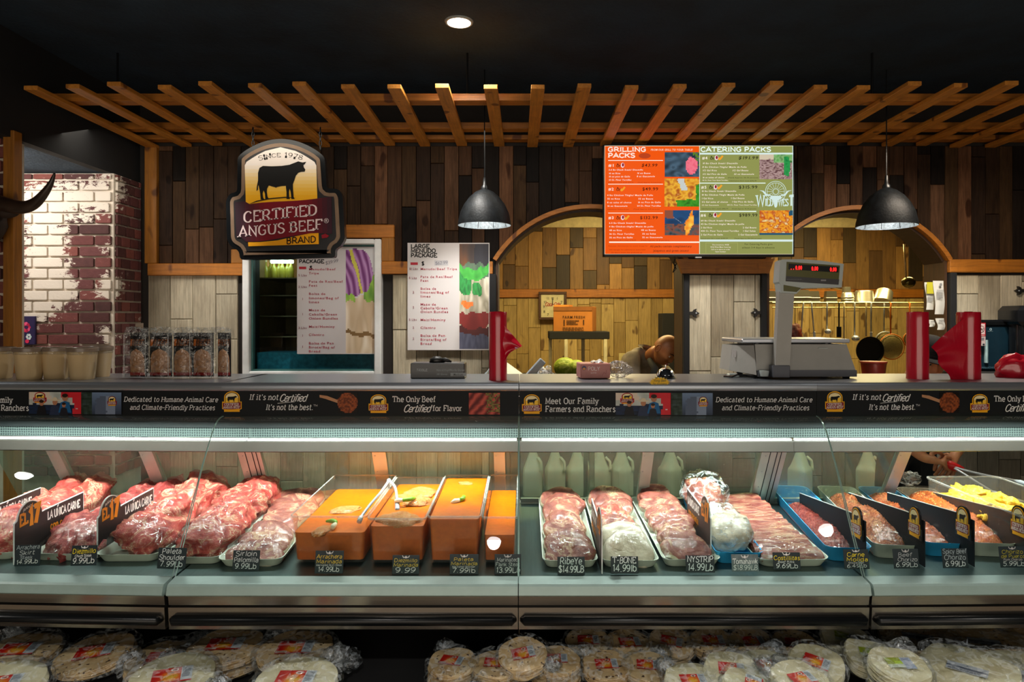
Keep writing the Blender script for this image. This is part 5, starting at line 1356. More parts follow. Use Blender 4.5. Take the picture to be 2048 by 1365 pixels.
# glove box
x, y, z = ctr(875, 2.93)
t = thing('glove_box', 'black box of vinyl gloves with a black glove pulled out of the top', 'box', (x, y, z)); s_ = 2.93 / F
w_, h_ = 108 * s_, 31 * s_
obj('carton', G().cbox(-w_ / 2, w_ / 2, 0, .11, 0, h_, .003), pbr('black_carton', (.012, .014, .016), .3), t)
p = Print(s_, 875, 758, -.0006)
p.text('NOBLE', 834, 743, 5, 'b8c0c0', w=21, weight=1.3, smallcap=.85); p.text('Hybrid Vinyl/Nitrile Gloves', 873, 743, 4.6, '9aa2a2', w=56, font='sans')
p.scribble(873, 733, 36, 1, '5a6060', 2); p.text('100 Gloves', 873, 751, 4, 'a8b0b0', w=22, font='sans'); p.rect(901, 746.5, 932, 753, '9aa0a0'); p.text('Medium', 907, 752, 4.6, '1a1c1c', w=19, font='sans')
p.make('print', t)
rnd = random.Random(3)
g = G().ball((-.01, .05, h_ + .008), (.032, .022, .018), 14, 8, lambda d: 1 + .35 * noise.noise(d * 2.3))
g.tube([(.0, .05, h_ + .006), (.03, .045, h_ + .012), (.055, .04, h_ + .004)], [.012, .010, .004], 8)
obj('glove', g, pbr('black_nitrile', (.006, .007, .007), .4, 0, .1), t, smooth='all')

# red bag rolls
m = M('red_film'); v = m.coords((1, 1, 1)); m.set(Base_Color=srgb('c4102c'), Roughness=.28, Coat_Weight=.6, Coat_Roughness=.12); m.b.inputs['Subsurface Weight'].default_value = .0
m.bump(m.noise(m.coords((40, 40, 3)), 2, 3), .25, .004); MT['redfilm'] = m.mat
def roll(px, Y, r, h, label, flap=None, skirt=0):
    t = thing('bag_roll', label, 'bag roll', ctr(px, Y), group='red bag rolls on the counter')
    rr = random.Random(int(px)); k_ = [1 + rr.uniform(-.02, .02) for _ in range(10)]
    prof = [(r * 1.03, 0), (r * 1.0, .01)] + [(r * k_[i] if i else r, .02 + (h - .024) * i / 9) for i in range(10)] + [(r * .96, h), (.016, h), (.015, h - .02), (0, h - .02)]
    obj('roll', G().lathe(prof, 32), MT['redfilm'], t, smooth=True)
    obj('cardboard_core', G().lathe([(.0145, h - .015), (.016, h + .002), (.0125, h + .002), (.0125, h - .015)], 16), pbr('core_card', '8a5a40', .8), t)
    if flap:
        g = G(); n = 14
        def f(a, b_):
            # b_: along the height of the root line, a: outwards
            (x0, z0), (x1, z1), (tx, tz) = flap
            rx, rz = x0 + (x1 - x0) * b_, z0 + (z1 - z0) * b_
            return (rx + (tx[0] + (tx[1] - tx[0]) * b_ - rx) * a, -r * .55 + .012 * math.sin(b_ * 9 + a * 3) * (.3 + a) - .006, rz + (tz[0] + (tz[1] - tz[0]) * b_ - rz) * a)
        g.grid(n, n, f); g.grid(n, n, lambda a, b_: tuple(c + d for c, d in zip(f(a, b_), (0, .0015, 0))))
        obj('loose_bag', g, MT['redfilm'], t, smooth='all')
roll(996, 2.86, .037, .283, 'glossy red bag roll with a torn flap, standing beside the large menudo poster', ((.02, .235), (.02, .07), ((.100, .050), (.142, .116))))
roll(1835, 2.93, .043, .283, 'plain red bag roll without a loose flap, nearest the grey scale')
roll(1937, 2.93, .045, .283, 'red bag roll with a long loose bag fanning out over the server\'s cap', ((-.02, .272), (-.02, .0), ((-.175, -.10), (.135, .0))))
# pink poly glove box and the crumpled bag beside it
x, y, z = ctr(1191, 2.90); s_ = 2.90 / F
t = thing('glove_box', 'pink box of poly gloves with a glove end sticking out', 'box', (x, y, z + .003), R(4))
w_, h_ = 60 * s_, 30 * s_
obj('carton', G().cbox(-w_ / 2, w_ / 2, 0, .12, 0, h_, .003), pbr('pink_carton', 'c47f78', .5), t)
p = Print(s_, 1191, 757, -.0006); p.oval(1168, 736, 4.5, 4.5, '2c2c5c'); p.oval(1168, 737.5, 3, 2.4, 'd88a30'); p.text('POLY', 1176, 741, 7.5, 'e8d0cc', w=24, weight=1.5, serif=.3); p.text('GLOVES', 1181, 747, 3, 'e8d0cc', w=12, font='sans'); p.strip([(1204, 752), (1208, 745), (1212, 748), (1213, 740)], .8, 'a05050'); p.make('print', t)
g = G().grid(10, 6, lambda a, b_: (-.01 + a * .06, .03 + b_ * .05, h_ + .002 + .012 * math.sin(a * 3.1) * math.sin(b_ * 3.1) + .004 * math.sin(a * 12)))
obj('glove', g, pbr('clear_poly', 'd8d4d0', .3), t, smooth='all')
x, y, z = ctr(1238, 2.98)
g = G().ball((0, 0, .035), (.055, .05, .036), 22, 14, lambda d: 1 + .3 * noise.noise(d * 2.6) + .12 * noise.noise(d * 7))
tag(obj('plastic_bag', g, film('grey_crumpled_film', .16, .2, 40, 1, .3, (.5, .42, .38)), loc=(x, y, z), smooth='all'), 'crumpled see-through bag lying against the pink box', 'bag')
# service bell and star tag
x, y, z = ctr(1331, 2.95)
t = thing('service_bell', 'chrome service bell with a push button on top', 'bell', (x, y, z))
chrome = pbr('chrome', 'd8dadc', .06, 1, 0)
obj('base', G().lathe([(.042, 0), (.044, .004), (.040, .008), (.030, .010)], 28), MT['black'], t, smooth=True)
obj('dome', G().lathe([(.037, .010), (.039, .013), (.037, .020), (.030, .034), (.018, .042), (.006, .045), (0, .0455)], 28), chrome, t, smooth=True)
obj('button', G().lathe([(.002, .045), (.002, .053), (.005, .053), (.005, .057), (0, .058)], 12), chrome, t, smooth=True)
star = [((1 if i % 2 else .80) * math.cos(2 * math.pi * i / 40) * 21, (1 if i % 2 else .72) * math.sin(2 * math.pi * i / 40) * 11.5) for i in range(40)]
x, y, z = P(1318, 765, 2.755)
t = thing('star_tag', 'yellow starburst paper tag with handwriting, below the service bell', 'tag', (x, y - .012, z)); s_ = 2.74 / F
g = G().prism([(a * s_, b_ * s_) for a, b_ in star], 0, .0012); obj('card', g, pbr('yellow_card', 'e8b808', .6, 0, .05), t)
p = Print(s_, 0, 0, -.0006); p.text('Ring Bell', -12, -1.5, 4.5, '3a3418', w=24, font='hand', weight=1.3, jit=.4, ital=.3); p.text('For Assistance', -14, 4.5, 3.6, '3a3418', w=28, font='hand', weight=1.2, jit=.4, ital=.3); p.make('print', t)

# ---- counter scale
YK = 2.95; sK = YK / F
def kx(px): return (px - 1590) * sK
def kz(py): return (752 - py) * sK
x, y, z = ctr(1590, YK)
sc_ = thing('counter_scale', 'grey counter scale with a red lit readout head on a tall post', 'scale', (x, y, z))
gr = pbr('grey_abs_plastic', 'acaca8', .45, 0, .04); gr2 = pbr('dark_grey_base', '5c5f68', .5, 0, .04); wht = pbr('off_white_plastic', 'b9c4c4', .4, 0, .04)
g = G(); lo_, hi_ = (kx(1487), kx(1707)), (kx(1508), kx(1697))
def frus(g, z0, z1, X0, X1, y0, y1, sx0, sx1, sy):
    g.add([(X0, y0, z0), (X1, y0, z0), (X1, y1, z0), (X0, y1, z0), (X0 + sx0, y0 + sy, z1), (X1 - sx1, y0 + sy, z1), (X1 - sx1, y1 - sy, z1), (X0 + sx0, y1 - sy, z1)],
          [(3, 2, 1, 0), (4, 5, 6, 7), (0, 1, 5, 4), (1, 2, 6, 5), (2, 3, 7, 6), (3, 0, 4, 7)])
frus(g, kz(736), kz(684), kx(1510), kx(1707), -.02, .26, .0, .030, .02)
g.add([(kx(1472), .10, kz(740)), (kx(1510), -.02, kz(745)), (kx(1508), .0, kz(686)), (kx(1478), .10, kz(688)), (kx(1472), .25, kz(740)), (kx(1510), .26, kz(745)), (kx(1508), .24, kz(686)), (kx(1478), .25, kz(688))],
      [(0, 1, 2, 3), (4, 0, 3, 7), (1, 5, 6, 2), (3, 2, 6, 7), (0, 4, 5, 1), (5, 4, 7, 6)])
obj('body', g, gr, sc_)
g = G(); frus(g, kz(748), kz(735), kx(1512), kx(1708), -.026, .262, 0, 0, 0); obj('base', g, gr2, sc_)
obj('platter', G().cbox(kx(1479), kx(1694), -.03, .27, kz(681), kz(673), .004), MT['steel'], sc_)
g = G()
for a in (kx(1520), kx(1660)):
    for b_ in (.04, .2): g.lathe([(.02, kz(686)), (.02, kz(681))], 12, (a, b_, 0))
obj('platter_support', g, MT['black'], sc_, kind='stuff')
obj('slot', G().box(kx(1635), kx(1653), -.0115, -.008, kz(692.5), kz(691)), wht, sc_)
g = G(); g.cbox(kx(1533), kx(1567), -.075, -.028, kz(748), kz(724), .003); obj('post_foot', g, gr2, sc_)
g = G(); g.add([(kx(1539), -.07, kz(724)), (kx(1567), -.07, kz(724)), (kx(1576), -.07, kz(580)), (kx(1546), -.07, kz(580)), (kx(1539), -.034, kz(724)), (kx(1567), -.034, kz(724)), (kx(1576), -.034, kz(580)), (kx(1546), -.034, kz(580))],
               [(0, 1, 2, 3), (5, 4, 7, 6), (4, 0, 3, 7), (1, 5, 6, 2), (3, 2, 6, 7), (4, 5, 1, 0)]); obj('post', g, gr, sc_)
def HP(pts, y0, y1, mat, name, par=sc_): return obj(name, G().prism([(kx(1460 + a / 5.46), kz(510 + b_ / 5.46)) for a, b_ in pts], y0, y1), mat, par)
HP([(480, 395), (640, 408), (690, 350), (790, 345), (1120, 338), (1142, 90), (900, 55), (700, 40), (500, 42), (468, 60), (452, 280), (468, 300)], -.085, -.02, wht, 'display_head')
olive = pbr('olive_face_plate', '56561c', .35, 0, .04)
hd = HP([(535, 68), (1100, 108), (1082, 312), (525, 275)], -.0865, -.085, olive, 'face_plate')
HP([(555, 88), (1085, 122), (1080, 182), (552, 148)], -.0875, -.0864, MT['black'], 'readout')
HP([(528, 220), (1090, 255), (1084, 312), (525, 275)], -.0872, -.0866, pbr('grey_band', '3c3c40', .4), 'label_band')
HP([(502, 312), (690, 345), (640, 388), (502, 378)], -.0864, -.085, olive, 'lower_plate')
p = Print(sK, 1590, 752, -.0878)
for a, q in ((625, '0.00'), (795, '0.00'), (990, '0.00')): 
    u = 1460 + a / 5.46; v = 510 + (152 + (a - 625) * .05) / 5.46; p.text(q, u, v, 8.2, 'ff1818', w=13, font='sans'); p.text(q, u + .3, v, 8.2, 'ff1818', w=13, font='sans')
for a in (580, 605): p.oval(1460 + a / 5.46, 510 + 146 / 5.46, .9, .9, 'ff1818', 8)
m = M('red_led_digits'); a_ = m.n('ShaderNodeAttribute', attribute_name='Col'); m.set(Base_Color=(0, 0, 0)); m.l(a_.outputs['Color'], m.b.inputs['Emission Color']); m.b.inputs['Emission Strength'].default_value = 3.2; MT['leddig'] = m.mat
p.make('digits', sc_, 'leddig')
p = Print(sK, 1590, 752, -.0879); p.scribble(1624, 557, 10, 3, '9a9aa0', 1, 3); p.scribble(1558, 556, 30, 1.2, '6a6a72', 1, 4); p.make('print', sc_)
p = Print(sK, 1590, 752, 0); 
p = Print(sK, 1590, 752, 0)
g = G(); g.box(kx(1475.5), kx(1493.5), .075, .079, kz(712), kz(698)); o_ = obj('rating_label', g, pbr('label_paper', 'dcdce0', .6), sc_, rot=(0, 0, R(0)))
g = G()
for a in (kx(1512), kx(1692)):
    for b_ in (.0, .22): g.lathe([(.013, 0), (.016, .008), (.008, .012)], 12, (a, b_, 0))
obj('feet', g, MT['black'], sc_, kind='stuff')
obj('level_glass', G().lathe([(.016, .012), (.020, .030), (.020, .036), (.0, .036)], 16, (kx(1521), -.045, 0)), wht, sc_, smooth=True)
g = G().tube([(kx(1512), .0, .006), (kx(1490), -.03, .014), (kx(1473), -.02, .018), (kx(1464), .0, .006), (kx(1455), .05, .004)], .004, 8)
obj('cable', g, MT['black'], sc_)
x, y, z = ctr(1466, 3.0); tag(obj('plug_adapter', G().cbox(-.022, .022, -.02, .02, 0, .016, .003), wht, loc=(x, y, z)), 'small white plug lying beside the scale on the counter', 'plug')
# red crumpled bag by the second roll, at the far end
x, y, z = ctr(2032, 3.0)
g = G().ball((0, 0, .04), (.085, .05, .062), 26, 16, lambda d: 1 + .25 * noise.noise(d * 2.1 + Vector((3, 1, 2))) + .10 * noise.noise(d * 6))
t = tag(obj('plastic_bag', g, MT['redfilm'], loc=(x, y, z), smooth='all'), 'crumpled red bag with a white label at the end of the counter', 'bag')
obj('white_label', G().grid(4, 4, lambda a, b_: (.0 + a * .035 + b_ * .03, -.052 - .004 * a, .055 + b_ * .045 + a * .012)), MT['white'], t)
# grey trays and clear bag behind the counter next to the red roll
tb_ = tag(obj('prep_table', G().cbox(-.12, .36, 3.36, 3.74, H - .40, H - .37, .004), MT['steel_dark']), 'narrow steel table behind the cases under the leaning grey trays', 'table')
for a_ in (-.10, .34):
    for b_ in (3.38, 3.72): obj('leg', G().cbox(a_ - .012, a_ + .012, b_ - .012, b_ + .012, 0, H - .40, .002), MT['steel_dark'], tb_)
x, y, z = P(1050, 752, 3.55); z = H - .27
t = thing('tray_stack', 'grey plastic trays leaning behind the counter next to the red bag roll', 'tray', (x, y, z - .1))
for i in range(5):
    g = G().cbox(-.16, .16, -.10, .10, -.005, .005, .003); obj('tray', g, pbr('pale_blue_plastic' if i < 3 else 'grey_plastic', ('8c9aa8', '6f7a86', '4c5258')[i % 3], .35), t, loc=(-.02 - .018 * i, .0, .06 - .02 * i), rot=(R(12), R(36), 0))
x, y, z = P(1082, 750, 3.5); z = H - .275
g = G().ball((0, 0, 0), (.075, .05, .07), 24, 16, lambda d: 1 + .35 * noise.noise(d * 1.9) + .1 * noise.noise(d * 6))
tag(obj('plastic_bag', g, film('clear_lump', .2, .18, 30, 1, .28), loc=(x, y, z - .03), smooth='all'), 'clear plastic bag bunched up behind the counter beside grey trays', 'bag')
x, y, z = P(1062, 748, 3.42)
t = tag(obj('plastic_scoop', G().cbox(-.018, .018, -.03, .03, -.09, .09, .004), pbr('milky_plastic', 'a7b4bc', .3), loc=(x, y, z), rot=(0, R(42), 0)), 'milky plastic scoop handle leaning over the grey trays', 'scoop')

# ---------------------------------------------------------------- things fixed on the menu wall
def hinge(px, py, flip, label):
    x, y, z = P(px, py, YW - .005); t = thing('strap_hinge', label, 'hinge', (x, y, z)); s_ = YW / F; f = -1 if flip else 1
    sh = [(0, -3), (7, -3.5), (9, -7), (14, -9), (13, -4), (20, 0), (13, 4), (14, 9), (9, 7), (7, 3.5), (0, 3)]
    import mathutils.geometry as mg
    pts = [(a * s_ * f, b_ * s_) for a, b_ in sh]; tri = [tuple(q) for q in mg.tessellate_polygon([[Vector((a, b_, 0)) for a, b_ in pts]])]; n = len(pts)
    g = G().add([(a, -.018, b_) for a, b_ in pts] + [(a, .004, b_) for a, b_ in pts], tri + [tuple(i + n for i in q) for q in tri] + [(i, (i + 1) % n, (i + 1) % n + n, i + n) for i in range(n)])
    obj('plate', g, pbr('black_iron', (.012, .010, .009), .5), t); obj('screw', G().ball((13 * s_ * f, -.019, 0), .006, 8, 6), MT['steel'], t)
hinge(1378, 627, False, 'black fleur shaped strap hinge beside the arch with the bald cook'); hinge(1521, 626, True, 'black fleur shaped strap hinge beside the scale post'); hinge(2047, 582, True, 'black fleur shaped strap hinge near the picture edge above the coffee maker')
def paper_sheet(px0, py0, px1, py1, Y, label, fn=None, rot=0, curl=.01, col='c8c6be'):
    s_ = Y / F; x, y, z = P((px0 + px1) / 2, py1, Y); t = thing('paper_note', label, 'note', (x, y, z), rot); w_, h_ = (px1 - px0) * s_, (py1 - py0) * s_
    g = G().grid(6, 8, lambda a, b_: ((a - .5) * w_ + .006 * math.sin(b_ * 5), -curl * (1 - b_) * math.sin(a * 3 + 1) * 1.2 - .004, b_ * h_))
    g.grid(6, 8, lambda a, b_: ((a - .5) * w_ + .006 * math.sin(b_ * 5), -curl * (1 - b_) * math.sin(a * 3 + 1) * 1.2 - .002, b_ * h_)); obj('sheet', g, pbr('note_paper', col, .7, 0, .05), t, smooth='all')
    if fn: p = Print(s_, (px0 + px1) / 2, py1, -.02); fn(p); p.make('print', t)
paper_sheet(1850, 565, 1868, 620, 4.56, 'narrow note with a yellow top pinned on the dark jamb of the arch', lambda p: (p.rect(1850, 565, 1867, 588, 'b8b02c'), p.scribble(1852, 592, 13, .8, '8a8a88', 9, 2)))
paper_sheet(1867, 562, 1888, 629, 4.54, 'long white curling note pinned beside the yellow topped note', lambda p: (p.oval(1878, 570, 2.5, 3.2, '7a7a7a'), p.scribble(1870, 580, 14, .8, '8a8a88', 14, 3)))
paper_sheet(1856, 640, 1869, 654, 4.56, 'small white note low on the dark jamb, nearest the red roll', lambda p: p.scribble(1858, 643, 9, 1, '5a5a5a', 2, 5)); paper_sheet(1872, 637, 1889, 660, 4.55, 'small torn white note under the long curling note', lambda p: p.scribble(1874, 640, 12, .8, '6a6a6a', 4, 7))
# hand dryer like dispenser with gauge
s_ = 4.42 / F; x, y, z = P(1984, 742, 4.42)
t = thing('water_dispenser', 'dark blue wall dispenser with a glass sight tube', 'dispenser', (x, y, z)); nv_ = pbr('navy_enamel', '14303f', .35, .2, .1)
obj('cabinet', G().cbox(-36 * s_, 36 * s_, 0, .16, 0, 92 * s_, .012), nv_, t)
obj('lid', G().cbox(-38 * s_, 37 * s_, -.01, .16, 88 * s_, 102 * s_, .012), MT['black'], t)
obj('sight_tube', G().tube([(-13 * s_, -.006, 16 * s_), (-13 * s_, -.006, 62 * s_)], .012, 10), pbr('tube_glass', '9fc0c6', .1, .2, .2), t, smooth=True)
p = Print(s_, 1984, 742, -.0015); p.text('MARATHON', 1963, 737.5, 4, '54788a', w=30, font='sans'); p.oval(1981, 659, 2.6, 2.6, '9ab0b8', 12); p.oval(1981, 659, 1.4, 1.4, '14303f', 10); p.scribble(1975, 662.5, 12, .8, '7a929c', 1); p.make('print', t)
x, y, z = P(1963, 692, 4.38)
t = thing('no_smoking_sticker', 'red and white no smoking notice in front of the dark blue dispenser', 'sign', (x, y, z)); s_ = 4.38 / F
obj('plate', G().box(-8 * s_, 8 * s_, 0, .004, 0, 46 * s_), pbr('sticker', 'c8b8b8', .5), t)
p = Print(s_, 1963, 692, -.001); p.rect(1955, 646, 1971, 673, 'b0202c'); p.rect(1956.5, 648, 1969.5, 669, 'd8c0c0')
p.strip([(1963 + 5 * math.cos(2 * math.pi * i / 20), 659 + 6.5 * math.sin(2 * math.pi * i / 20)) for i in range(21)], 1.2, 'a01c28'); p.strip([(1959.5, 654.5), (1966.5, 663.5)], 1.2, 'a01c28'); p.n += 1; p.strip([(1958.5, 660), (1967, 658)], 1, '2a1a1a')
p.text('NO SMOKING', 1956.5, 672.4, 2.4, 'f0dcdc', w=13, font='sans'); p.scribble(1957, 676, 11, .8, '4a5a6a', 4, 3); p.rect(1965, 688, 1969, 690.5, '1c2c3c'); p.make('print', t)
x, y, z = P(2064, 742, 4.35)
t = thing('coffee_maker', 'bulky glossy black coffee maker at the picture edge by the dispenser', 'coffee maker', (x, y, z))
obj('body', G().lathe([(.10, .06), (.12, .08), (.125, .3), (.118, .36), (.08, .39), (.0, .395)], 28), pbr('gloss_black', (.006, .007, .009), .12), t, smooth=True)
obj('head', G().cbox(-.14, .12, -.10, .14, .28, .41, .03), pbr('gloss_black', (.006, .007, .009), .15), t)
obj('lid_plate', G().lathe([(.105, .02), (.11, .05), (.06, .062), (0, .062)], 24, (.0, -.03, 0)), pbr('teal_plate', '5d7f84', .3), t, smooth=True)
struct('wall_shelf', G().cbox(px2x(1925, 4.3), XR, 4.25, YW, H - .345, H - .33, .003), MT['black_matte']).name = 'trim_4'
# purple picture and longhorn skull
x, y, z = P(62, 690, YC - .01)
t = thing('small_picture', 'small purple picture with a pink and white flower, on the brick pier', 'picture', (x, y, z)); s_ = YC / F
obj('panel', G().cbox(-20 * s_, 10 * s_, -.008, .006, 0, 57 * s_, .002), pbr('purple_card', '2e2650', .5), t)
p = Print(s_, 62, 690, -.009); p.rect(42, 634, 71, 689, '2c2450')
for i in range(9): a = 2 * math.pi * i / 9; p.oval(54 + 6 * math.cos(a), 655 + 7 * math.sin(a), 3.4, 3.8, ('d8305c', 'e85a8a', 'b02048')[i % 3], 10)
p.oval(56, 655, 3, 3.4, '3a1c50', 10)
for i in range(6): a = 2 * math.pi * i / 6; p.oval(60 + 3.4 * math.cos(a), 674 + 4 * math.sin(a), 2.4, 2.6, ('b8d8d8', 'e8e8f0')[i % 2], 10)
p.oval(57, 683, 4, 4, 'd8305c', 10); p.make('print', t)
x, y, z = P(-34, 430, 3.38)
t = thing('longhorn_mount', 'dark brown longhorn steer head with a curved horn, mounted by the pine post', 'trophy', (x, y, z)); s_ = 3.38 / F
hd_ = pbr('dark_hide', '2a1a10', .7, 0, .3, 20, .4, 60)
obj('head', G().ball((-8 * s_, -.02, -20 * s_), (52 * s_, .12, 78 * s_), 28, 20, lambda d: (1 - .35 * max(0, -d.z)) * (1 + .06 * noise.noise(d * 4))), hd_, t, smooth='all')
obj('ear', G().ball((52 * s_, -.02, 4 * s_), (26 * s_, .03, 12 * s_), 16, 10), hd_, t, smooth='all')
hp = [(20, 48), (52, 52), (84, 44), (110, 40), (134, 46), (156, 58), (172, 72), (181, 82)]
hp = [((a) * s_, -.03 - .0006 * a, (96 - b_ * 1.0 - 26) * s_ - .02) for a, b_ in [(20, 40), (50, 42), (84, 50), (112, 53), (138, 45), (160, 26), (174, 8), (182, -10)]]
obj('horn', G().tube(_cr(hp, 4), [.040 - .036 * (i / 28) ** 1.5 for i in range(len(_cr(hp, 4)))], 14), pbr('dark_horn', '33231a', .35, 0, .35, 12), t, smooth='all')
hp2 = [(-a, b_, c) for a, b_, c in hp]
obj('horn', G().tube(_cr(hp2, 4), [.040 - .036 * (i / 28) ** 1.5 for i in range(len(_cr(hp2, 4)))], 14), pbr('dark_horn', '33231a', .35, 0, .35, 12), t, smooth='all')
# milk jugs on a low shelf behind the cases
m = M('milk_jug_plastic'); m.set(Base_Color=srgb('d9d4b4'), Roughness=.35); m.b.inputs['Subsurface Weight'].default_value = .0; MT['jug'] = m.mat
shf = tag(obj('low_shelf', G().cbox(-.1, 3.0, 4.22, 4.55, H - 1.12, H - 1.10, .003), MT['steel_dark']), 'low steel shelf behind the cases carrying milk jugs', 'shelf')
g = G(); [g.box(a, a + .03, 4.25, 4.28, 0, H - 1.12) for a in (-.08, 1.4, 2.95)]; obj('leg', g, MT['steel_dark'], shf, kind='stuff')
j0 = None
for i, (px, lab) in enumerate(((1066, 'cut by the divider'), (1110, 'second'), (1154, 'third'), (1198, 'fourth'), (1242, 'fifth'), (1340, 'lone'), (1600, 'bulky'), (1735, 'wide'))):
    x, y, z = P(px, 985, 4.36); Lb = {0: 'translucent milk jug behind the case pane, nearest the marinade tubs', 1: 'milk jug behind the case pane, second from the marinade tubs', 2: 'milk jug behind the case pane, middle of the row of five', 3: 'milk jug behind the case pane, fourth from the marinade tubs', 4: 'milk jug behind the case pane, at the post end of the row', 5: 'milk jug standing alone past the door post', 6: 'milk jug behind the pane above the blue tray', 7: 'milk jug behind the pane above the chorizo trays'}[i]
    if j0 is None:
        j0 = thing('milk_jug', Lb, 'jug', (x, y, H - 1.10), group='milk jugs behind the cases')
        def jf(a, b_):
            ang = 2 * math.pi * a; zz = b_ * .27; r = .064 if b_ < .58 else .064 - .042 * ((b_ - .58) / .42) ** .9
            sq = 1 / max(abs(math.cos(ang)), abs(math.sin(ang))) ** (.55 if b_ < .62 else .2); return (r * sq * math.cos(ang), r * sq * math.sin(ang), zz)
        g = G().grid(32, 18, jf, wrap=True); g.f.append(tuple(range(31, -1, -1))); g.mi.append(0); g.c.append((1, 1, 1)); obj('bottle', g, MT['jug'], j0, smooth=True)
        obj('cap', G().lathe([(.021, .268), (.021, .285), (0, .286)], 16), pbr('milk_cap', '6a4a7c', .4), j0)
        obj('handle', G().tube([(.03, -.03, .235), (.05, -.05, .21), (.052, -.055, .17), (.045, -.06, .15)], .009, 8), MT['jug'], j0, smooth='all')
    else: dup(j0, (x, y, H - 1.10), R(7 * i), Lb)

# ---------------------------------------------------------------- kitchen things
s_ = 8.33 / F; x, y, z = P(1105, 640, 8.33)
t = thing('wall_clock', 'square wall clock with a cream face and red script, brown frame', 'clock', (x, y, z))
br = pbr('brown_frame', '4a2a14', .5); w2, h2 = 28 * s_, 56 * s_
g = G().cbox(-w2, w2, -.04, .0, 0, .03, .004).cbox(-w2, w2, -.04, .0, h2 - .03, h2, .004).cbox(-w2, -w2 + .03, -.04, 0, .03, h2 - .03, .004).cbox(w2 - .03, w2, -.04, 0, .03, h2 - .03, .004)
obj('frame', g, br, t); obj('face', G().box(-w2 + .02, w2 - .02, -.02, -.01, .02, h2 - .02), pbr('clock_face', 'd6cca0', .5), t)
p = Print(s_, 1105, 640, -.021)
for n_, u, v_ in (('11', 1093, 600), ('12', 1102, 600), ('1', 1113, 600), ('10', 1087, 607), ('2', 1121, 607), ('9', 1086, 616), ('8', 1087, 626), ('7', 1094, 632)): p.text(n_, u, v_, 4.4, '2a2418', weight=1.6, font='slab', serif=.5)
p.text('Coca-Cola', 1090, 612.5, 7, 'b02424', w=30, font='hand', weight=1.6, ital=.35, track=-.4); p.make('print', t)['kind'] = 'stuff'
obj('hand', G().box(-.004, .004, -.026, -.024, .18, .27), MT['black'], t)
# table with cardboard box
YB2 = 7.3; s_ = YB2 / F; x, y, z = P(1157, 750, YB2)
t = thing('work_table', 'narrow black topped table with white legs against the kitchen wall', 'table', (x, y, 0)); zt_ = H - (663 - VY) * s_
obj('top', G().cbox(-60 * s_, 58 * s_, -.18, .22, zt_ - 15 * s_, zt_, .006), MT['black_matte'], t)
wl = pbr('white_leg', 'c9bf9c', .5)
for lx, ly in ((-27, -.16), (50, -.16), (-55, .18), (12, .18)): obj('leg', G().cbox(lx * s_ - .018, lx * s_ + .018, ly - .018, ly + .018, 0, zt_ - 15 * s_, .003), wl, t)
x, y, z = P(1150, 663, YB2)
t = thing('cardboard_box', 'brown cardboard carton with black print on the narrow table', 'box', (x, y, zt_), R(-16)); cb = pbr('cardboard', 'b8722c', .8, 0, .1, 5)
w2, h2, d2 = 78 * s_, 49 * s_, .24
obj('carton', G().cbox(-w2 / 2, w2 / 2, -.12, .12, 0, h2, .003), cb, t)
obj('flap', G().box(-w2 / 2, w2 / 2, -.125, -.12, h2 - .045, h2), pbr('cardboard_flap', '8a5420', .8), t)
obj('flap', G().box(-w2 / 2 + .0, -w2 / 2 + .16, -.10, .10, h2, h2 + .02), pbr('cardboard_flap_lit', 'd08838', .8), t)  # lighter copy of the card, light painted into the colour
p = Print(s_, 1150, 663, -.1262); p.text('FARM FRESH', 1130, 637, 5, '2c1c0c', w=45, weight=2, font='sans'); p.strip([(1133, 640), (1133, 652)], 2, '2c1c0c'); p.strip([(1172, 640), (1172, 650)], 2, '2c1c0c'); p.scribble(1138, 641, 26, 2, '4a3014', 3, 4); p.scribble(1130, 655, 48, 1.4, '5a3a18', 3, 6); p.make('print', t)
x, y, z = P(1136, 748, 6.0)
m = M('cabbage_leaf'); v = m.coords((1, 1, 1)); m.l(m.ramp(m.noise(v, 16, 5, .6, 1.5), [(.3, srgb('5d7a18')), (.5, srgb('8fa52c')), (.7, srgb('c9cf6c'))]), m.b.inputs['Base Color']); m.set(Roughness=.5); m.bump(m.noise(v, 18, 4, .6, 1.5), .8, .01); MT['cabbage'] = m.mat
ktop = H - .50
for i, (px, r_) in enumerate(((1130, .085), (1152, .075))):
    x, y, z = P(px, 748, 6.0)
    tag(obj('cabbage', G().ball((0, 0, r_), (r_ * 1.15, r_, r_), 24, 16, lambda d: 1 + .06 * noise.noise(d * 3) + .03 * abs(math.sin(5 * math.atan2(d.y, d.x)))), MT['cabbage'], loc=(x, y, ktop + .0), smooth='all'), ('green cabbage under the narrow table, nearer the leaning trays', 'green cabbage under the narrow table, nearer the pink box')[i], 'cabbage', 'cabbages on the kitchen counter')
t = tag(obj('kitchen_counter', G().cbox(-.4, 1.75, 5.75, 6.5, ktop - .04, ktop, .004), MT['black_matte']), 'dark kitchen counter behind the first arch carrying the cabbages', 'counter')
g = G(); [g.box(a, a + .05, 5.8, 5.85, 0, ktop - .04) for a in (-.38, .7, 1.68)]; obj('leg', g, MT['black_matte'], t, kind='stuff')
x, y, z = P(1190, 735, 6.1)
tag(obj('brown_tray', G().cbox(-.13, .13, -.1, .1, 0, .04, .006), pbr('brown_plastic', '6b3418', .5), loc=(x, y, ktop)), 'brown plastic tray behind the pink box in the kitchen', 'tray')
x, y, z = P(1246, 733, 8.36); s_ = 8.36 / F
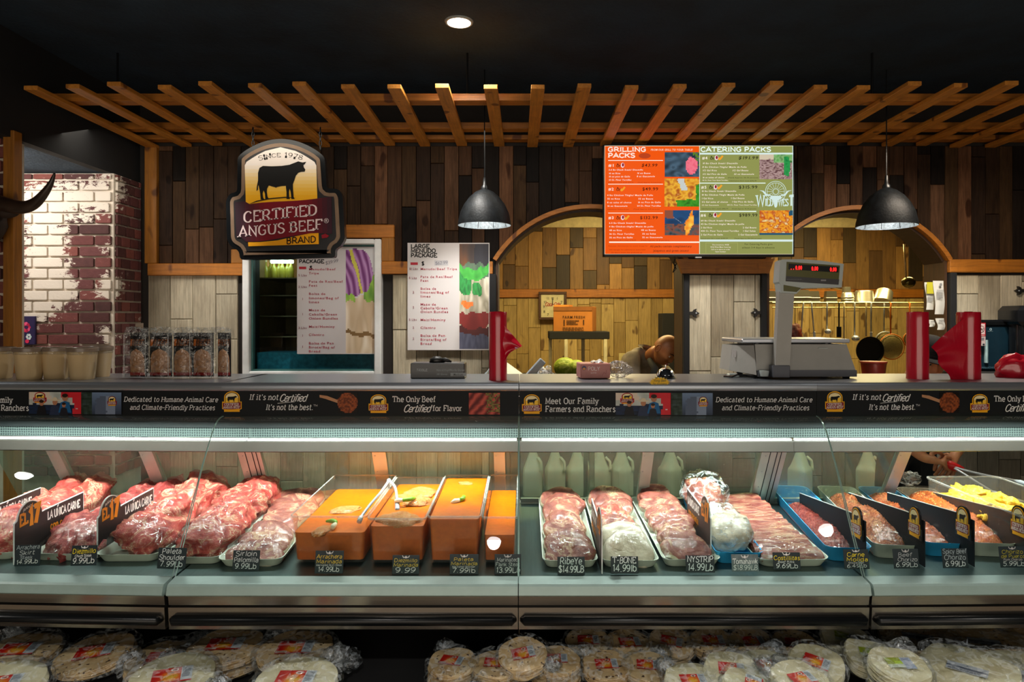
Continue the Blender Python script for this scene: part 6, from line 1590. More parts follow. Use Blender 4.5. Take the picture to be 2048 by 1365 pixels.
t = thing('wall_outlet', 'cream wall socket plate beside the cook\'s shoulder', 'socket', (x, y, z)); obj('plate', G().cbox(-9 * s_, 9 * s_, -.03, 0, 0, 26 * s_, .004), pbr('cream_plate', 'cdbd84', .5), t); obj('plug', G().cbox(-.02, .03, -.06, -.03, .05, .11, .004), MT['black'], t)
x, y, z = P(1336, 745, 7.6); s_ = 7.6 / F; zlow = z
tag(obj('black_cabinet', G().cbox(-.07, .06, -.05, .2, -z, (745 - 627) * s_, .006), MT['black_matte'], loc=(x, y, z)), 'tall black cabinet edge behind the bald cook', 'cabinet')
# rack of pans
YR = 6.6; s_ = YR / F; zr = H - (607 - VY) * s_
rk = thing('wire_rack', 'long chrome wire shelf hung on the kitchen wall, pans above and ladles below', 'rack', P(1700, 607, YR))
b = Vector(rk.location); rkx0, rkx1 = (1528 - VX) * s_ - b.x, (1836 - VX) * s_ - b.x; wire = pbr('cream_wire', 'd0c48c', .35, .6, .1)
for nm, yy, zz in (('front_rail', -.22, 0), ('lower_rail', -.22, -.045), ('rear_rail', .16, 0)): obj(nm, G().tube([(rkx0, yy, zz), (rkx1, yy, zz)], .006, 6), wire, rk)
g = G()
for i in range(9): xx = rkx0 + .05 + (rkx1 - rkx0 - .08) * i / 8; g.tube([(xx, -.22, -.045), (xx, -.22, 0)], .004, 5)
for i in range(40): xx = rkx0 + .02 + (rkx1 - rkx0 - .04) * i / 39; g.tube([(xx, -.22, 0), (xx, .16, 0)], .003, 4)
obj('wire', g, wire, rk, kind='stuff')
g = G()
for xx in (rkx0 + .1, rkx1 - .1): g.tube([(xx, .16, 0), (xx, 1.78, .25)], .006, 5)
obj('bracket', g, wire, rk, kind='stuff')
pans = steel('kitchen_pan_steel', 'c9c3ae', .3, (1, 1, 30), .03, .9)
def rp(px, dy=0): return ((px - VX) * s_, YR + dy, zr + .006)
def pan(name, label, px, w_, h_, mat=pans, n=1, lip=1.06, sq=0, grp=None, dy=-.03, rot=None):
    t = thing(name, label, 'pan', rp(px, dy), group=grp); r = w_ * s_ / 2
    for i in range(n):
        z0 = i * h_ * s_ * .33; 
        if sq: g = G(); frus(g, z0, z0 + h_ * s_ * .62, -r, r, -r * .6, r * .6, r * .14, r * .14, r * .1); g.cbox(-r * 1.04, r * 1.04, -r * .62, r * .62, z0, z0 + .010, .003)
        else: g = G().lathe([(r * lip, z0), (r * lip, z0 + .006), (r, z0 + .01), (r * .86, z0 + h_ * s_ * .7), (r * .8, z0 + h_ * s_ * .74), (0, z0 + h_ * s_ * .74)], 28)
        obj('pan', g, mat, t, smooth=not sq)
    if rot: t.rotation_euler = rot
pan('steam_pan', 'stacked steel steam pans behind the scale post on the wire shelf', 1552, 44, 24, sq=1, n=2, grp='pans on the wire shelf')
pan('steam_pan', 'long stacked steel steam pans under the scale head', 1588, 50, 26, sq=1, n=2, grp='pans on the wire shelf')
pan('steam_pan', 'flat stack of shallow steel pans beside the scale head', 1620, 28, 24, sq=1, n=2, grp='pans on the wire shelf')
pan('steam_pan', 'small stack of shallow square steel pans between two gaps', 1658, 22, 24, sq=1, n=2, grp='pans on the wire shelf')
pan('mixing_cup', 'tall upturned steel cup on a stack of rings', 1690, 18, 42, n=1, grp='pans on the wire shelf'); pan('ring_lid', 'stack of steel ring lids under the tall cup', 1690, 24, 14, n=3, dy=-.05, grp='pans on the wire shelf')
pan('sauce_pot', 'wide plain steel pot on the wire shelf, beside the tilted dented pot', 1725, 38, 32, lip=1.04, grp='pans on the wire shelf')
pan('sauce_pot', 'dented steel pot tilted on its side at the shelf end', 1762, 36, 36, lip=1.02, rot=(R(-20), R(24), 0), dy=-.02, grp='pans on the wire shelf')
def utensil(px, L, label, kind='ladle', r=.035, col=None, dy=-.22, tilt=0):
    x = (px - VX) / F * (YR + dy); t = thing(kind, label, 'utensil', (x, YR + dy - .02, zr - .05), (0, R(tilt), 0), 'utensils hanging from the wire shelf')
    m_ = MT['steel'] if col is None else col
    obj('handle', G().tube([(0, .015, .05), (0, -.005, .045), (0, 0, 0), (0, 0, -L)], .007, 7), m_, t, smooth='all')
    if kind == 'ladle': obj('bowl', G().ball((0, -.02, -L - r * .5), (r, r, r * .8), 14, 10), m_, t, smooth='all')
    if kind == 'spatula': obj('blade', G().cbox(-r, r, -.003, .003, -L - .10, -L, .003), m_, t)
    if kind == 'whisk':
        g = G()
        for i in range(6): a = math.pi * i / 6; g.tube([(0, 0, -L)] + [(r * math.sin(q) * math.cos(a), r * math.sin(q) * math.sin(a), -L - .16 * (1 - math.cos(q)) / 2) for q in [math.pi * j / 8 for j in range(1, 9)]], .0022, 4)
        obj('wires', g, m_, t, kind='stuff')
    if kind == 'skillet':
        g = G().lathe([(r * .75, 0), (r * .9, .01), (r, .045), (r * .97, .045), (r * .86, .014), (0, .010)], 32); o = obj('pan', g, pbr('black_iron_pan', (.006, .006, .006), .35), t, smooth=True); o.location = (0, -.03, -L - r); o.rotation_euler = (R(90), 0, 0)
    if kind == 'strainer':
        g = G().tube([(r * math.cos(a), -.02, -L - r + r * math.sin(a)) for a in [2 * math.pi * i / 28 for i in range(28)]], .005, 6, closed=True); obj('hoop', g, m_, t, smooth='all')
        g = G().ball((0, 0, 0), (r, .05, r), 20, 12); g2 = G()
        obj('mesh_bowl', G().ball((0, .0, -L - r), (r * .97, .045, r * .97), 20, 12), pbr('fine_wire_mesh', '8a7c4c', .4, .5, .3, 200, .5, 300, alpha=.72), t, smooth='all')
org = pbr('orange_handle', 'd07018', .5); blk = MT['black']; wh_ = pbr('bone_handle', 'cdbf9a', .5)
utensil(1604, .22, 'steel whisk hanging behind the scale platter', 'whisk', .045, tilt=4); utensil(1622, .22, 'slim steel tongs hanging behind the scale', 'spatula', .012, tilt=-5)
utensil(1652, .20, 'steel ladle with a twisted handle, left of the plain spatula'.replace('left of', 'next to'), 'ladle', .03); utensil(1676, .17, 'black handled spatula hanging above the scale platter', 'spatula', .022, blk)
utensil(1686, .30, 'bone handled brush hanging low above the scale platter', 'spatula', .014, wh_); utensil(1707, .26, 'steel ladle hanging beside the black skillet', 'ladle', .035)
utensil(1730, .26, 'black iron skillet with a pale handle hanging from the wire shelf', 'skillet', .128, wh_, -.26); utensil(1779, .24, 'round wire strainer with an orange handle beside the skillet', 'strainer', .115, org, -.27)
utensil(1740, .22, 'steel fork hanging behind the skillet', 'spatula', .012); utensil(1766, .22, 'second round wire strainer half behind the first', 'strainer', .095, MT['steel'], -.10); utensil(1817, .22, 'small strainer with an orange handle hidden by the red bag roll', 'strainer', .07, org, -.24)
x, y, z = P(1812, 560, 5.6)
t = thing('ladle', 'large brass coloured ladle hanging in the mouth of the arch', 'utensil', (x + .02, 5.6, z + .05)); brs = pbr('dim_brass', '6c6030', .25, .9, .1)
obj('bowl', G().ball((0, 0, -.07), (.055, .05, .045), 18, 12), brs, t, smooth='all'); obj('handle', G().tube([(-.02, 0, -.05), (-.035, 0, .24)], .008, 8), pbr('bright_handle', 'e8c890', .2, .6), t, smooth='all'); obj('hanging_wire', G().tube([(-.035, 0, .23), (-.035, 0, H + 1.25 - (z + .05))], .002, 5), MT['black'], t)
x, y, z = P(1747, 772, 4.95)
tag(obj('bucket', G().lathe([(.065, 0), (.085, .16), (.09, .165), (.09, .175), (.07, .17), (0, .17)], 24), pbr('red_brown_bucket', '7a1c10', .4), loc=(x, y, z), smooth=True), 'red brown bucket behind the counter under the wire strainers', 'bucket')
x, y, z = P(1590, 680, 6.38)
tag(obj('dried_chile', G().ball((0, 0, 0), (.06, .05, .10), 22, 16, lambda d: 1 + .35 * noise.noise(d * 3.5)), pbr('red_onion_skin', '6a2414', .5, 0, .4, 20, .8, 40), loc=(x, y, z + .05), smooth='all', ), 'dark red bunch of chiles behind the scale post', 'chiles'); obj('string', G().tube([(0, 0, .08), (0, 0, zr - z - .05)], .003, 5), MT['black'], bpy.data.objects['dried_chile'])
# ---------------------------------------------------------------- food in the cases
def meatmat(name, stops, scale=9, dist=2.2, fine=60, rough=.38, coat=.25, bump=.5, stretch=(1, 1, 1), speck=None):
    m = M(name); v = m.coords(stretch, rand=True)
    n1 = m.noise(v, scale, 5, .62, dist); col = m.ramp(n1, [(p_, srgb(c)) for p_, c in stops])
    n2 = m.noise(v, fine, 3, .7); col = m.mix(.35, col, m.ramp(n2, [(.3, (.55, .5, .5)), (.65, (1.15, 1.1, 1.1))]), 'MULTIPLY')
    if speck: 
        n3 = m.noise(v, speck[0], 2, .5); col = m.mix(m.ramp(n3, [(speck[1], (0, 0, 0)), (speck[1] + .05, (1, 1, 1))]), col, srgb(speck[2]))
    m.l(col, m.b.inputs['Base Color']); m.set(Roughness=rough, Coat_Weight=coat, Coat_Roughness=.15)
    ad = m.n('ShaderNodeMath', operation='ADD'); m.l(n1, ad.inputs[0]); m.l(n2, ad.inputs[1]); m.bump(ad.outputs[0], bump, .007); return m.mat
MT['roast'] = meatmat('roast_beef', [(.30, '9c2824'), (.45, 'bd4038'), (.54, 'cf6a58'), (.585, 'e6b898'), (.63, 'c8503e'), (.78, 'a03028')], 9.5, 2.8, 220, bump=.9)
MT['skirt'] = meatmat('skirt_beef', [(.30, '7c1c20'), (.48, 'a43432'), (.56, 'b8504a'), (.62, 'cc8070'), (.72, '94262a')], 15, 2.0, 220, bump=.9)
MT['steak'] = meatmat('steak_beef', [(.30, '6a2e26'), (.44, '8a4238'), (.54, 'a0604e'), (.60, 'c8a080'), (.64, '8c4638'), (.8, '682e28')], 9, 2.0, 260, bump=.5)
MT['rib'] = meatmat('rib_beef', [(.30, '6a201c'), (.42, '903c34'), (.52, 'a8604e'), (.60, 'c8a084'), (.68, '84342c')], 9, 1.2, 220, stretch=(1, 6, 6))
MT['fat'] = meatmat('beef_fat', [(.3, 'c0ae92'), (.5, 'cdbfa8'), (.7, 'b09880')], 6, 1, bump=.25)
MT['ground'] = meatmat('ground_beef', [(.34, '5e1614'), (.46, '962c26'), (.56, 'ac4438'), (.66, 'c87462')], 55, 1.2, 200, bump=1)
MT['chorizo'] = meatmat('beef_chorizo', [(.34, '5a200a'), (.46, '934418'), (.56, 'a8562a'), (.66, 'c08050')], 60, 1.0, 200, bump=1)
MT['chorizo_red'] = meatmat('spicy_chorizo', [(.34, '6e2208'), (.46, 'a84210'), (.56, 'c05820'), (.66, 'cc8040')], 60, 1.0, 200, bump=1)
MT['chorizo_orange'] = meatmat('pork_chorizo', [(.32, 'a03c06'), (.50, 'cc5c0e'), (.66, 'd87c28')], 60, 1.0, 200, bump=.9)
MT['yellow'] = meatmat('yellow_chicken', [(.30, 'e0a410'), (.50, 'f0c020'), (.66, 'f6d860'), (.78, 'e8b040')], 30, 1.5, 200, bump=.8)
MT['marinade'] = meatmat('orange_marinade', [(.30, 'c85800'), (.60, 'dc7000')], 3, .5, 50, .3, .0, .08)
MT['marinated'] = meatmat('marinated_beef', [(.30, 'c8601c'), (.48, 'd88838'), (.60, 'e0a468'), (.72, 'c87038')], 35, 2, 250, bump=.9)
MT['foam'] = pbr('white_foam_tray', 'd5dccd', .6, 0, .04)
MT['blue'] = pbr('blue_tray_plastic', '3ab4f4', .4, 0, .05, 8)
MT['polycarb'] = glass('food_box_plastic', (.97, .95, .93), 1.4, .06, .025, (.85, .78, .70))
MT['card'] = pbr('chalkboard_card', '16282e', .55, 0, .2, 20); MT['card_grey'] = pbr('worn_grey_card', '6f7f82', .6, 0, .3, 30)
MT['wrap'] = film('tight_food_wrap', .05, .05, 16, .8, .004, edge=.2)

def rr(w, l, r=.25, n=5):
    """rounded rectangle outline, unit corner radius r of the half width"""
    pts = []; rad = w * r
    for cx, cy, a0 in ((w - rad, -l + rad, -90), (w - rad, l - rad, 0), (-w + rad, l - rad, 90), (-w + rad, -l + rad, 180)):
        for i in range(n + 1): a = R(a0 + 90 * i / n); pts.append((cx + rad * math.cos(a), cy + rad * math.sin(a)))
    return pts
def loops(g, secs):
    n = len(secs[0][0]); vs = []; fs = []
    for pl, z in secs: vs += [(x, y, z) for x, y in pl]
    for j in range(len(secs) - 1):
        for i in range(n): fs.append((j * n + i, j * n + (i + 1) % n, (j + 1) * n + (i + 1) % n, (j + 1) * n + i))
    fs.append(tuple(range(n - 1, -1, -1))); fs.append(tuple((len(secs) - 1) * n + i for i in range(n)))
    return g.add(vs, fs)
slope_ang = math.atan2(DD0 - DD1, DY1 - DY0)
def place(k, pf, pr, lift=0.0):
    """frame on the deck whose +y runs from the front point to the rear point"""
    mid = (pf + pr) / 2; d = (pr - pf); a = math.atan2(-d.x, d.y)
    return FR[k] @ Matrix.Translation((mid.x, mid.y, deckz(mid.y) + lift)) @ Matrix.Rotation(a, 4, 'Z') @ Matrix.Rotation(slope_ang, 4, 'X'), d.length
def tray(k, pxf, pyf, pxr, pyr, wpx, label, mat='foam', depth=.03, film_on=True, name='meat_tray', rad=.28):
    pf, pr = on_deck(pxf, pyf, k), on_deck(pxr, pyr, k); mw, L = place(k, pf, pr, .001); w_ = wpx / F * (2.75 + pf.y) / 2 ; l = L / 2
    t = thing(name, label, 'tray', mat=mw); t['group'] = 'trays in the meat cases'
    sc = [(rr(w_ * .84, l * .95, rad), 0), (rr(w_ * .86, l * .955, rad), .002), (rr(w_ * .98, l * .995, rad), depth), (rr(w_, l, rad), depth + .002), (rr(w_ * .965, l * .99, rad), depth + .001), (rr(w_ * .83, l * .945, rad), .005)]
    obj('tray', loops(G(), sc), MT[mat], t, smooth=True)
    return t, mw, w_, l
def wrap_over(t, w_, l, h, z0=.03, bumps=.006, seed=0, name='film_wrap', mat='wrap'):
    rnd = random.Random(seed)
    def f(a, b_):
        u, v_ = a * 2 - 1, b_ * 2 - 1; e = (1 - abs(u) ** 3) * (1 - abs(v_) ** 5)
        return (u * w_ * .985, v_ * l * .985, z0 + (h - z0) * max(0, e) ** .6 + bumps * noise.noise(Vector((u * 3 + seed, v_ * 9, seed))) * max(0, e))
    g = G().grid(18, 30, f); return obj(name, g, MT[mat], t, smooth='all')

def lump(name, label, cat, mw, loc, rad, mat, seed=0, amp=.22, rot=0, group=None, tilt=(0, 0), nu=30, nv=20, fr=2.0):
    g = G().ball((0, 0, 0), rad, nu, nv, lambda d: 1 + amp * noise.noise(d * fr + Vector((seed, seed * .7, 3))) + amp * .45 * noise.noise(d * fr * 2.6 + Vector((5, seed, 1))))
    o = obj(name, g, MT[mat], smooth='all'); o.matrix_world = mw @ Matrix.Translation(loc) @ Matrix.Rotation(rot, 4, 'Z') @ Matrix.Rotation(R(tilt[0]), 4, 'X') @ Matrix.Rotation(R(tilt[1]), 4, 'Y')
    tag(o, label, cat, group); return o
def sheet_steak(label, mw, loc, w_, l, th, mat, seed, tilt=28, rot=0, group=None, rim='fat', name='steak'):
    """a slice: rounded irregular outline, thick edge with a fat rim, leaning on the one behind"""
    rnd = random.Random(seed); n = 26; sh = [1 + .13 * math.sin(2 * a + seed) + .09 * math.sin(3 * a + seed * 2) + .03 * math.sin(7 * a + seed) for a in [2 * math.pi * i / n for i in range(n)]]
    def ringp(s, z): return [(w_ * s * sh[i] * math.copysign(abs(math.cos(2 * math.pi * i / n)) ** .8, math.cos(2 * math.pi * i / n)), l * s * sh[i] * math.sin(2 * math.pi * i / n), z + th * .25 * noise.noise(Vector((i * .6, s * 3, seed)))) for i in range(n)]
    g = G(); secs = [ringp(.82, -th / 2), ringp(.97, -th * .3), ringp(1, 0), ringp(.97, th * .34), ringp(.90, th * .5), ringp(.6, th * .56), ringp(.25, th * .5)]
    vs = []; fs = []; mi = []
    for s_ in secs: vs += s_
    for j in range(len(secs) - 1):
        for i in range(n): fs.append((j * n + i, j * n + (i + 1) % n, (j + 1) * n + (i + 1) % n, (j + 1) * n + i)); mi.append(1 if (j in (1, 2) and math.sin(2 * math.pi * i / n + .5 * math.sin(seed)) < -.1) else 0)
    fs += [tuple(range(n - 1, -1, -1)), tuple((len(secs) - 1) * n + i for i in range(n))]; mi += [0, 0]
    g.add(vs, fs); g.mi = mi
    o = obj(name, g, [MT[mat], MT[rim]], smooth='all'); o.matrix_world = mw @ Matrix.Translation(loc) @ Matrix.Rotation(rot, 4, 'Z') @ Matrix.Rotation(R(tilt), 4, 'X')
    return tag(o, label, 'meat', group)

# roasts in section 0 and 1 : (section, front px, front py, rear px, rear py, width px)
T1, m1, w1, l1 = tray(0, -40, 1124, 190, 1004, 140, 'foam tray of roasts cut off by the picture edge, beside the darkest board', film_on=False)
T2, m2, w2_, l2 = tray(0, 118, 1126, 335, 1004, 128, 'foam tray of skirt steak beside the Arrachera card')
T3, m3, w3, l3 = tray(0, 250, 1128, 425, 1004, 126, 'foam tray of chuck roasts beside the Diezmillo card')
T4, m4, w4, l4 = tray(1, 378, 1133, 530, 1006, 122, 'foam tray of shoulder roasts beside the Paleta Shoulder card')
ords = ['nearest the glass', 'second from the glass', 'third from the glass', 'at the back', 'at the very back']
def roasts(mw, w_, l, n, mat, what, seed, h=.055, wr=1.0, y_bias=0):
    for i in range(n):
        y = -l * .60 + 2 * l * .64 * i / (n - 1) if n > 1 else 0
        hh = h * (1 + .10 * i)
        for j in ((-1, 1) if w_ * wr > .115 else (0,)):
            o = lump('beef_roast', '%s roast, %s%s' % (what, ords[min(i, 4)], {-1: ', pier side', 0: '', 1: ', far side'}[j]), 'meat', mw, (w_ * (.02 if not j else .4 * j) + w_ * .08 * math.sin(seed + i * 2), y, .012 + hh), (w_ * (.98 if not j else .6), l / n * 1.25, hh * 1.05), mat, seed + i * 3 + j, .36, .5 * math.sin(seed * 3 + i * 1.7), 'whole roasts in the trays', (14, 8 * math.sin(i * 2 + seed)))
roasts(m1, w1, l1, 3, 'roast', 'red beef at the picture edge:', 2, .05)
roasts(m2, w2_, l2, 3, 'skirt', 'dark red skirt steak under the film:', 5, .042)
roasts(m3, w3, l3, 4, 'roast', 'marbled chuck behind the Diezmillo card:', 9, .052)
roasts(m4, w4, l4, 4, 'roast', 'pale veined shoulder behind the Paleta card:', 14, .05)
for t, w_, l, h, sd in ((T1, w1, l1, .13, 1), (T2, w2_, l2, .115, 2), (T3, w3, l3, .14, 3), (T4, w4, l4, .135, 4)): wrap_over(t, w_, l, h, .03, .02, sd)
# sirloin slices
T5, m5, w5, l5 = tray(1, 498, 1138, 615, 1006, 130, 'foam tray of thin sirloin slices against the first marinade tub')
for i in range(8):
    y = -l5 * .80 + 2 * l5 * .78 * i / 7
    sheet_steak('thin sirloin slice, number %s from the glass' % ('one two three four five six seven eight'.split()[i]), m5, (.004 * math.sin(i * 2), y, .020 + .004 * i), w5 * .84, l5 * .18, .026, 'steak', i + 2, 26, .25 * math.sin(i * 3), 'sirloin slices')
wrap_over(T5, w5, l5, .085, .03, .008, 5)
# steak trays in section 2
T6, m6, w6, l6 = tray(2, 1141, 1140, 1120, 1008, 112, 'foam tray of rib eye steaks beside the fourth marinade tub')
for i in range(8):
    y = -l6 * .80 + 2 * l6 * .80 * i / 7
    sheet_steak('rib eye steak, number %s from the glass' % ('one two three four five six seven eight'.split()[i]), m6, (.005 * math.sin(i * 2.3), y, .030 + .002 * i), w6 * .84, l6 * .175, .034, 'steak', i + 20, 34, .22 * math.sin(i * 2), 'rib eye steaks')
wrap_over(T6, w6, l6, .09, .03, .006, 6)
T7, m7, w7, l7 = tray(2, 1262, 1140, 1212, 1008, 116, 'foam tray of bone in steaks behind the T-BONE card')
for i in range(7):
    y = -l7 * .78 + 2 * l7 * .78 * i / 6
    sheet_steak('T-bone steak, number %s from the glass%s' % ('one two three four five six seven'.split()[i], ', pale side up' if i < 2 else ''), m7, (.006 * math.sin(i * 1.7), y, .034 + .003 * i), w7 * .80, l7 * (.25 if i < 2 else .18), .030, 'fat' if i < 2 else ('roast' if i == 3 else 'steak'), i + 33, 34, .2 * math.sin(i * 2.6), 'T-bone steaks')
wrap_over(T7, w7, l7, .11, .03, .02, 7)
T8, m8, w8, l8 = tray(2, 1385, 1138, 1305, 1008, 118, 'foam tray of strip steaks behind the NYSTRIP card')
for i in range(9):
    y = -l8 * .80 + 2 * l8 * .80 * i / 8
    sheet_steak('strip steak, number %s from the glass' % ('one two three four five six seven eight nine'.split()[i]), m8, (.004 * math.sin(i * 3), y, .030 + .003 * i), w8 * .84, l8 * .145, .034, 'steak', i + 47, 32, .2 * math.sin(i * 3), 'strip steaks')
wrap_over(T8, w8, l8, .085, .03, .006, 8)
# tomahawks in the first blue tray
T9, m9, w9, l9 = tray(2, 1480, 1132, 1400, 1010, 96, 'blue tray of wrapped tomahawk steaks beside the black dividing board', 'blue', .045)
lump('tomahawk_steak', 'pale wrapped tomahawk steak at the front of the blue tray', 'meat', m9, (.005, -l9 * .52, .07), (w9 * .92, l9 * .30, .040), 'fat', 3, .2, -.3, 'tomahawk steaks', (24, 0))
lump('tomahawk_steak', 'pink tomahawk steak in a grey bag in the middle of the blue tray', 'meat', m9, (-.02, -l9 * .02, .06), (w9 * .7, l9 * .22, .032), 'fat', 8, .2, .2, 'tomahawk steaks', (20, 0))
lump('tomahawk_steak', 'large wrapped tomahawk steak piled at the rear of the blue tray', 'meat', m9, (-.02, l9 * .55, .095), (w9 * .95, l9 * .34, .055), 'steak', 12, .25, .1, 'tomahawk steaks', (16, 0))
def bagskin(mw, loc, rad, seed, parent, name='crumpled_film'):
    g = G().ball((0, 0, 0), rad, 34, 22, lambda d: 1 + .20 * noise.noise(d * 2.2 + Vector((seed, 0, 0))) + .14 * noise.noise(d * 6 + Vector((seed, 2, 0))))
    o = obj(name, g, film('bag_film_%d' % seed, .07, .16, 24, .8, .12), parent, smooth='all'); o.location = loc; return o
bagskin(m9, (-.015, l9 * .58, .105), (w9 * 1.15, l9 * .42, .085), 3, T9); bagskin(m9, (.0, -l9 * .12, .075), (w9 * .95, l9 * .22, .05), 5, T9); bagskin(m9, (.0, -l9 * .52, .075), (w9 * 1.0, l9 * .34, .052), 6, T9)
# thin ribs
T10, m10, w10, l10 = tray(2, 1590, 1138, 1462, 1012, 148, 'wide foam tray of thin cut ribs behind the yellow lettered Costillitas card')
nr = 17
for i in range(nr):
    y = -l10 * .90 + 2 * l10 * .90 * i / (nr - 1)
    g = G().grid(20, 8, lambda a, b_: ((a * 2 - 1) * w10 * (.86 + .03 * math.sin(i * 2)) , .006 * math.sin(a * 9 + i * 2) + l10 * .072 * math.cos(b_ * 2 * math.pi), .014 * math.sin(b_ * 2 * math.pi) * (1 + .3 * noise.noise(Vector((a * 9, b_ * 4, i))))))
    o = obj('rib_strip', g, MT['rib'], smooth='all'); o.matrix_world = m10 @ Matrix.Translation((.003 * math.sin(i * 5), y, .030 + .001 * i)) @ Matrix.Rotation(R(24), 4, 'X')
    tag(o, 'thin cut rib strip lying across the wide tray beside the blue tray of ground beef', 'meat', 'rib strips')
wrap_over(T10, w10, l10, .07, .03, .004, 10)
# ground meats
def mound(mw, w_, l, h, mat, label, seed, name='ground_meat', y0=-.9, y1=.7, parent=None):
    def f(a, b_):
        u, v_ = a * 2 - 1, b_; e = (1 - abs(u) ** 2.6) ** .6 * min(1, (1 - abs(2 * b_ - 1) ** 4) ** .7 + .02)
        q = Vector((u * 3, v_ * 8, seed)); return (u * w_ * .88, l * (y0 + (y1 - y0) * b_), .006 + h * max(0, e) * (1 + .18 * noise.noise(q)) + (.009 * noise.noise(q * 7) + .006 * noise.noise(q * 17)) * min(1, max(0, e) * 2))
    g = G().grid(54, 130, f); o = obj(name, g, MT[mat], smooth='all'); o.matrix_world = mw; return tag(o, label, 'meat', 'ground meats')
T11, m11, w11, l11 = tray(2, 1700, 1128, 1575, 996, 92, 'blue tray of ground beef with its rear end empty, beside the rib tray', 'blue', .055, rad=.4)
mound(m11, w11, l11, .060, 'ground', 'red ground beef heaped in the blue tray behind the Carne Molida card', 3, y1=.55)
wrap_over(T11, w11, l11, .070, .056, .004, 11)
T12, m12, w12, l12 = tray(3, 1796, 1122, 1668, 997, 92, 'white tray of brown chorizo between the first two black dividing boards', 'foam', .055, rad=.4)
mound(m12, w12, l12, .085, 'chorizo', 'brown beef chorizo heaped under shiny film behind the Beef Chorizo card', 5, y1=.75); wrap_over(T12, w12, l12, .095, .056, .006, 12, mat='wrap')
T13, m13, w13, l13 = tray(3, 1895, 1118, 1748, 998, 88, 'blue tray of spicy chorizo between the second and third black boards', 'blue', .055, rad=.4)
mound(m13, w13, l13, .068, 'chorizo_red', 'reddish spicy chorizo in the blue tray behind the Spicy Beef Chorizo card', 8, y1=.9); wrap_over(T13, w13, l13, .080, .056, .008, 13)
T14, m14, w14, l14 = tray(3, 1990, 1118, 1826, 1000, 92, 'white tray of bright orange chorizo between the third and fourth boards', 'foam', .055, rad=.4)
mound(m14, w14, l14, .085, 'chorizo_orange', 'bright orange pork chorizo heaped behind the Chorizo de Puerco card', 11, y1=.85); wrap_over(T14, w14, l14, .095, .056, .006, 14)
g = G().ball((0, 0, 0), (.05, .03, .03), 24, 14, lambda d: 1 + .4 * noise.noise(d * 3) + .2 * noise.noise(d * 8)); o = obj('twisted_film_end', g, film('film_knot', .08, .25, 20, .5, .16), T14, smooth='all'); o.location = (-.02, l14 * 1.0, .10)
g = G().tube([(-.03, l14 * 1.0, .10), (-.06, l14 * 1.02, .125), (-.07, l14 * 1.0, .14), (-.055, l14 * .98, .15)], [.012, .008, .006, .010], 8); obj('film_tail', g, film('film_knot2', .1, .25, 20, .5, .3), T14, smooth='all')

# marinade tubs
def foodbox(k, X0, X1, y0, y1, hgt, liq, label, nm='marinade_tub', mat='marinade', gname='tubs of orange marinade', wall='polycarb', contents='marinade'):
    xc = (X0 + X1) / 2; mw = FR[k] @ Matrix.Translation((xc - (SECX[k] + SECX[k + 1]) / 2, (y0 + y1) / 2, deckz((y0 + y1) / 2) + .001)) @ Matrix.Rotation(slope_ang * .5, 4, 'X')
    t = thing(nm, label, 'tub', mat=mw, group=gname); w_, l = (X1 - X0) / 2 - .002, (y1 - y0) / 2; q = .0035
    a = rr(w_ * .93, l * .97, .14); b_ = rr(w_, l, .14); c = rr(w_ - q, l - q, .13); d = rr(w_ * .93 - q, l * .97 - q, .13)
    sc = [(a, 0), (a, .001), (b_, hgt), (c, hgt), (d, .006)]
    obj('plastic_box', loops(G(), sc), MT[wall], t, smooth=True)
    g = G()
    ro = rr(w_ + .004, l + .004, .16); ri = rr(w_ - .001, l - .001, .14); n = len(ro)
    g.add([(x, y, hgt - .006) for x, y in ro] + [(x, y, hgt + .001) for x, y in ro] + [(x, y, hgt + .001) for x, y in ri], [(i, (i + 1) % n, (i + 1) % n + n, i + n) for i in range(n)] + [(i + n, (i + 1) % n + n, (i + 1) % n + 2 * n, i + 2 * n) for i in range(n)])
    obj('rim', g, glass('rim_plastic', (.9, .9, .88), 1.5, .1, .30, (.75, .75, .70)), t, smooth=True)
    if mat:
        s_ = lambda z: .93 + .07 * z / hgt
        e = rr(w_ * .93 - q * 1.5, l * .97 - q * 1.5, .13); f = rr(w_ * s_(liq) - q * 1.5, l * (.97 + .03 * liq / hgt) - q * 1.5, .13)
        obj(contents, loops(G(), [(e, .0075), (f, liq)]), MT[mat], t, smooth=True)
    return t, mw, w_, l
Bx = []
for k, X0, X1, y0, y1, top_, lv, lab in ((1, -.835, -.560, -.270, .33, .170, .108, 'widest tub of orange marinade, next to the sirloin slices'), (1, -.556, -.348, -.272, .32, .163, .132, 'tub of orange marinade crowded with meat, tongs propped on its edge'),
                                    (1, -.342, -.150, -.272, .33, .170, .158, 'nearly full tub of orange marinade with a lone green onion'), (1, -.145, -.020, -.272, .34, .168, .100, 'narrow tub of orange marinade, the lowest filled, beside the glass joint')):
    Bx.append(foodbox(k, X0, X1, y0, y1, top_, lv, lab))
def bits(mw, specs, mat, what, name='meat_piece', cat='meat', grp='pieces floating in the marinade'):
    for i, (x, y, z, a, b_, c, sd) in enumerate(specs): lump(name, what[i] if isinstance(what, list) else what, cat, mw, (x, y, z), (a, b_, c), mat, sd, .3, sd * .7, grp, (0, 0), 20, 12)
t, mw, w_, l = Bx[0]
bits(mw, [(-.01, -.02, .108, .07, .045, .010, 1), (-.03, -.27, .107, .06, .03, .010, 2)], 'marinated', ['submerged meat slice in the middle of the widest tub', 'meat slice just under the surface at the front of the widest tub'])
t, mw, w_, l = Bx[1]
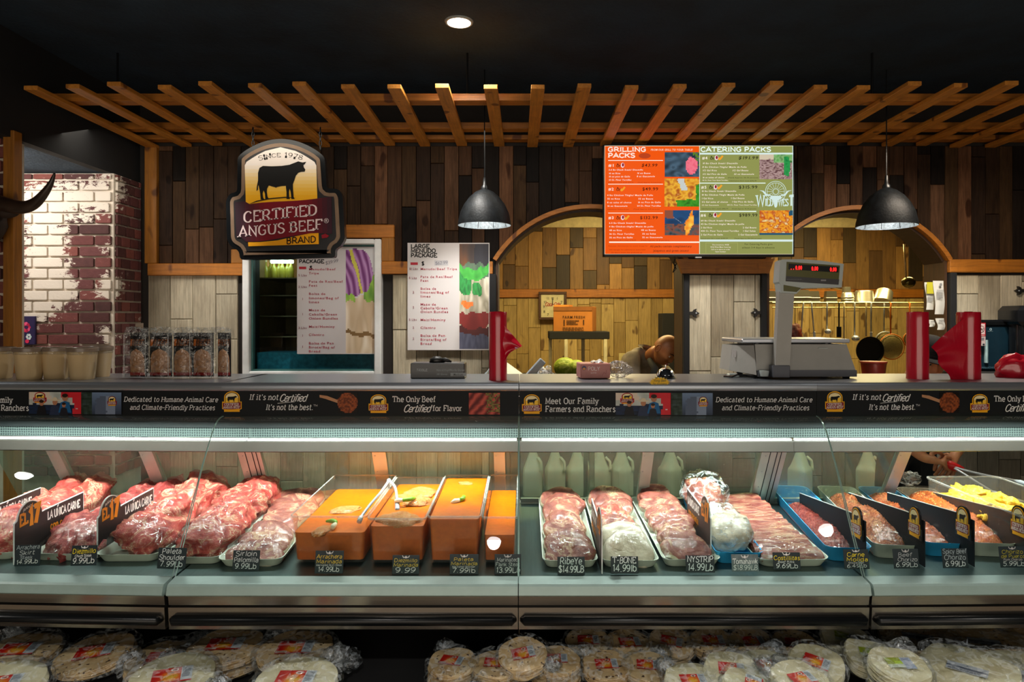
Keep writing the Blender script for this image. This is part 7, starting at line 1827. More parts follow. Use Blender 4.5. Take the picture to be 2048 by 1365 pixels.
bits(mw, [(.0, -.22, .132, .085, .07, .022, 4), (.03, .0, .134, .065, .05, .020, 5), (.02, .14, .132, .075, .07, .018, 6), (-.03, .08, .130, .05, .06, .016, 7)], 'marinated', ['big grainy meat slice at the front of the crowded marinade tub', 'meat slice in the middle of the crowded marinade tub', 'meat slice toward the rear of the crowded marinade tub', 'folded meat slice along the side of the crowded marinade tub'])
t, mw, w_, l = Bx[2]
bits(mw, [(.0, .20, .157, .035, .03, .006, 8)], 'marinated', ['small meat slice at the rear of the nearly full tub'])
wht_on = pbr('onion_white', 'f0ecd0', .35, 0, .05); grn_on = pbr('onion_green', '7fb82c', .4, 0, .15)
def onion(mw, loc, rot, label, sc=1.0):
    t = thing('green_onion', label, 'onion', mat=mw @ Matrix.Translation(loc) @ Matrix.Rotation(rot, 4, 'Z'), group='green onions on the marinade')
    obj('bulb', G().tube([(-.032 * sc, -.010, .002), (-.018 * sc, -.004, .006), (0, 0, .008)], [.006, .010, .007], 10), wht_on, t, smooth='all')
    obj('stalk', G().tube([(0, 0, .008), (.014 * sc, .010, .010), (.020 * sc, .030, .010), (.018 * sc, .055, .006)], [.007, .008, .009, .004], 10), grn_on, t, smooth='all')
onion(Bx[0][1], (.01, -.24, .115), 1.2, 'green onion stub at the front of the widest marinade tub'); onion(Bx[1][1], (-.02, -.05, .150), -.5, 'green onion lying on the meat in the crowded tub'); onion(Bx[2][1], (.0, -.08, .158), .2, 'curled green onion floating in the nearly full tub')
# tongs propped between the first two tubs
def tongs(name, label, pts1, pts2, mat=None, grp=None):
    a = Vector(pts1[0]); t = thing(name, label, 'tongs', tuple(a)); mat = mat or MT['steel']
    for pts in (pts1, pts2):
        pl = [Vector(p) - a for p in pts]; obj('arm', G().tube(_cr([tuple(p) for p in pl], 4), [.006 if i < len(_cr([tuple(p) for p in pl], 4)) - 4 else .010 for i in range(len(_cr([tuple(p) for p in pl], 4)))], 8), mat, t, smooth='all')
    obj('hinge', G().ball((0, 0, 0), .010, 12, 8), mat, t, smooth='all'); return t
tongs('serving_tongs', 'steel tongs propped open on the edges of the first two marinade tubs', [P(778, 962, 2.90), P(762, 985, 2.80), P(742, 1008, 2.66), P(724, 1032, 2.56), P(718, 1045, 2.53)], [P(778, 962, 2.90), P(790, 975, 2.84), P(794, 1000, 2.76), P(795, 1022, 2.68)])

# yellow chicken box in section 3
yb = foodbox(3, 1.80, 2.12, -.30, .31, .165, .095, 'clear box of yellow marinated chicken at the end of the meat case', 'chicken_box', 'yellow', 'boxes of chicken')
ybm = yb[1]
rnd = random.Random(9); c0 = None
for i in range(26):
    x, y = rnd.uniform(-.12, .12), rnd.uniform(-.26, .26); z = .098 + .010 * (i % 3) 
    if c0 is None:
        c0 = lump('chicken_piece', 'yellow marinated chicken piece in the clear box', 'chicken', ybm, (x, y, z), (.04, .05, .024), 'yellow', 3, .35, 1, 'yellow chicken pieces'); continue
    dup(c0, mat=ybm @ Matrix.Translation((x, y, z)) @ Matrix.Rotation(rnd.uniform(0, 6), 4, 'Z') @ Matrix.Rotation(rnd.uniform(-.4, .4), 4, 'X'))

# dividing boards
def board_el(k, pxf, pyf, Xside, label, L=.37, y0=None):
    """cow hide brown board with a round badge at its front end"""
    p0 = on_deck(pxf, pyf, k); x = p0.x; yl = p0.y if y0 is None else y0
    mw = FR[k] @ Matrix.Translation((x, yl, deckz(yl) + .002)) @ Matrix.Rotation(R(90 if Xside > 0 else -90), 4, 'Z')
    # local +x: to the rear when Xside>0, to the front otherwise; print faces -y
    t = thing('divider_board', label, 'sign', mat=mw); f = 1 if Xside > 0 else -1
    hh = .165; pts = [(0, 0), (0, .148)]; c = (.075, .150); r = .062
    pts += [(c[0] - r * math.cos(a), c[1] + r * math.sin(a)) for a in [math.pi * (.03 + .94 * i / 14) for i in range(15)]] + [(.15, .158), (L, .172), (L, .0)]
    pts = [(a * f, b_) for a, b_ in pts]
    import mathutils.geometry as mg
    tri = [tuple(q) for q in mg.tessellate_polygon([[Vector((a, b_, 0)) for a, b_ in pts]])]; n = len(pts)
    g = G().add([(a, 0, b_) for a, b_ in pts] + [(a, .004, b_) for a, b_ in pts], tri + [tuple(i + n for i in q) for q in tri] + [(i, (i + 1) % n, (i + 1) % n + n, i + n) for i in range(n)]); obj('board', g, MT['white'], t)
    p = Print(.01, 0, 0, -.0004, .0002); e = .3
    fill(p, [(a * 100 - (e if (a * f) > .3 else -e if a * f < .05 else 0) * f, -(b_ * 100 - (e if b_ > .1 else -e))) for a, b_ in pts], '2c2423')
    rnd = random.Random(4)
    for i in range(40):
        u = rnd.uniform(1, L * 100 - 4) * f; v_ = -rnd.uniform(.8, 13); l_ = rnd.uniform(1, 5); p.rect(u, v_, u + l_ * (1 if f > 0 else .6), v_ + .12, rnd.choice(['3c3231', '211b1b', '453a38']), False)
    if f > 0: u0, tu = 2.6, 16.5
    else: u0, tu = -12.4, -34
    def arc(u, v_, hh): a = (u - (u0 + 4.9)) / 6; return (u0 + 4.9 + (5 + hh) * math.sin(a), -13.4 + 0 - (5 + hh) * math.cos(a) + .0)
    p.text('RANCHO', u0 + 1.7, 0, .9, 'e8e0d8', w=6.2, font='hand', weight=1.8, path=lambda u, v_, h_: (u, -18.2 - .10 * (9 - (u - u0 - 4.9) ** 2) - h_ + .4))
    p.text('EL', u0 + .1, -13.0, 4.0, 'f08c10', w=3.8, font='hand', weight=2.0, slope=.12, track=1.6); p.text('17', u0 + 4.4, -11.6, 6.4, 'f08c10', w=5.2, font='hand', weight=3.0, slope=.16)
    p.text('LA UNICA CARNE', tu, -11.6, 3.0, 'f2eeea', w=18, font='hand', weight=1.6, track=1.0); p.strip([(tu + 5.1, -15.2), (tu + 5.8, -15.9)], .5, 'f2eeea'); p.text('con garantia', tu + 1.4, -7.4, 2.6, 'e08a1c', w=15.5, weight=1.6)
    p.make('print', t, 'print'); return t
board_el(0, 28, 1132, 1, 'dark wood printed board with a round orange numbered badge, behind the Arrachera card'); board_el(0, 195, 1118, 1, 'dark wood printed board with an orange numbered badge, between skirt steak and chuck roasts', L=.36)
board_el(0, -80, 1124, 1, 'dark wood printed board at the picture edge showing only its UNICA CARNE end', L=.40)
board_el(2, 1203, 1150, -1, 'dark wood printed board seen nearly edge on between the rib eye and T-bone trays', L=.35); board_el(2, 1421, 1120, -1, 'dark wood printed board with orange badge between the strip steaks and the blue tray', L=.36)
def board_black(k, pxf, pyf, pxr, label, L=.58):
    p0 = on_plane_y(pxf, 1140, k, -.30); pr_ = on_plane_y(pxr, 1000, k, .26); pr_.z = p0.z; L = min(.66, (pr_ - p0).length)
    a = math.atan2(-(pr_ - p0).x, (pr_ - p0).y)
    mw = FR[k] @ Matrix.Translation((p0.x, p0.y, deckz(p0.y) + .003)) @ Matrix.Rotation(a, 4, 'Z') @ Matrix.Rotation(R(-90), 4, 'Z')
    t = thing('divider_board', label, 'sign', mat=mw)
    pts = [(0, .0), (0, .165), (-.10, .168), (-L, .125), (-L, .02)]
    obj('board', G().prism(pts, 0, .003), pbr('black_divider', (.010, .012, .015), .6, 0, .05, spec=.2), t)
    obj('board_edge', G().tube([(-.10, .001, .1685), (-L, .001, .1255)], .0018, 5), MT['alu'], t)
    bp = [(-.092, .078), (-.092, .118), (-.084, .124), (-.084, .160)] + [(-.049 - .035 * math.cos(q), .160 + .032 * math.sin(q)) for q in [math.pi * i / 10 for i in range(1, 10)]] + [(-.014, .160), (-.014, .124), (-.006, .118), (-.006, .078)]
    obj('badge_plate', G().prism([(x, z + .012) for x, z in bp], -.008, -.002), MT['black'], t)
    p = Print(.01, 0, 0, -.0084, .0002); emblem(p, -8.6, -20.0, 7.4, 10.6); p.make('print', t); return t
board_black(2, 1731, 1138, 1599, 'first long black divider board, nearest the blue ground beef tray'); board_black(3, 1849, 1136, 1697, 'second long black divider board, between brown and spicy chorizo')
board_black(3, 1948, 1134, 1774, 'third long black divider board, between spicy and orange chorizo'); board_black(3, 2062, 1130, 1866, 'last long black divider board, beside the yellow chicken box')

# price cards
CARDS = [(27, 80, 1092, 1133, 'Arrachera Skirt Steak', [('Arrachera', 'a0b0b2', .24, .9), ('Skirt', 'c0ccca', .24, .6), ('   Steak', 'a0b0b2', .17, .6), ('14.99Lb', 'e0e8e6', .24, .85)], 0, .05),
 (140, 193, 1093, 1132, 'yellow lettered Diezmillo Chuck Steak', [('*', 'e8e8e8', .12, .4), ('Diezmillo', 'f0dc30', .24, .9), ('Chuck Steak', 'e8ecec', .13, .65), ('9.99Lb', 'eef2f2', .28, .85)], 0, .03),
 (313, 371, 1098, 1138, 'Paleta Shoulder', [('Paleta', 'd8e4e4', .26, .7), ('Shoulder', 'd8e4e4', .25, .92), ('7.99Lb', 'd8e4e4', .27, .8)], 0, 0),
 (464, 518, 1103, 1142, 'Sirloin Palomilla', [('Sirloin', 'c8d0d2', .26, .8), ('Palomilla', 'c8d0d2', .25, .92), ('9.99Lb', 'd8e0e2', .27, .8)], 0, 0),
 (629, 686, 1104, 1148, 'Arrachera Marinada', [('*', 'd8d8d8', .12, .4), ('Arrachera', 'd8b830', .18, .9), ('Marinada', 'd8b830', .18, .9), ('Marinated Skirt Steak', 'd0d0d0', .08, .9), ('14.99Lb', 'e0e0e0', .22, .75)], 0, 0),
 (784, 838, 1115, 1152, 'Diezmillo Marinada', [('*', 'd8d8d8', .14, .4), ('Diezmillo', 'd8b830', .22, .85), ('Marinada', 'd8b830', .22, .92), ('9.99', 'e0e0e0', .30, .75)], 0, 0),
 (899, 957, 1115, 1154, 'Paleta Marinada', [('*', 'd8d8d8', .14, .4), ('Paleta', 'd8b830', .20, .7), ('Marinada', 'd8b830', .20, .92), ('Marinated Shoulder', 'd0d0d0', .09, .8), ('7.99lb', 'e0e0e0', .26, .8)], 0, 0),
 (989, 1042, 1115, 1154, 'Marinated Flank Steak', [('*', 'c0c0c0', .14, .4), ('Marinated', 'b0b8b8', .20, .8), ('Flank Steak', 'b0b8b8', .20, .92), ('13.99Lb', 'd0d8d8', .28, .9)], 0, 0),
 (1115, 1170, 1116, 1150, 'RibeYe', [('RibeYe', 'c8d8d6', .34, .8), ('$14.99LB', 'e0e8e8', .34, .92)], 0, 0),
 (1222, 1277, 1115, 1148, 'T-BONE', [('T-BONE', 'e8f0f0', .32, .85), ('14.99lb', 'e8f0f0', .36, .88)], 0, 0),
 (1372, 1430, 1113, 1146, 'NYSTRIP', [('NYSTRIP', 'dce8ea', .32, .9), ('14.99Lb', 'dce8ea', .36, .88)], 0, 0),
 (1464, 1518, 1111, 1144, 'pale grey Tomahawk', [('*', 'f0f0f0', .16, .4), ('Tomahawk', 'f0f4f4', .28, .92), ('$18.99LB', 'dfe6e6', .26, .9)], 1, 0),
 (1547, 1602, 1107, 1140, 'yellow lettered Costillitas', [('*', 'f0f0f0', .15, .4), ('Costillitas', 'f0dc20', .26, .95), ('Beef Ribs', 'e0e8e8', .12, .6), ('9.69Lb', 'e8f0f0', .28, .8)], 0, 0),
 (1689, 1740, 1101, 1139, 'yellow lettered Carne Molida', [('*', 'e0e0e0', .14, .4), ('Carne', 'f0dc20', .26, .7), (' Molida', 'f0dc20', .24, .9), ('Ground Beef', 'd0d0d0', .10, .6), ('6.49Lb', 'd0dada', .22, .8)], 0, 0),
 (1788, 1840, 1100, 1138, 'plain chalked Beef Chorizo', [('*', 'c0c0c0', .16, .35), ('Beef', 'a8b0b2', .22, .55), ('  Chorizo', 'b8c0c2', .22, .85), ('6.99Lb', 'd0d8da', .26, .85)], 0, 0),
 (1886, 1938, 1099, 1137, 'Spicy Beef Chorizo', [('Spicy Beef', '9aaab0', .26, .92), ('Chorizo', 'a0b0b4', .28, .85), ('6.99Lb', 'd8e0e2', .30, .8)], 0, 0),
 (2001, 2056, 1095, 1136, 'Chorizo de Puerco', [('*', 'c0c0c0', .14, .4), ('Chorizo', 'a8a028', .22, .8), ('de Puerco', 'a8a028', .20, .9), ('Pork Chorizo', 'b0b0b0', .12, .7), ('5.99Lb', 'd0d8d8', .26, .8)], 0, 0)]
for px0, px1, py0, py1, nm, rows_, grey, slope_ in CARDS:
    k = sec((px0 + px1) / 2); q = on_plane_y((px0 + px1) / 2, py1, k, -.352); dist = 2.75 - .352; s_ = dist / F; w_ = (px1 - px0) * s_; h_ = (py1 - py0) * s_
    mw = FR[k] @ Matrix.Translation((q.x, -.352, max(q.z, deckz(-.352) + .001))) @ Matrix.Rotation(R(-10), 4, 'X') @ Matrix.Rotation(R(-2 if slope_ else 0), 4, 'Y')
    t = thing('price_card', nm + ' price card propped at the front of the case', 'price card', mat=mw)
    obj('card', G().cbox(-w_ / 2, w_ / 2, 0, .0016, 0, h_, .0006), MT['card_grey' if grey else 'card'], t)
    p = Print(s_, 0, 0, -.0004, .0001); W_, H_ = px1 - px0, py1 - py0; tot = sum(r_[2] for r_ in rows_); v_ = -H_
    for txt, col, hh, ww in rows_:
        rh = hh / tot * H_ * .94; v_ += rh
        if txt == '*':
            for a, b_ in ((-1, 1),): 
                p.n += 1; p.g.col = srgb(col); p.strip([(-7, v_ - rh * .9), (-6, v_ - rh * .4), (-2.5, v_ - rh * .3), (0, v_ - rh * .1), (2.5, v_ - rh * .3), (6, v_ - rh * .4), (7, v_ - rh * .9)], 1.2, col); p.oval(0, v_ - rh * .35, 1.6, rh * .45, col, 8); p.text('WEST', -6, v_ + .2, rh * .4, col, w=12, font='hand', weight=1.6)
            continue
        lead = len(txt) - len(txt.lstrip()); wd_ = ww * W_ - lead * 2
        p.text(txt.strip(), -W_ * .46 + lead * 3.0 + (W_ * .92 - wd_) * .4 * (lead == 0), v_ - rh * .12, rh * .78, col, w=wd_, font='hand', weight=1.25 if rh > 8 else 1.6, ital=.1, jit=.9, slope=slope_)
    p.make('print', t)
# dark cloth tucked by the rear doors, red chain bits left out of sight
x_ = on_deck(1122, 1003, 2); lump('black_glove', 'crumpled black glove lying at the rear sill of the case behind the rib eye tray', 'glove', FR[2], (x_.x, .43, deckz(.43) + .035), (.028, .02, .030), 'black', 3, .4, 0, None)
# ---------------------------------------------------------------- tortillas on the lower shelf
m = M('tortilla'); v = m.coords((1, 1, 1), rand=True)
n1 = m.noise(v, 16, 4, .6); n2 = m.noise(v, 60, 3, .5); c = m.ramp(n1, [(.3, srgb('bc9a68')), (.55, srgb('d4b98a')), (.75, srgb('e2cfa6'))])
c = m.mix(m.ramp(n2, [(.62, (0, 0, 0)), (.66, (1, 1, 1))]), c, srgb('4e351e')); m.l(c, m.b.inputs['Base Color']); m.set(Roughness=.7); m.bump(n1, .4, .004); MT['tortilla'] = m.mat
m = M('pale_tortilla'); v = m.coords((1, 1, 1), rand=True); n1 = m.noise(v, 12, 4, .6); m.l(m.ramp(n1, [(.3, srgb('b8b088')), (.6, srgb('d6d2b0')), (.8, srgb('e4e2c8'))]), m.b.inputs['Base Color']); m.set(Roughness=.6); m.bump(n1, .4, .004); MT['pale'] = m.mat
MT['bag'] = film('tortilla_bag_film', .06, .16, 30, 1.0, .08, edge=.22); MT['bag2'] = film('tortilla_bag_end_film', .08, .25, 26, .6, .14, (.72, .80, .88), edge=.3)
def tortilla_stack(r, th, seed, mat='tortilla', square=0, n=44):
    rnd = random.Random(seed); lay = max(3, int(th / .0042)); prof = []; g = G(); secs = []
    offs = [(rnd.uniform(-.003, .003), rnd.uniform(-.003, .003), rnd.uniform(.965, 1.0)) for _ in range(lay)]
    def ring_(sc, z, ox, oy, k_):
        out = []
        for i in range(n):
            a = 2 * math.pi * i / n; q = 1
            if square: q = 1 / max(abs(math.cos(a)), abs(math.sin(a))) ** square
            rr_ = r * sc * q * (1 + .012 * math.sin(3 * a + k_) + .008 * math.sin(7 * a + k_ * 2)); zz = z + .0022 * math.sin(4 * a + k_ * 1.3) * sc + .004 * noise.noise(Vector((math.cos(a) * 2, math.sin(a) * 2, seed + z * 6)))
            out.append((ox + rr_ * math.cos(a), oy + rr_ * math.sin(a), max(.0005, zz)))
        return out
    for i, (ox, oy, sc) in enumerate(offs):
        z0 = th * i / lay; secs += [ring_(sc * .97, z0 + .0004, ox, oy, i), ring_(sc, z0 + th / lay * .5, ox, oy, i), ring_(sc * .985, z0 + th / lay * .9, ox, oy, i)]
    ox, oy, sc = offs[-1]
    for q in (.8, .5, .2): secs.append(ring_(sc * q, th + .003 * (1 - q), ox, oy, lay))
    vs = [p for s_ in secs for p in s_]; fs = []
    for j in range(len(secs) - 1):
        for i in range(n): fs.append((j * n + i, j * n + (i + 1) % n, (j + 1) * n + (i + 1) % n, (j + 1) * n + i))
    fs += [tuple(range(n - 1, -1, -1)), tuple((len(secs) - 1) * n + i for i in range(n))]
    return g.add(vs, fs)
def shell(r, th, seed, square=0, tail=None):
    def f(d):
        q = 1
        if square: q = 1 / max(abs(d.x), abs(d.y), .3) ** (square * .9)
        return q
    nu, nv = 48, 22
    def pt(a, b_):
        ang = 2 * math.pi * a; t_ = b_; rr_ = 1.0
        # profile: bottom, side, top
        if t_ < .15: rad, z = r * 1.08 * t_ / .15, .0
        elif t_ < .65: u = (t_ - .15) / .5; rad, z = r * (1.09 + .06 * math.sin(u * math.pi)), th * 1.06 * u
        else: u = (t_ - .65) / .35; rad, z = r * 1.09 * (1 - u), th * 1.06 + .004
        q = 1 / max(abs(math.cos(ang)), abs(math.sin(ang))) ** square if square else 1
        nse = noise.noise(Vector((math.cos(ang) * 3, math.sin(ang) * 3, t_ * 5 + seed))); n2 = noise.noise(Vector((math.cos(ang) * 9, math.sin(ang) * 9, t_ * 12 + seed)))
        k_ = 1 + (.05 * nse + .035 * n2) * (1 if t_ < .7 else .3)
        if tail is not None and .1 < t_ < .66:
            dd = abs((ang - tail + math.pi) % (2 * math.pi) - math.pi); k_ += .42 * max(0, 1 - dd / .55) ** 1.5 * (1 + .4 * n2)
            z += .03 * max(0, 1 - dd / .5) * (t_ - .1) * (1 + nse)
        return (rad * q * k_ * math.cos(ang), rad * q * k_ * math.sin(ang), max(.0, z + .003 * n2 * (1 if t_ > .15 else 0)) + (.0015 if t_ > .65 else 0))
    return G().grid(nu, nv, pt, wrap=True)
def label_print(kind, r):
    p = Print(.001, 0, 0, 0, .0001); p.fn = None
    w_, h_ = (70, 46) if kind != 'square' else (60, 40)
    sc = r / .075; w_ *= sc; h_ *= sc
    if kind in ('red',):
        p.photo(-w_ / 2, -h_ / 2, w_ * .22, h_ / 2, lambda u, v_: pal(.15 + .9 * max(0, 1 - math.hypot(u - .65, (v_ - .62) * .8) * 1.9) + .12 * nz(u, v_, 8, 3), ['b01410', 'c42014', 'e07818', 'e8b030']), 18, 14)
        p.rect(-w_ / 2, h_ * .40, w_ / 2, h_ / 2, 'c01812'); p.rect(w_ * .22, -h_ / 2, w_ / 2, h_ * .42, 'b8c2c8'); p.scribble(w_ * .25, -h_ * .4, w_ * .2, h_ * .05, '5a6470', 8, 3)
        p.oval(w_ * .05, -h_ * .34, h_ * .15, h_ * .10, 'e8dcd0', 12); p.oval(w_ * .05, -h_ * .34, h_ * .10, h_ * .06, '8a3020', 10); p.rect(-w_ * .48, h_ * .30, -w_ * .18, h_ * .46, 'd8c8b8'); p.scribble(-w_ * .46, h_ * .33, w_ * .26, h_ * .03, '7a3020', 3, 2)
        p.text('FLOUR', -w_ * .20, h_ * .16, h_ * .14, 'e8c040', w=w_ * .34, weight=2, font='hand')
    elif kind == 'green':
        p.rect(-w_ / 2, -h_ / 2, w_ * .1, h_ * .1, '8a9a10'); p.rect(-w_ * .2, -h_ * .2, w_ * .2, h_ * .3, 'a8c81c'); p.rect(w_ * .1, -h_ / 2, w_ / 2, h_ / 2, '9aa8c0'); p.scribble(w_ * .14, -h_ * .4, w_ * .3, h_ * .05, '5a6488', 8, 3); p.rect(-w_ / 2, h_ * .1, w_ * .1, h_ * .4, 'b8c4b0')
    else:
        p.rect(-w_ / 2, -h_ * .3, w_ / 2, h_ * .3, 'a8b0b8'); p.rect(-w_ / 2, -h_ * .05, w_ / 2, h_ * .08, '4a5464'); p.scribble(-w_ * .45, h_ * .12, w_ * .8, h_ * .05, '5a6470', 2, 3)
    return p
_proto = {}
def pack(key, label, loc, rz, tilt=(0, 0), group='tortilla packs'):
    kind, r, th, var, mat, sq = key
    if key not in _proto:
        t = thing('tortilla_pack', label, 'tortilla pack', loc, (R(tilt[0]), R(tilt[1]), rz), group)
        obj('tortillas', tortilla_stack(r, th, var * 3 + r * 50, mat, sq), MT[mat], t, smooth=True, kind='stuff')
        if kind:
            p = label_print(kind, r); o = p.make('label', t, 'print_gloss', loc=(.0, -.004, th + .0062), rot=(R(-90), 0, 0))
        obj('film_bag', shell(r, th + .005, var * 7 + 1, sq, (2.2, -.6, 1.0, 3.6)[var % 4]), MT['bag'], t, smooth='all')
        a = (2.2, -.6, 1.0, 3.6)[var % 4]
        g = G().ball((r * 1.32 * math.cos(a), r * 1.32 * math.sin(a), th * .75), (r * .34, r * .34, r * .24), 22, 14, lambda d: 1 + .45 * noise.noise(d * 3 + Vector((var, 0, 0))) + .25 * noise.noise(d * 9))
        obj('twisted_bag_end', g, MT['bag2'], t, smooth='all'); _proto[key] = t
        return t
    return dup(_proto[key], loc, (R(tilt[0]), R(tilt[1]), rz), label)
ZL = .378                                        # lower shelf surface (at its front part)
def shelf_at(px, py, htop):
    D = H - ZL - htop; Y = D * F / (py - VY); return (px - VX) / F * Y, Y
big = lambda v_: ('red', .128, .026, v_, 'tortilla', 0); sm = lambda v_: ('red', .080, .034, v_, 'tortilla', 0); pl = lambda v_: ('red', .085, .036, v_, 'pale', .25)
spec = [ # key, px, py of the top face centre, lift of the base, rz, tilt, label
 (big(0), 40, 1300, .02, .15, (4, 0), 'big tortilla pack cut off by the picture edge'), (big(1), 192, 1304, .012, .25, (6, -5), 'big tortilla pack tilted, with large brown spots'), (big(2), 330, 1318, .0, .1, (5, 0), 'big tortilla pack half hidden by a crinkled front pack'),
 (big(3), 452, 1290, .036, .1, (3, 0), 'upper pack of the stack beside the tallest big stack, below the sirloin'), (big(3), 456, 1310, .0, .5, (0, 0), 'lower pack of the stack beside the tallest big stack'),
 (big(0), 592, 1296, .040, .05, (5, 0), 'upper pack of the stack nearest the empty black gap'), (big(1), 600, 1318, .004, .6, (0, 0), 'lower pack of the stack nearest the empty black gap'),
 (('red', .125, .03, 1, 'pale', .1), 345, 1352, .03, .35, (8, 0), 'pale tortilla pack in a crinkled bag at the front'), (('red', .125, .03, 2, 'pale', 0), 592, 1358, .05, 0, (6, 0), 'pale big tortilla pack at the front before the upper stack'), (('red', .125, .03, 3, 'pale', .1), 0, 1368, .03, .3, (8, 0), 'crinkled front tortilla pack cut off by the picture corner'),
 (sm(0), 905, 1322, .03, -.25, (6, 0), 'small tortilla pack standing first after the empty black gap'), (sm(1), 905, 1352, 0, .4, (0, 0), 'small tortilla pack under the first one after the gap'),
 (sm(2), 992, 1326, .028, -.1, (6, 0), 'small tortilla pack partly covered by the tilted top pack'), (sm(3), 1000, 1350, 0, .3, (0, 0), 'small tortilla pack at the bottom under the tilted top pack'), (sm(1), 1047, 1304, .056, .2, (16, -6), 'tilted small tortilla pack on top with its bag end sticking up'),
 (sm(0), 1112, 1318, .030, 0, (6, 0), 'small tortilla pack after the tilted top pack'), (sm(2), 1112, 1346, 0, .3, (0, 0), 'small tortilla pack at the bottom after the tilted top one'),
 (sm(3), 1176, 1280, .02, .0, (10, 0), 'rear row small tortilla pack, first in its row'), (sm(1), 1258, 1284, .015, .1, (12, 0), 'rear row small tortilla pack, second in its row'), (sm(0), 1342, 1282, .018, -.3, (12, 4), 'rear row small tortilla pack, third in its row'), (sm(2), 1425, 1280, .022, .0, (12, 0), 'rear row small tortilla pack, fourth in its row'), (sm(3), 1505, 1282, .02, .1, (12, 0), 'rear row small tortilla pack, fifth in its row'), (sm(1), 1592, 1286, .015, -.25, (12, 0), 'rear row small tortilla pack, last before the square packs'),
 (sm(0), 1212, 1328, .01, .05, (8, 0), 'front row small tortilla pack, first in its row'), (sm(2), 1296, 1330, .01, -.15, (8, 0), 'front row small tortilla pack, second in its row'), (pl(0), 1385, 1360, .03, .05, (8, 0), 'pale small tortilla pack in a stiff crinkled bag'), (pl(1), 1462, 1336, .045, -.2, (14, 0), 'pale tortilla pack tipped up in the middle of the pile'), (pl(2), 1535, 1330, .03, .05, (10, 0), 'pale tortilla pack with the label square to the camera'), (pl(3), 1632, 1322, .05, -.6, (14, 6), 'pale tortilla pack turned askew with glare on its label'), (pl(0), 1600, 1356, .06, .3, (10, 0), 'pale tortilla pack at the very front of the pile'), (pl(1), 1500, 1368, .05, 1.2, (10, 0), 'pale tortilla pack at the bottom edge of the picture'),
 (('green', .085, .03, 0, 'pale', .4), 1690, 1276, .03, -.3, (14, 8), 'square tortilla pack with a green label at the rear'), (('green', .080, .04, 1, 'pale', .3), 1740, 1306, .05, -.25, (12, 4), 'green labelled tortilla pack standing behind the tall stack'), (('green', .086, .045, 2, 'pale', .2), 1796, 1326, .075, .0, (10, 0), 'green labelled tortilla pack on top of the tall stack'), (('green', .086, .045, 3, 'pale', .2), 1800, 1362, .02, .2, (0, 0), 'tortilla pack at the bottom of the tall green labelled stack'),
 (('square', .130, .022, 0, 'tortilla', .75), 1836, 1276, .012, -.35, (4, 0), 'flat square tostada pack beside the tall green labelled stack'), (('square', .130, .022, 1, 'tortilla', .75), 1968, 1286, .012, -.30, (4, 0), 'flat square tostada pack in the middle at the far end'), (('square', .130, .022, 2, 'tortilla', .75), 2092, 1278, .014, -.3, (4, 0), 'flat square tostada pack cut off by the picture edge'),
 (('square', .14, .03, 3, 'pale', .5), 1935, 1340, .05, -.7, (8, 0), 'pale square pack in heavily crinkled film at the front corner'), (('square', .14, .03, 0, 'pale', .5), 2050, 1352, .03, .2, (8, 0), 'pale square pack under crinkled film at the picture corner')]
for key, px, py, lift, rz, tilt, lab in spec:
    r, th = key[1], key[2]; x, y = shelf_at(px, py, lift + th)
    z = ZL + lift + r * math.sin(R(max(0, tilt[0]))) * .55
    y = (H - z - th) * F / (py - VY); x = (px - VX) / F * y
    pack(key, lab, (x, y, z), rz, tilt)
# ---------------------------------------------------------------- people
def skinned(name, V, E, mat, parent=None, sub=2, root=0, ws=True):
    """V: {key: ((x, y, z), radius or (rx, ry))}; a smooth continuous body grown along the edges"""
    keys = list(V); me = bpy.data.meshes.new(name); me.from_pydata([V[k][0] for k in keys], [(keys.index(a), keys.index(b)) for a, b in E], [])
    o = bpy.data.objects.new(name, me); COL.objects.link(o)
    if parent is not None: o.parent = parent
    md = o.modifiers.new('skin', 'SKIN'); md.use_smooth_shade = True; md.branch_smoothing = .6
    for i, k in enumerate(keys):
        r = V[k][1]; r = (r, r) if not isinstance(r, tuple) else r
        sv = me.skin_vertices[0].data[i]; sv.radius = r; sv.use_root = (i == root)
    s_ = o.modifiers.new('subsurf', 'SUBSURF'); s_.levels = sub; s_.render_levels = sub
    me.materials.append(mat); return o
def skinmat(name, c, ruddy):
    m = M(name); v = m.coords((1, 1, 1)); m.l(m.ramp(m.noise(v, 9, 4), [(.3, srgb(ruddy)), (.65, srgb(c))]), m.b.inputs['Base Color']); m.set(Roughness=.42)
    m.b.inputs['Subsurface Weight'].default_value = .1; m.b.inputs['Subsurface Radius'].default_value = (.02, .008, .004); m.bump(m.noise(v, 160, 3), .12, .002); return m.mat
def gs(d, c, s): return math.exp(-((d - Vector(c).normalized()).length / s) ** 2)
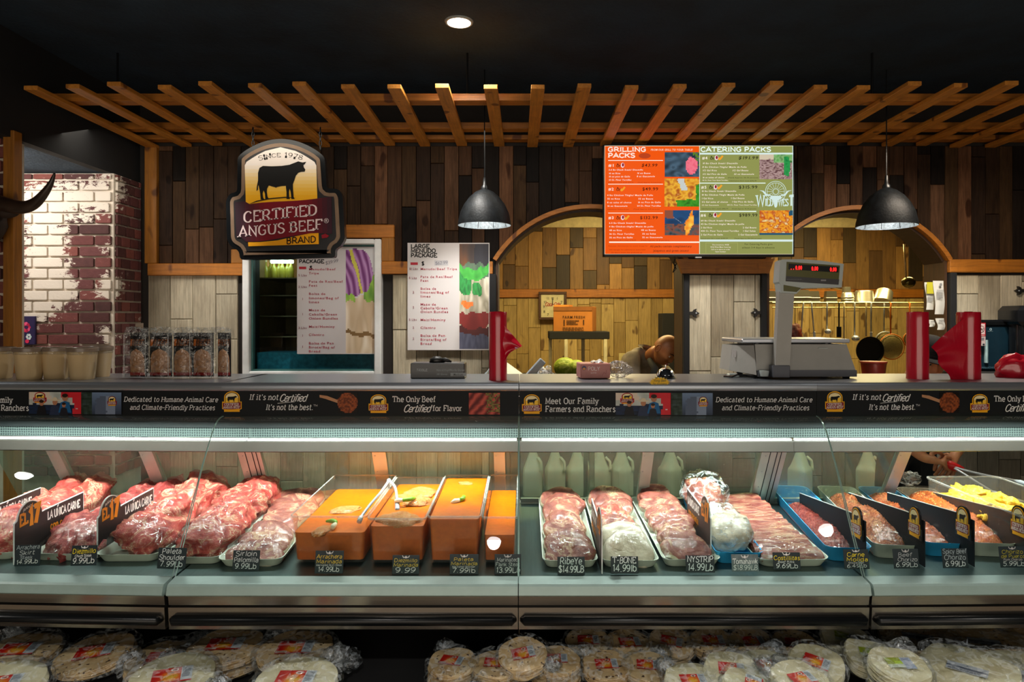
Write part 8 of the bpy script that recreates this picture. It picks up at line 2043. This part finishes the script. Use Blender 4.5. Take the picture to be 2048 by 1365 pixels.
def head_mesh(g, r=(.076, .096, .118)):
    def f(d):
        k = 1.0; front = max(0, -d.y)
        if d.z < -.15: k -= .20 * min(1, (-d.z - .15) / .7) * (abs(d.x) ** .8) * 1.4 + .04 * max(0, d.y) * 3
        k -= .045 * gs(d, (.36, -1, .02), .22) + .045 * gs(d, (-.36, -1, .02), .22)      # eye sockets
        k += .035 * gs(d, (0, -1, .30), .34) * 1.0                                       # brow
        k += .17 * gs(d, (0, -1, -.20), .12) + .09 * gs(d, (0, -1, -.02), .10) + .05 * gs(d, (.10, -1, -.26), .07) + .05 * gs(d, (-.10, -1, -.26), .07)   # nose
        k += .035 * gs(d, (0, -1, -.56), .13) - .03 * gs(d, (0, -1, -.49), .06) - .03 * gs(d, (0, -1, -.64), .07)
        k += .055 * gs(d, (0, -1, -.98), .24)                                             # chin
        k += .03 * gs(d, (.62, -1, -.28), .25) + .03 * gs(d, (-.62, -1, -.28), .25)      # cheeks
        k -= .02 * gs(d, (.3, -1, -.62), .1) + .02 * gs(d, (-.3, -1, -.62), .1)
        k += .03 * max(0, d.y) * max(0, d.z)
        return k
    g.ball((0, 0, 0), r, 64, 48, f); return f
def make_head(parent, mw_inv_loc, rot, skin, hair=None, cap=False, lips='8a4438'):
    t = bpy.data.objects.new('head', None); COL.objects.link(t); t.parent = parent; t.matrix_local = Matrix.Translation(mw_inv_loc) @ rot
    r = (.076, .096, .118); g = G(); f = head_mesh(g, r); obj('face', g, skin, t, smooth='all')
    wh = pbr('eye_white', 'e0dcd4', .2, 0, 0); ir = pbr('iris_brown', '20120a', .15, 0, 0)
    for s in (-1, 1):
        g = G().ball((s * .029, -.079, .006), .0125, 16, 10); g.k = 1; g.ball((s * .029, -.0865, .003), .0062, 12, 8); obj('eye', g, [wh, ir], t, smooth='all')
        obj('eyelid', G().ball((s * .029, -.078, .0095), (.0142, .0135, .0105), 16, 10), skin, t, smooth='all')
        obj('eyebrow', G().tube([(s * .012, -.0955, .022), (s * .030, -.0935, .029), (s * .048, -.080, .024)], [.0028, .0036, .002], 8), pbr('brow_hair', '140e0a', .9), t, smooth='all')
        def ear(a, b_): q = 2 * math.pi * a; rr_ = 1 - .9 * b_; return (s * (.077 + .008 * math.sin(b_ * 3.1) - .006 * b_), .008 + .017 * rr_ * math.cos(q), -.006 + .031 * rr_ * math.sin(q))
        g = G().tube([(s * (.079 + .004 * math.cos(q)), .010 + .016 * math.cos(q), -.004 + .029 * math.sin(q)) for q in [2 * math.pi * i / 18 for i in range(18)]], .0052, 8, closed=True); g.ball((s * .076, .008, -.006), (.006, .014, .024), 12, 8)
        obj('ear', g, skin, t, smooth='all')
    m = pbr('lip_skin', lips, .4, 0, .05)
    obj('lips', G().tube([(-.022, -.086, -.060), (-.010, -.0955, -.057), (0, -.098, -.0585), (.010, -.0955, -.057), (.022, -.086, -.060)], [.002, .0042, .0038, .0042, .002], 8).tube([(-.019, -.087, -.0635), (0, -.0965, -.067), (.019, -.087, -.0635)], [.002, .005, .002], 8), m, t, smooth='all')
    if hair:
        g = G().ball((0, .006, .010), (.080, .097, .112), 40, 30, lambda d: 1.0 if (d.z > .05 or d.y > .1) else .80); obj('hair', g, pbr('short_black_hair', hair, .9, 0, .3, 60, .8, 200), t, smooth='all')
    if cap:
        cm = pbr('black_cap_cloth', (.008, .008, .009), .9, 0, .2, 60, .3, 200)
        def cf(a, b_):
            q = 2 * math.pi * a; z = .028 + .108 * math.sin(b_ * math.pi / 2); rr_ = math.cos(b_ * math.pi / 2) ** .75
            return (.086 * rr_ * math.cos(q), .103 * rr_ * math.sin(q) + .002, z)
        c = obj('cap', G().grid(40, 14, cf, wrap=True), cm, t, smooth='all')
        obj('cap_band', G().lathe([(.0865, .020), (.088, .024), (.088, .046), (.085, .050)], 40, (0, .002, 0), 1, 1.19), cm, c, smooth=True)
        def vis(a, b_): q = math.pi * (1.12 + .76 * a); rr_ = 1 + b_ * .55 * math.sin(math.pi * a) ** .6; return (.086 * (1 + b_ * .04) * math.cos(q), .103 * rr_ * math.sin(q), .034 - .012 * b_ ** 2 + .004 * math.cos(q) ** 2)
        g = G().grid(20, 6, vis); g.grid(20, 6, lambda a, b_: tuple(x - (.003 if i == 2 else 0) for i, x in enumerate(vis(a, b_)))); obj('visor', g, cm, c, smooth='all')
    return t
def look(yaw, pitch, roll): return (Matrix.Rotation(yaw, 4, 'Z') @ Matrix.Rotation(roll, 4, 'Y') @ Matrix.Rotation(pitch, 4, 'X'))
def limb_hand(V, E, wrist, w_key, fwd, side, palm_n, s, pre, grip=1.0):
    """palm and five fingers grown from the wrist; fwd: towards the fingers, side: towards the thumb, palm_n: out of the palm"""
    f, sd, pn = Vector(fwd).normalized(), Vector(side).normalized(), Vector(palm_n).normalized(); w0 = Vector(wrist)
    V[pre + 'pm'] = (tuple(w0 + f * .045 * s), (.033 * s, .016 * s)); E.append((w_key, pre + 'pm'))
    V[pre + 'kn'] = (tuple(w0 + f * .080 * s), (.034 * s, .013 * s)); E.append((pre + 'pm', pre + 'kn'))
    for i, (off, ln) in enumerate(((.029, .95), (.010, 1.06), (-.010, 1.0), (-.028, .80))):
        a = w0 + f * .088 * s + sd * off * s; prev = pre + 'kn'
        ang = 0; p_ = a
        for j, seg in enumerate((.0, .040, .026, .020)):
            ang += (0, .75, .85, .6)[j] * grip
            d = f * math.cos(ang) + pn * math.sin(ang); p_ = p_ + d * seg * s * ln
            kk = '%sf%d%d' % (pre, i, j); V[kk] = (tuple(p_), (.0098 - .0009 * j) * s); E.append((prev, kk)); prev = kk
    a = w0 + f * .025 * s + sd * .030 * s; prev = pre + 'pm'
    for j, (df, ds, dp) in enumerate(((.0, .0, .006), (.028, .018, .018), (.026, .0, .020), (.018, -.012, .014))):
        a = a + (f * df + sd * ds + pn * dp) * s; kk = '%st%d' % (pre, j); V[kk] = (tuple(a), (.0125 - .0012 * j) * s); E.append((prev, kk)); prev = kk

# the server behind the case, bent forward, tongs in the yellow box
sk2 = skinmat('server_skin', 'c98e68', 'ac6a4a'); navy = pbr('black_shirt_cloth', '10151e', .85, 0, .25, 14, .4, 50)
sv = thing('person', 'server in a black cap and dark shirt leaning behind the red bag rolls, holding tongs', 'person', (2.22, 3.98, 0)); o0 = Vector((2.22, 3.98, 0))
def L_(x, y, z): return (x - o0.x, y - o0.y, z - o0.z)
hz_ = H
V = {'pel': (L_(2.22, 4.0, .92), (.17, .12)), 'wst': (L_(2.22, 3.97, 1.06), (.155, .115)), 'chs': (L_(2.20, 3.88, hz_ - .38), (.18, .13)), 'nek': (L_(2.17, 3.80, hz_ - .325), (.10, .085)),
     'shl': (L_(2.04, 3.83, hz_ - .37), .080), 'shr': (L_(2.39, 3.83, hz_ - .37), .080), 'ell': (L_(1.955, 3.72, hz_ - .53), .062), 'elr': (L_(2.36, 3.64, hz_ - .52), .062),
     'hl': (L_(2.13, 4.0, .80), .105), 'hr': (L_(2.31, 4.0, .80), .105), 'kl': (L_(2.12, 3.99, .47), .075), 'kr': (L_(2.32, 3.99, .47), .075), 'al': (L_(2.12, 4.02, .09), .055), 'ar': (L_(2.32, 4.02, .09), .055)}
E = [('pel', 'wst'), ('wst', 'chs'), ('chs', 'nek'), ('chs', 'shl'), ('chs', 'shr'), ('shl', 'ell'), ('shr', 'elr'), ('pel', 'hl'), ('pel', 'hr'), ('hl', 'kl'), ('hr', 'kr'), ('kl', 'al'), ('kr', 'ar')]
skinned('shirt_and_trousers', V, E, navy, sv, 2)
g = G()
for sx in (2.12, 2.32): g.ball(L_(sx, 3.98, .05), (.05, .13, .05), 16, 10, lambda d: 1 if d.z > -.6 else .8)
obj('shoes', g, MT['black'], sv, smooth='all', kind='stuff')
# left arm: reaches from behind the post to the tongs
V = {'e': (L_(1.945, 3.66, hz_ - .555), .046), 'm': (L_(1.955, 3.52, hz_ - .615), .043), 'w': (L_(1.985, 3.40, hz_ - .690), .028)}; E = [('e', 'm'), ('m', 'w')]
limb_hand(V, E, V['w'][0], 'w', (.95, -.25, -.12), (.1, .2, 1), (.2, .9, -.2), 1.02, 'L', .9); skinned('left_arm', V, E, sk2, sv, 2)
V = {'e': (L_(2.34, 3.60, hz_ - .50), .047), 'm': (L_(2.27, 3.52, hz_ - .58), .044), 'w': (L_(2.155, 3.43, hz_ - .665), .028)}; E = [('e', 'm'), ('m', 'w')]
limb_hand(V, E, V['w'][0], 'w', (-.55, -.35, -.62), (-.5, .4, .5), (-.3, .3, -.6), 1.0, 'R', 1.0); skinned('right_arm', V, E, sk2, sv, 2)
V = {'a': (L_(2.14, 3.80, hz_ - .33), .062), 'b': (L_(2.105, 3.62, hz_ - .27), .056)}; skinned('neck', V, [('a', 'b')], sk2, sv, 2)
make_head(sv, L_(2.085, 3.55, hz_ - .212), look(R(-4), R(12), R(5)), sk2, hair='0c0a09', cap=True)
a = P(1900, 932, 3.36)
tg = tongs('serving_tongs', 'long steel tongs with a red grip held over the yellow chicken', [P(1899, 932, 3.38), P(1925, 940, 3.33), P(1975, 952, 3.22), P(2030, 962, 3.1), P(2062, 972, 3.03)], [P(1899, 932, 3.38), P(1922, 945, 3.33), P(1955, 966, 3.24), P(1985, 984, 3.14), P(1998, 990, 3.10)])
obj('red_grip', G().tube([(-.014, .01, .012), (.0, 0, .004), (.03, -.01, -.008), (.055, -.025, -.014)], [.016, .022, .020, .010], 12), pbr('red_rubber', 'd81c20', .4, 0, .1), tg, smooth='all')

# the bald cook bent over in the kitchen
sk1 = skinmat('cook_skin', 'b87848', '985830'); gry = pbr('grey_work_shirt', '8d8070', .85, 0, .25, 12, .5, 40); apr = pbr('black_apron', '14110f', .85)
ck = thing('person', 'bald cook in a grey shirt bent over his work beside the arch', 'person', (1.02, 5.45, 0)); o0 = Vector((1.02, 5.45, 0))
V = {'pel': (L_(.96, 5.62, .90), (.17, .13)), 'wst': (L_(.93, 5.56, 1.02), (.17, .13)), 'chs': (L_(.90, 5.42, hz_ - .36), (.17, .15)), 'nek': (L_(.95, 5.30, hz_ - .24), (.10, .085)),
     'shl': (L_(.835, 5.30, hz_ - .30), .105), 'ell': (L_(.80, 5.14, hz_ - .56), .062), 'wrl': (L_(.93, 4.98, hz_ - .62), .040), 'shr': (L_(1.10, 5.42, hz_ - .38), .08), 'elr': (L_(1.20, 5.28, hz_ - .56), .058), 'wrr': (L_(1.10, 5.06, hz_ - .62), .040),
     'hl': (L_(.87, 5.62, .78), .11), 'hr': (L_(1.07, 5.62, .78), .11), 'kl': (L_(.87, 5.6, .46), .078), 'kr': (L_(1.07, 5.6, .46), .078), 'al': (L_(.87, 5.62, .09), .055), 'ar': (L_(1.07, 5.62, .09), .055)}
E = [('pel', 'wst'), ('wst', 'chs'), ('chs', 'nek'), ('chs', 'shl'), ('shl', 'ell'), ('ell', 'wrl'), ('chs', 'shr'), ('shr', 'elr'), ('elr', 'wrr'), ('pel', 'hl'), ('pel', 'hr'), ('hl', 'kl'), ('hr', 'kr'), ('kl', 'al'), ('kr', 'ar')]
skinned('shirt_and_trousers', V, E, gry, ck, 2)
for nm, w_, fw, sd in (('left_hand', V['wrl'][0], (.7, -.6, -.2), (0, .3, 1)), ('right_hand', V['wrr'][0], (-.7, -.6, -.2), (0, .3, 1))):
    VV = {'w': (w_, .030)}; EE = []; limb_hand(VV, EE, w_, 'w', fw, sd, (0, .3, -1), .98, 'h', .7); skinned(nm, VV, EE, sk1, ck, 2)
V = {'a': (L_(.965, 5.30, hz_ - .30), .066), 'b': (L_(1.035, 5.17, hz_ - .225), .060)}; skinned('neck', V, [('a', 'b')], sk1, ck, 2)
make_head(ck, L_(1.055, 5.10, hz_ - .222), look(R(44), R(40), R(8)), sk1)
g = G().tube([L_(.955, 5.20, hz_ - .30), L_(.985, 5.14, hz_ - .36), L_(.985, 5.10, hz_ - .50)], [.022, .026, .07], 12); obj('apron_strap', g, apr, ck, smooth='all')
g = G()
for sx in (.87, 1.07): g.ball(L_(sx, 5.56, .05), (.05, .13, .05), 16, 10)
obj('shoes', g, MT['black'], ck, smooth='all', kind='stuff')
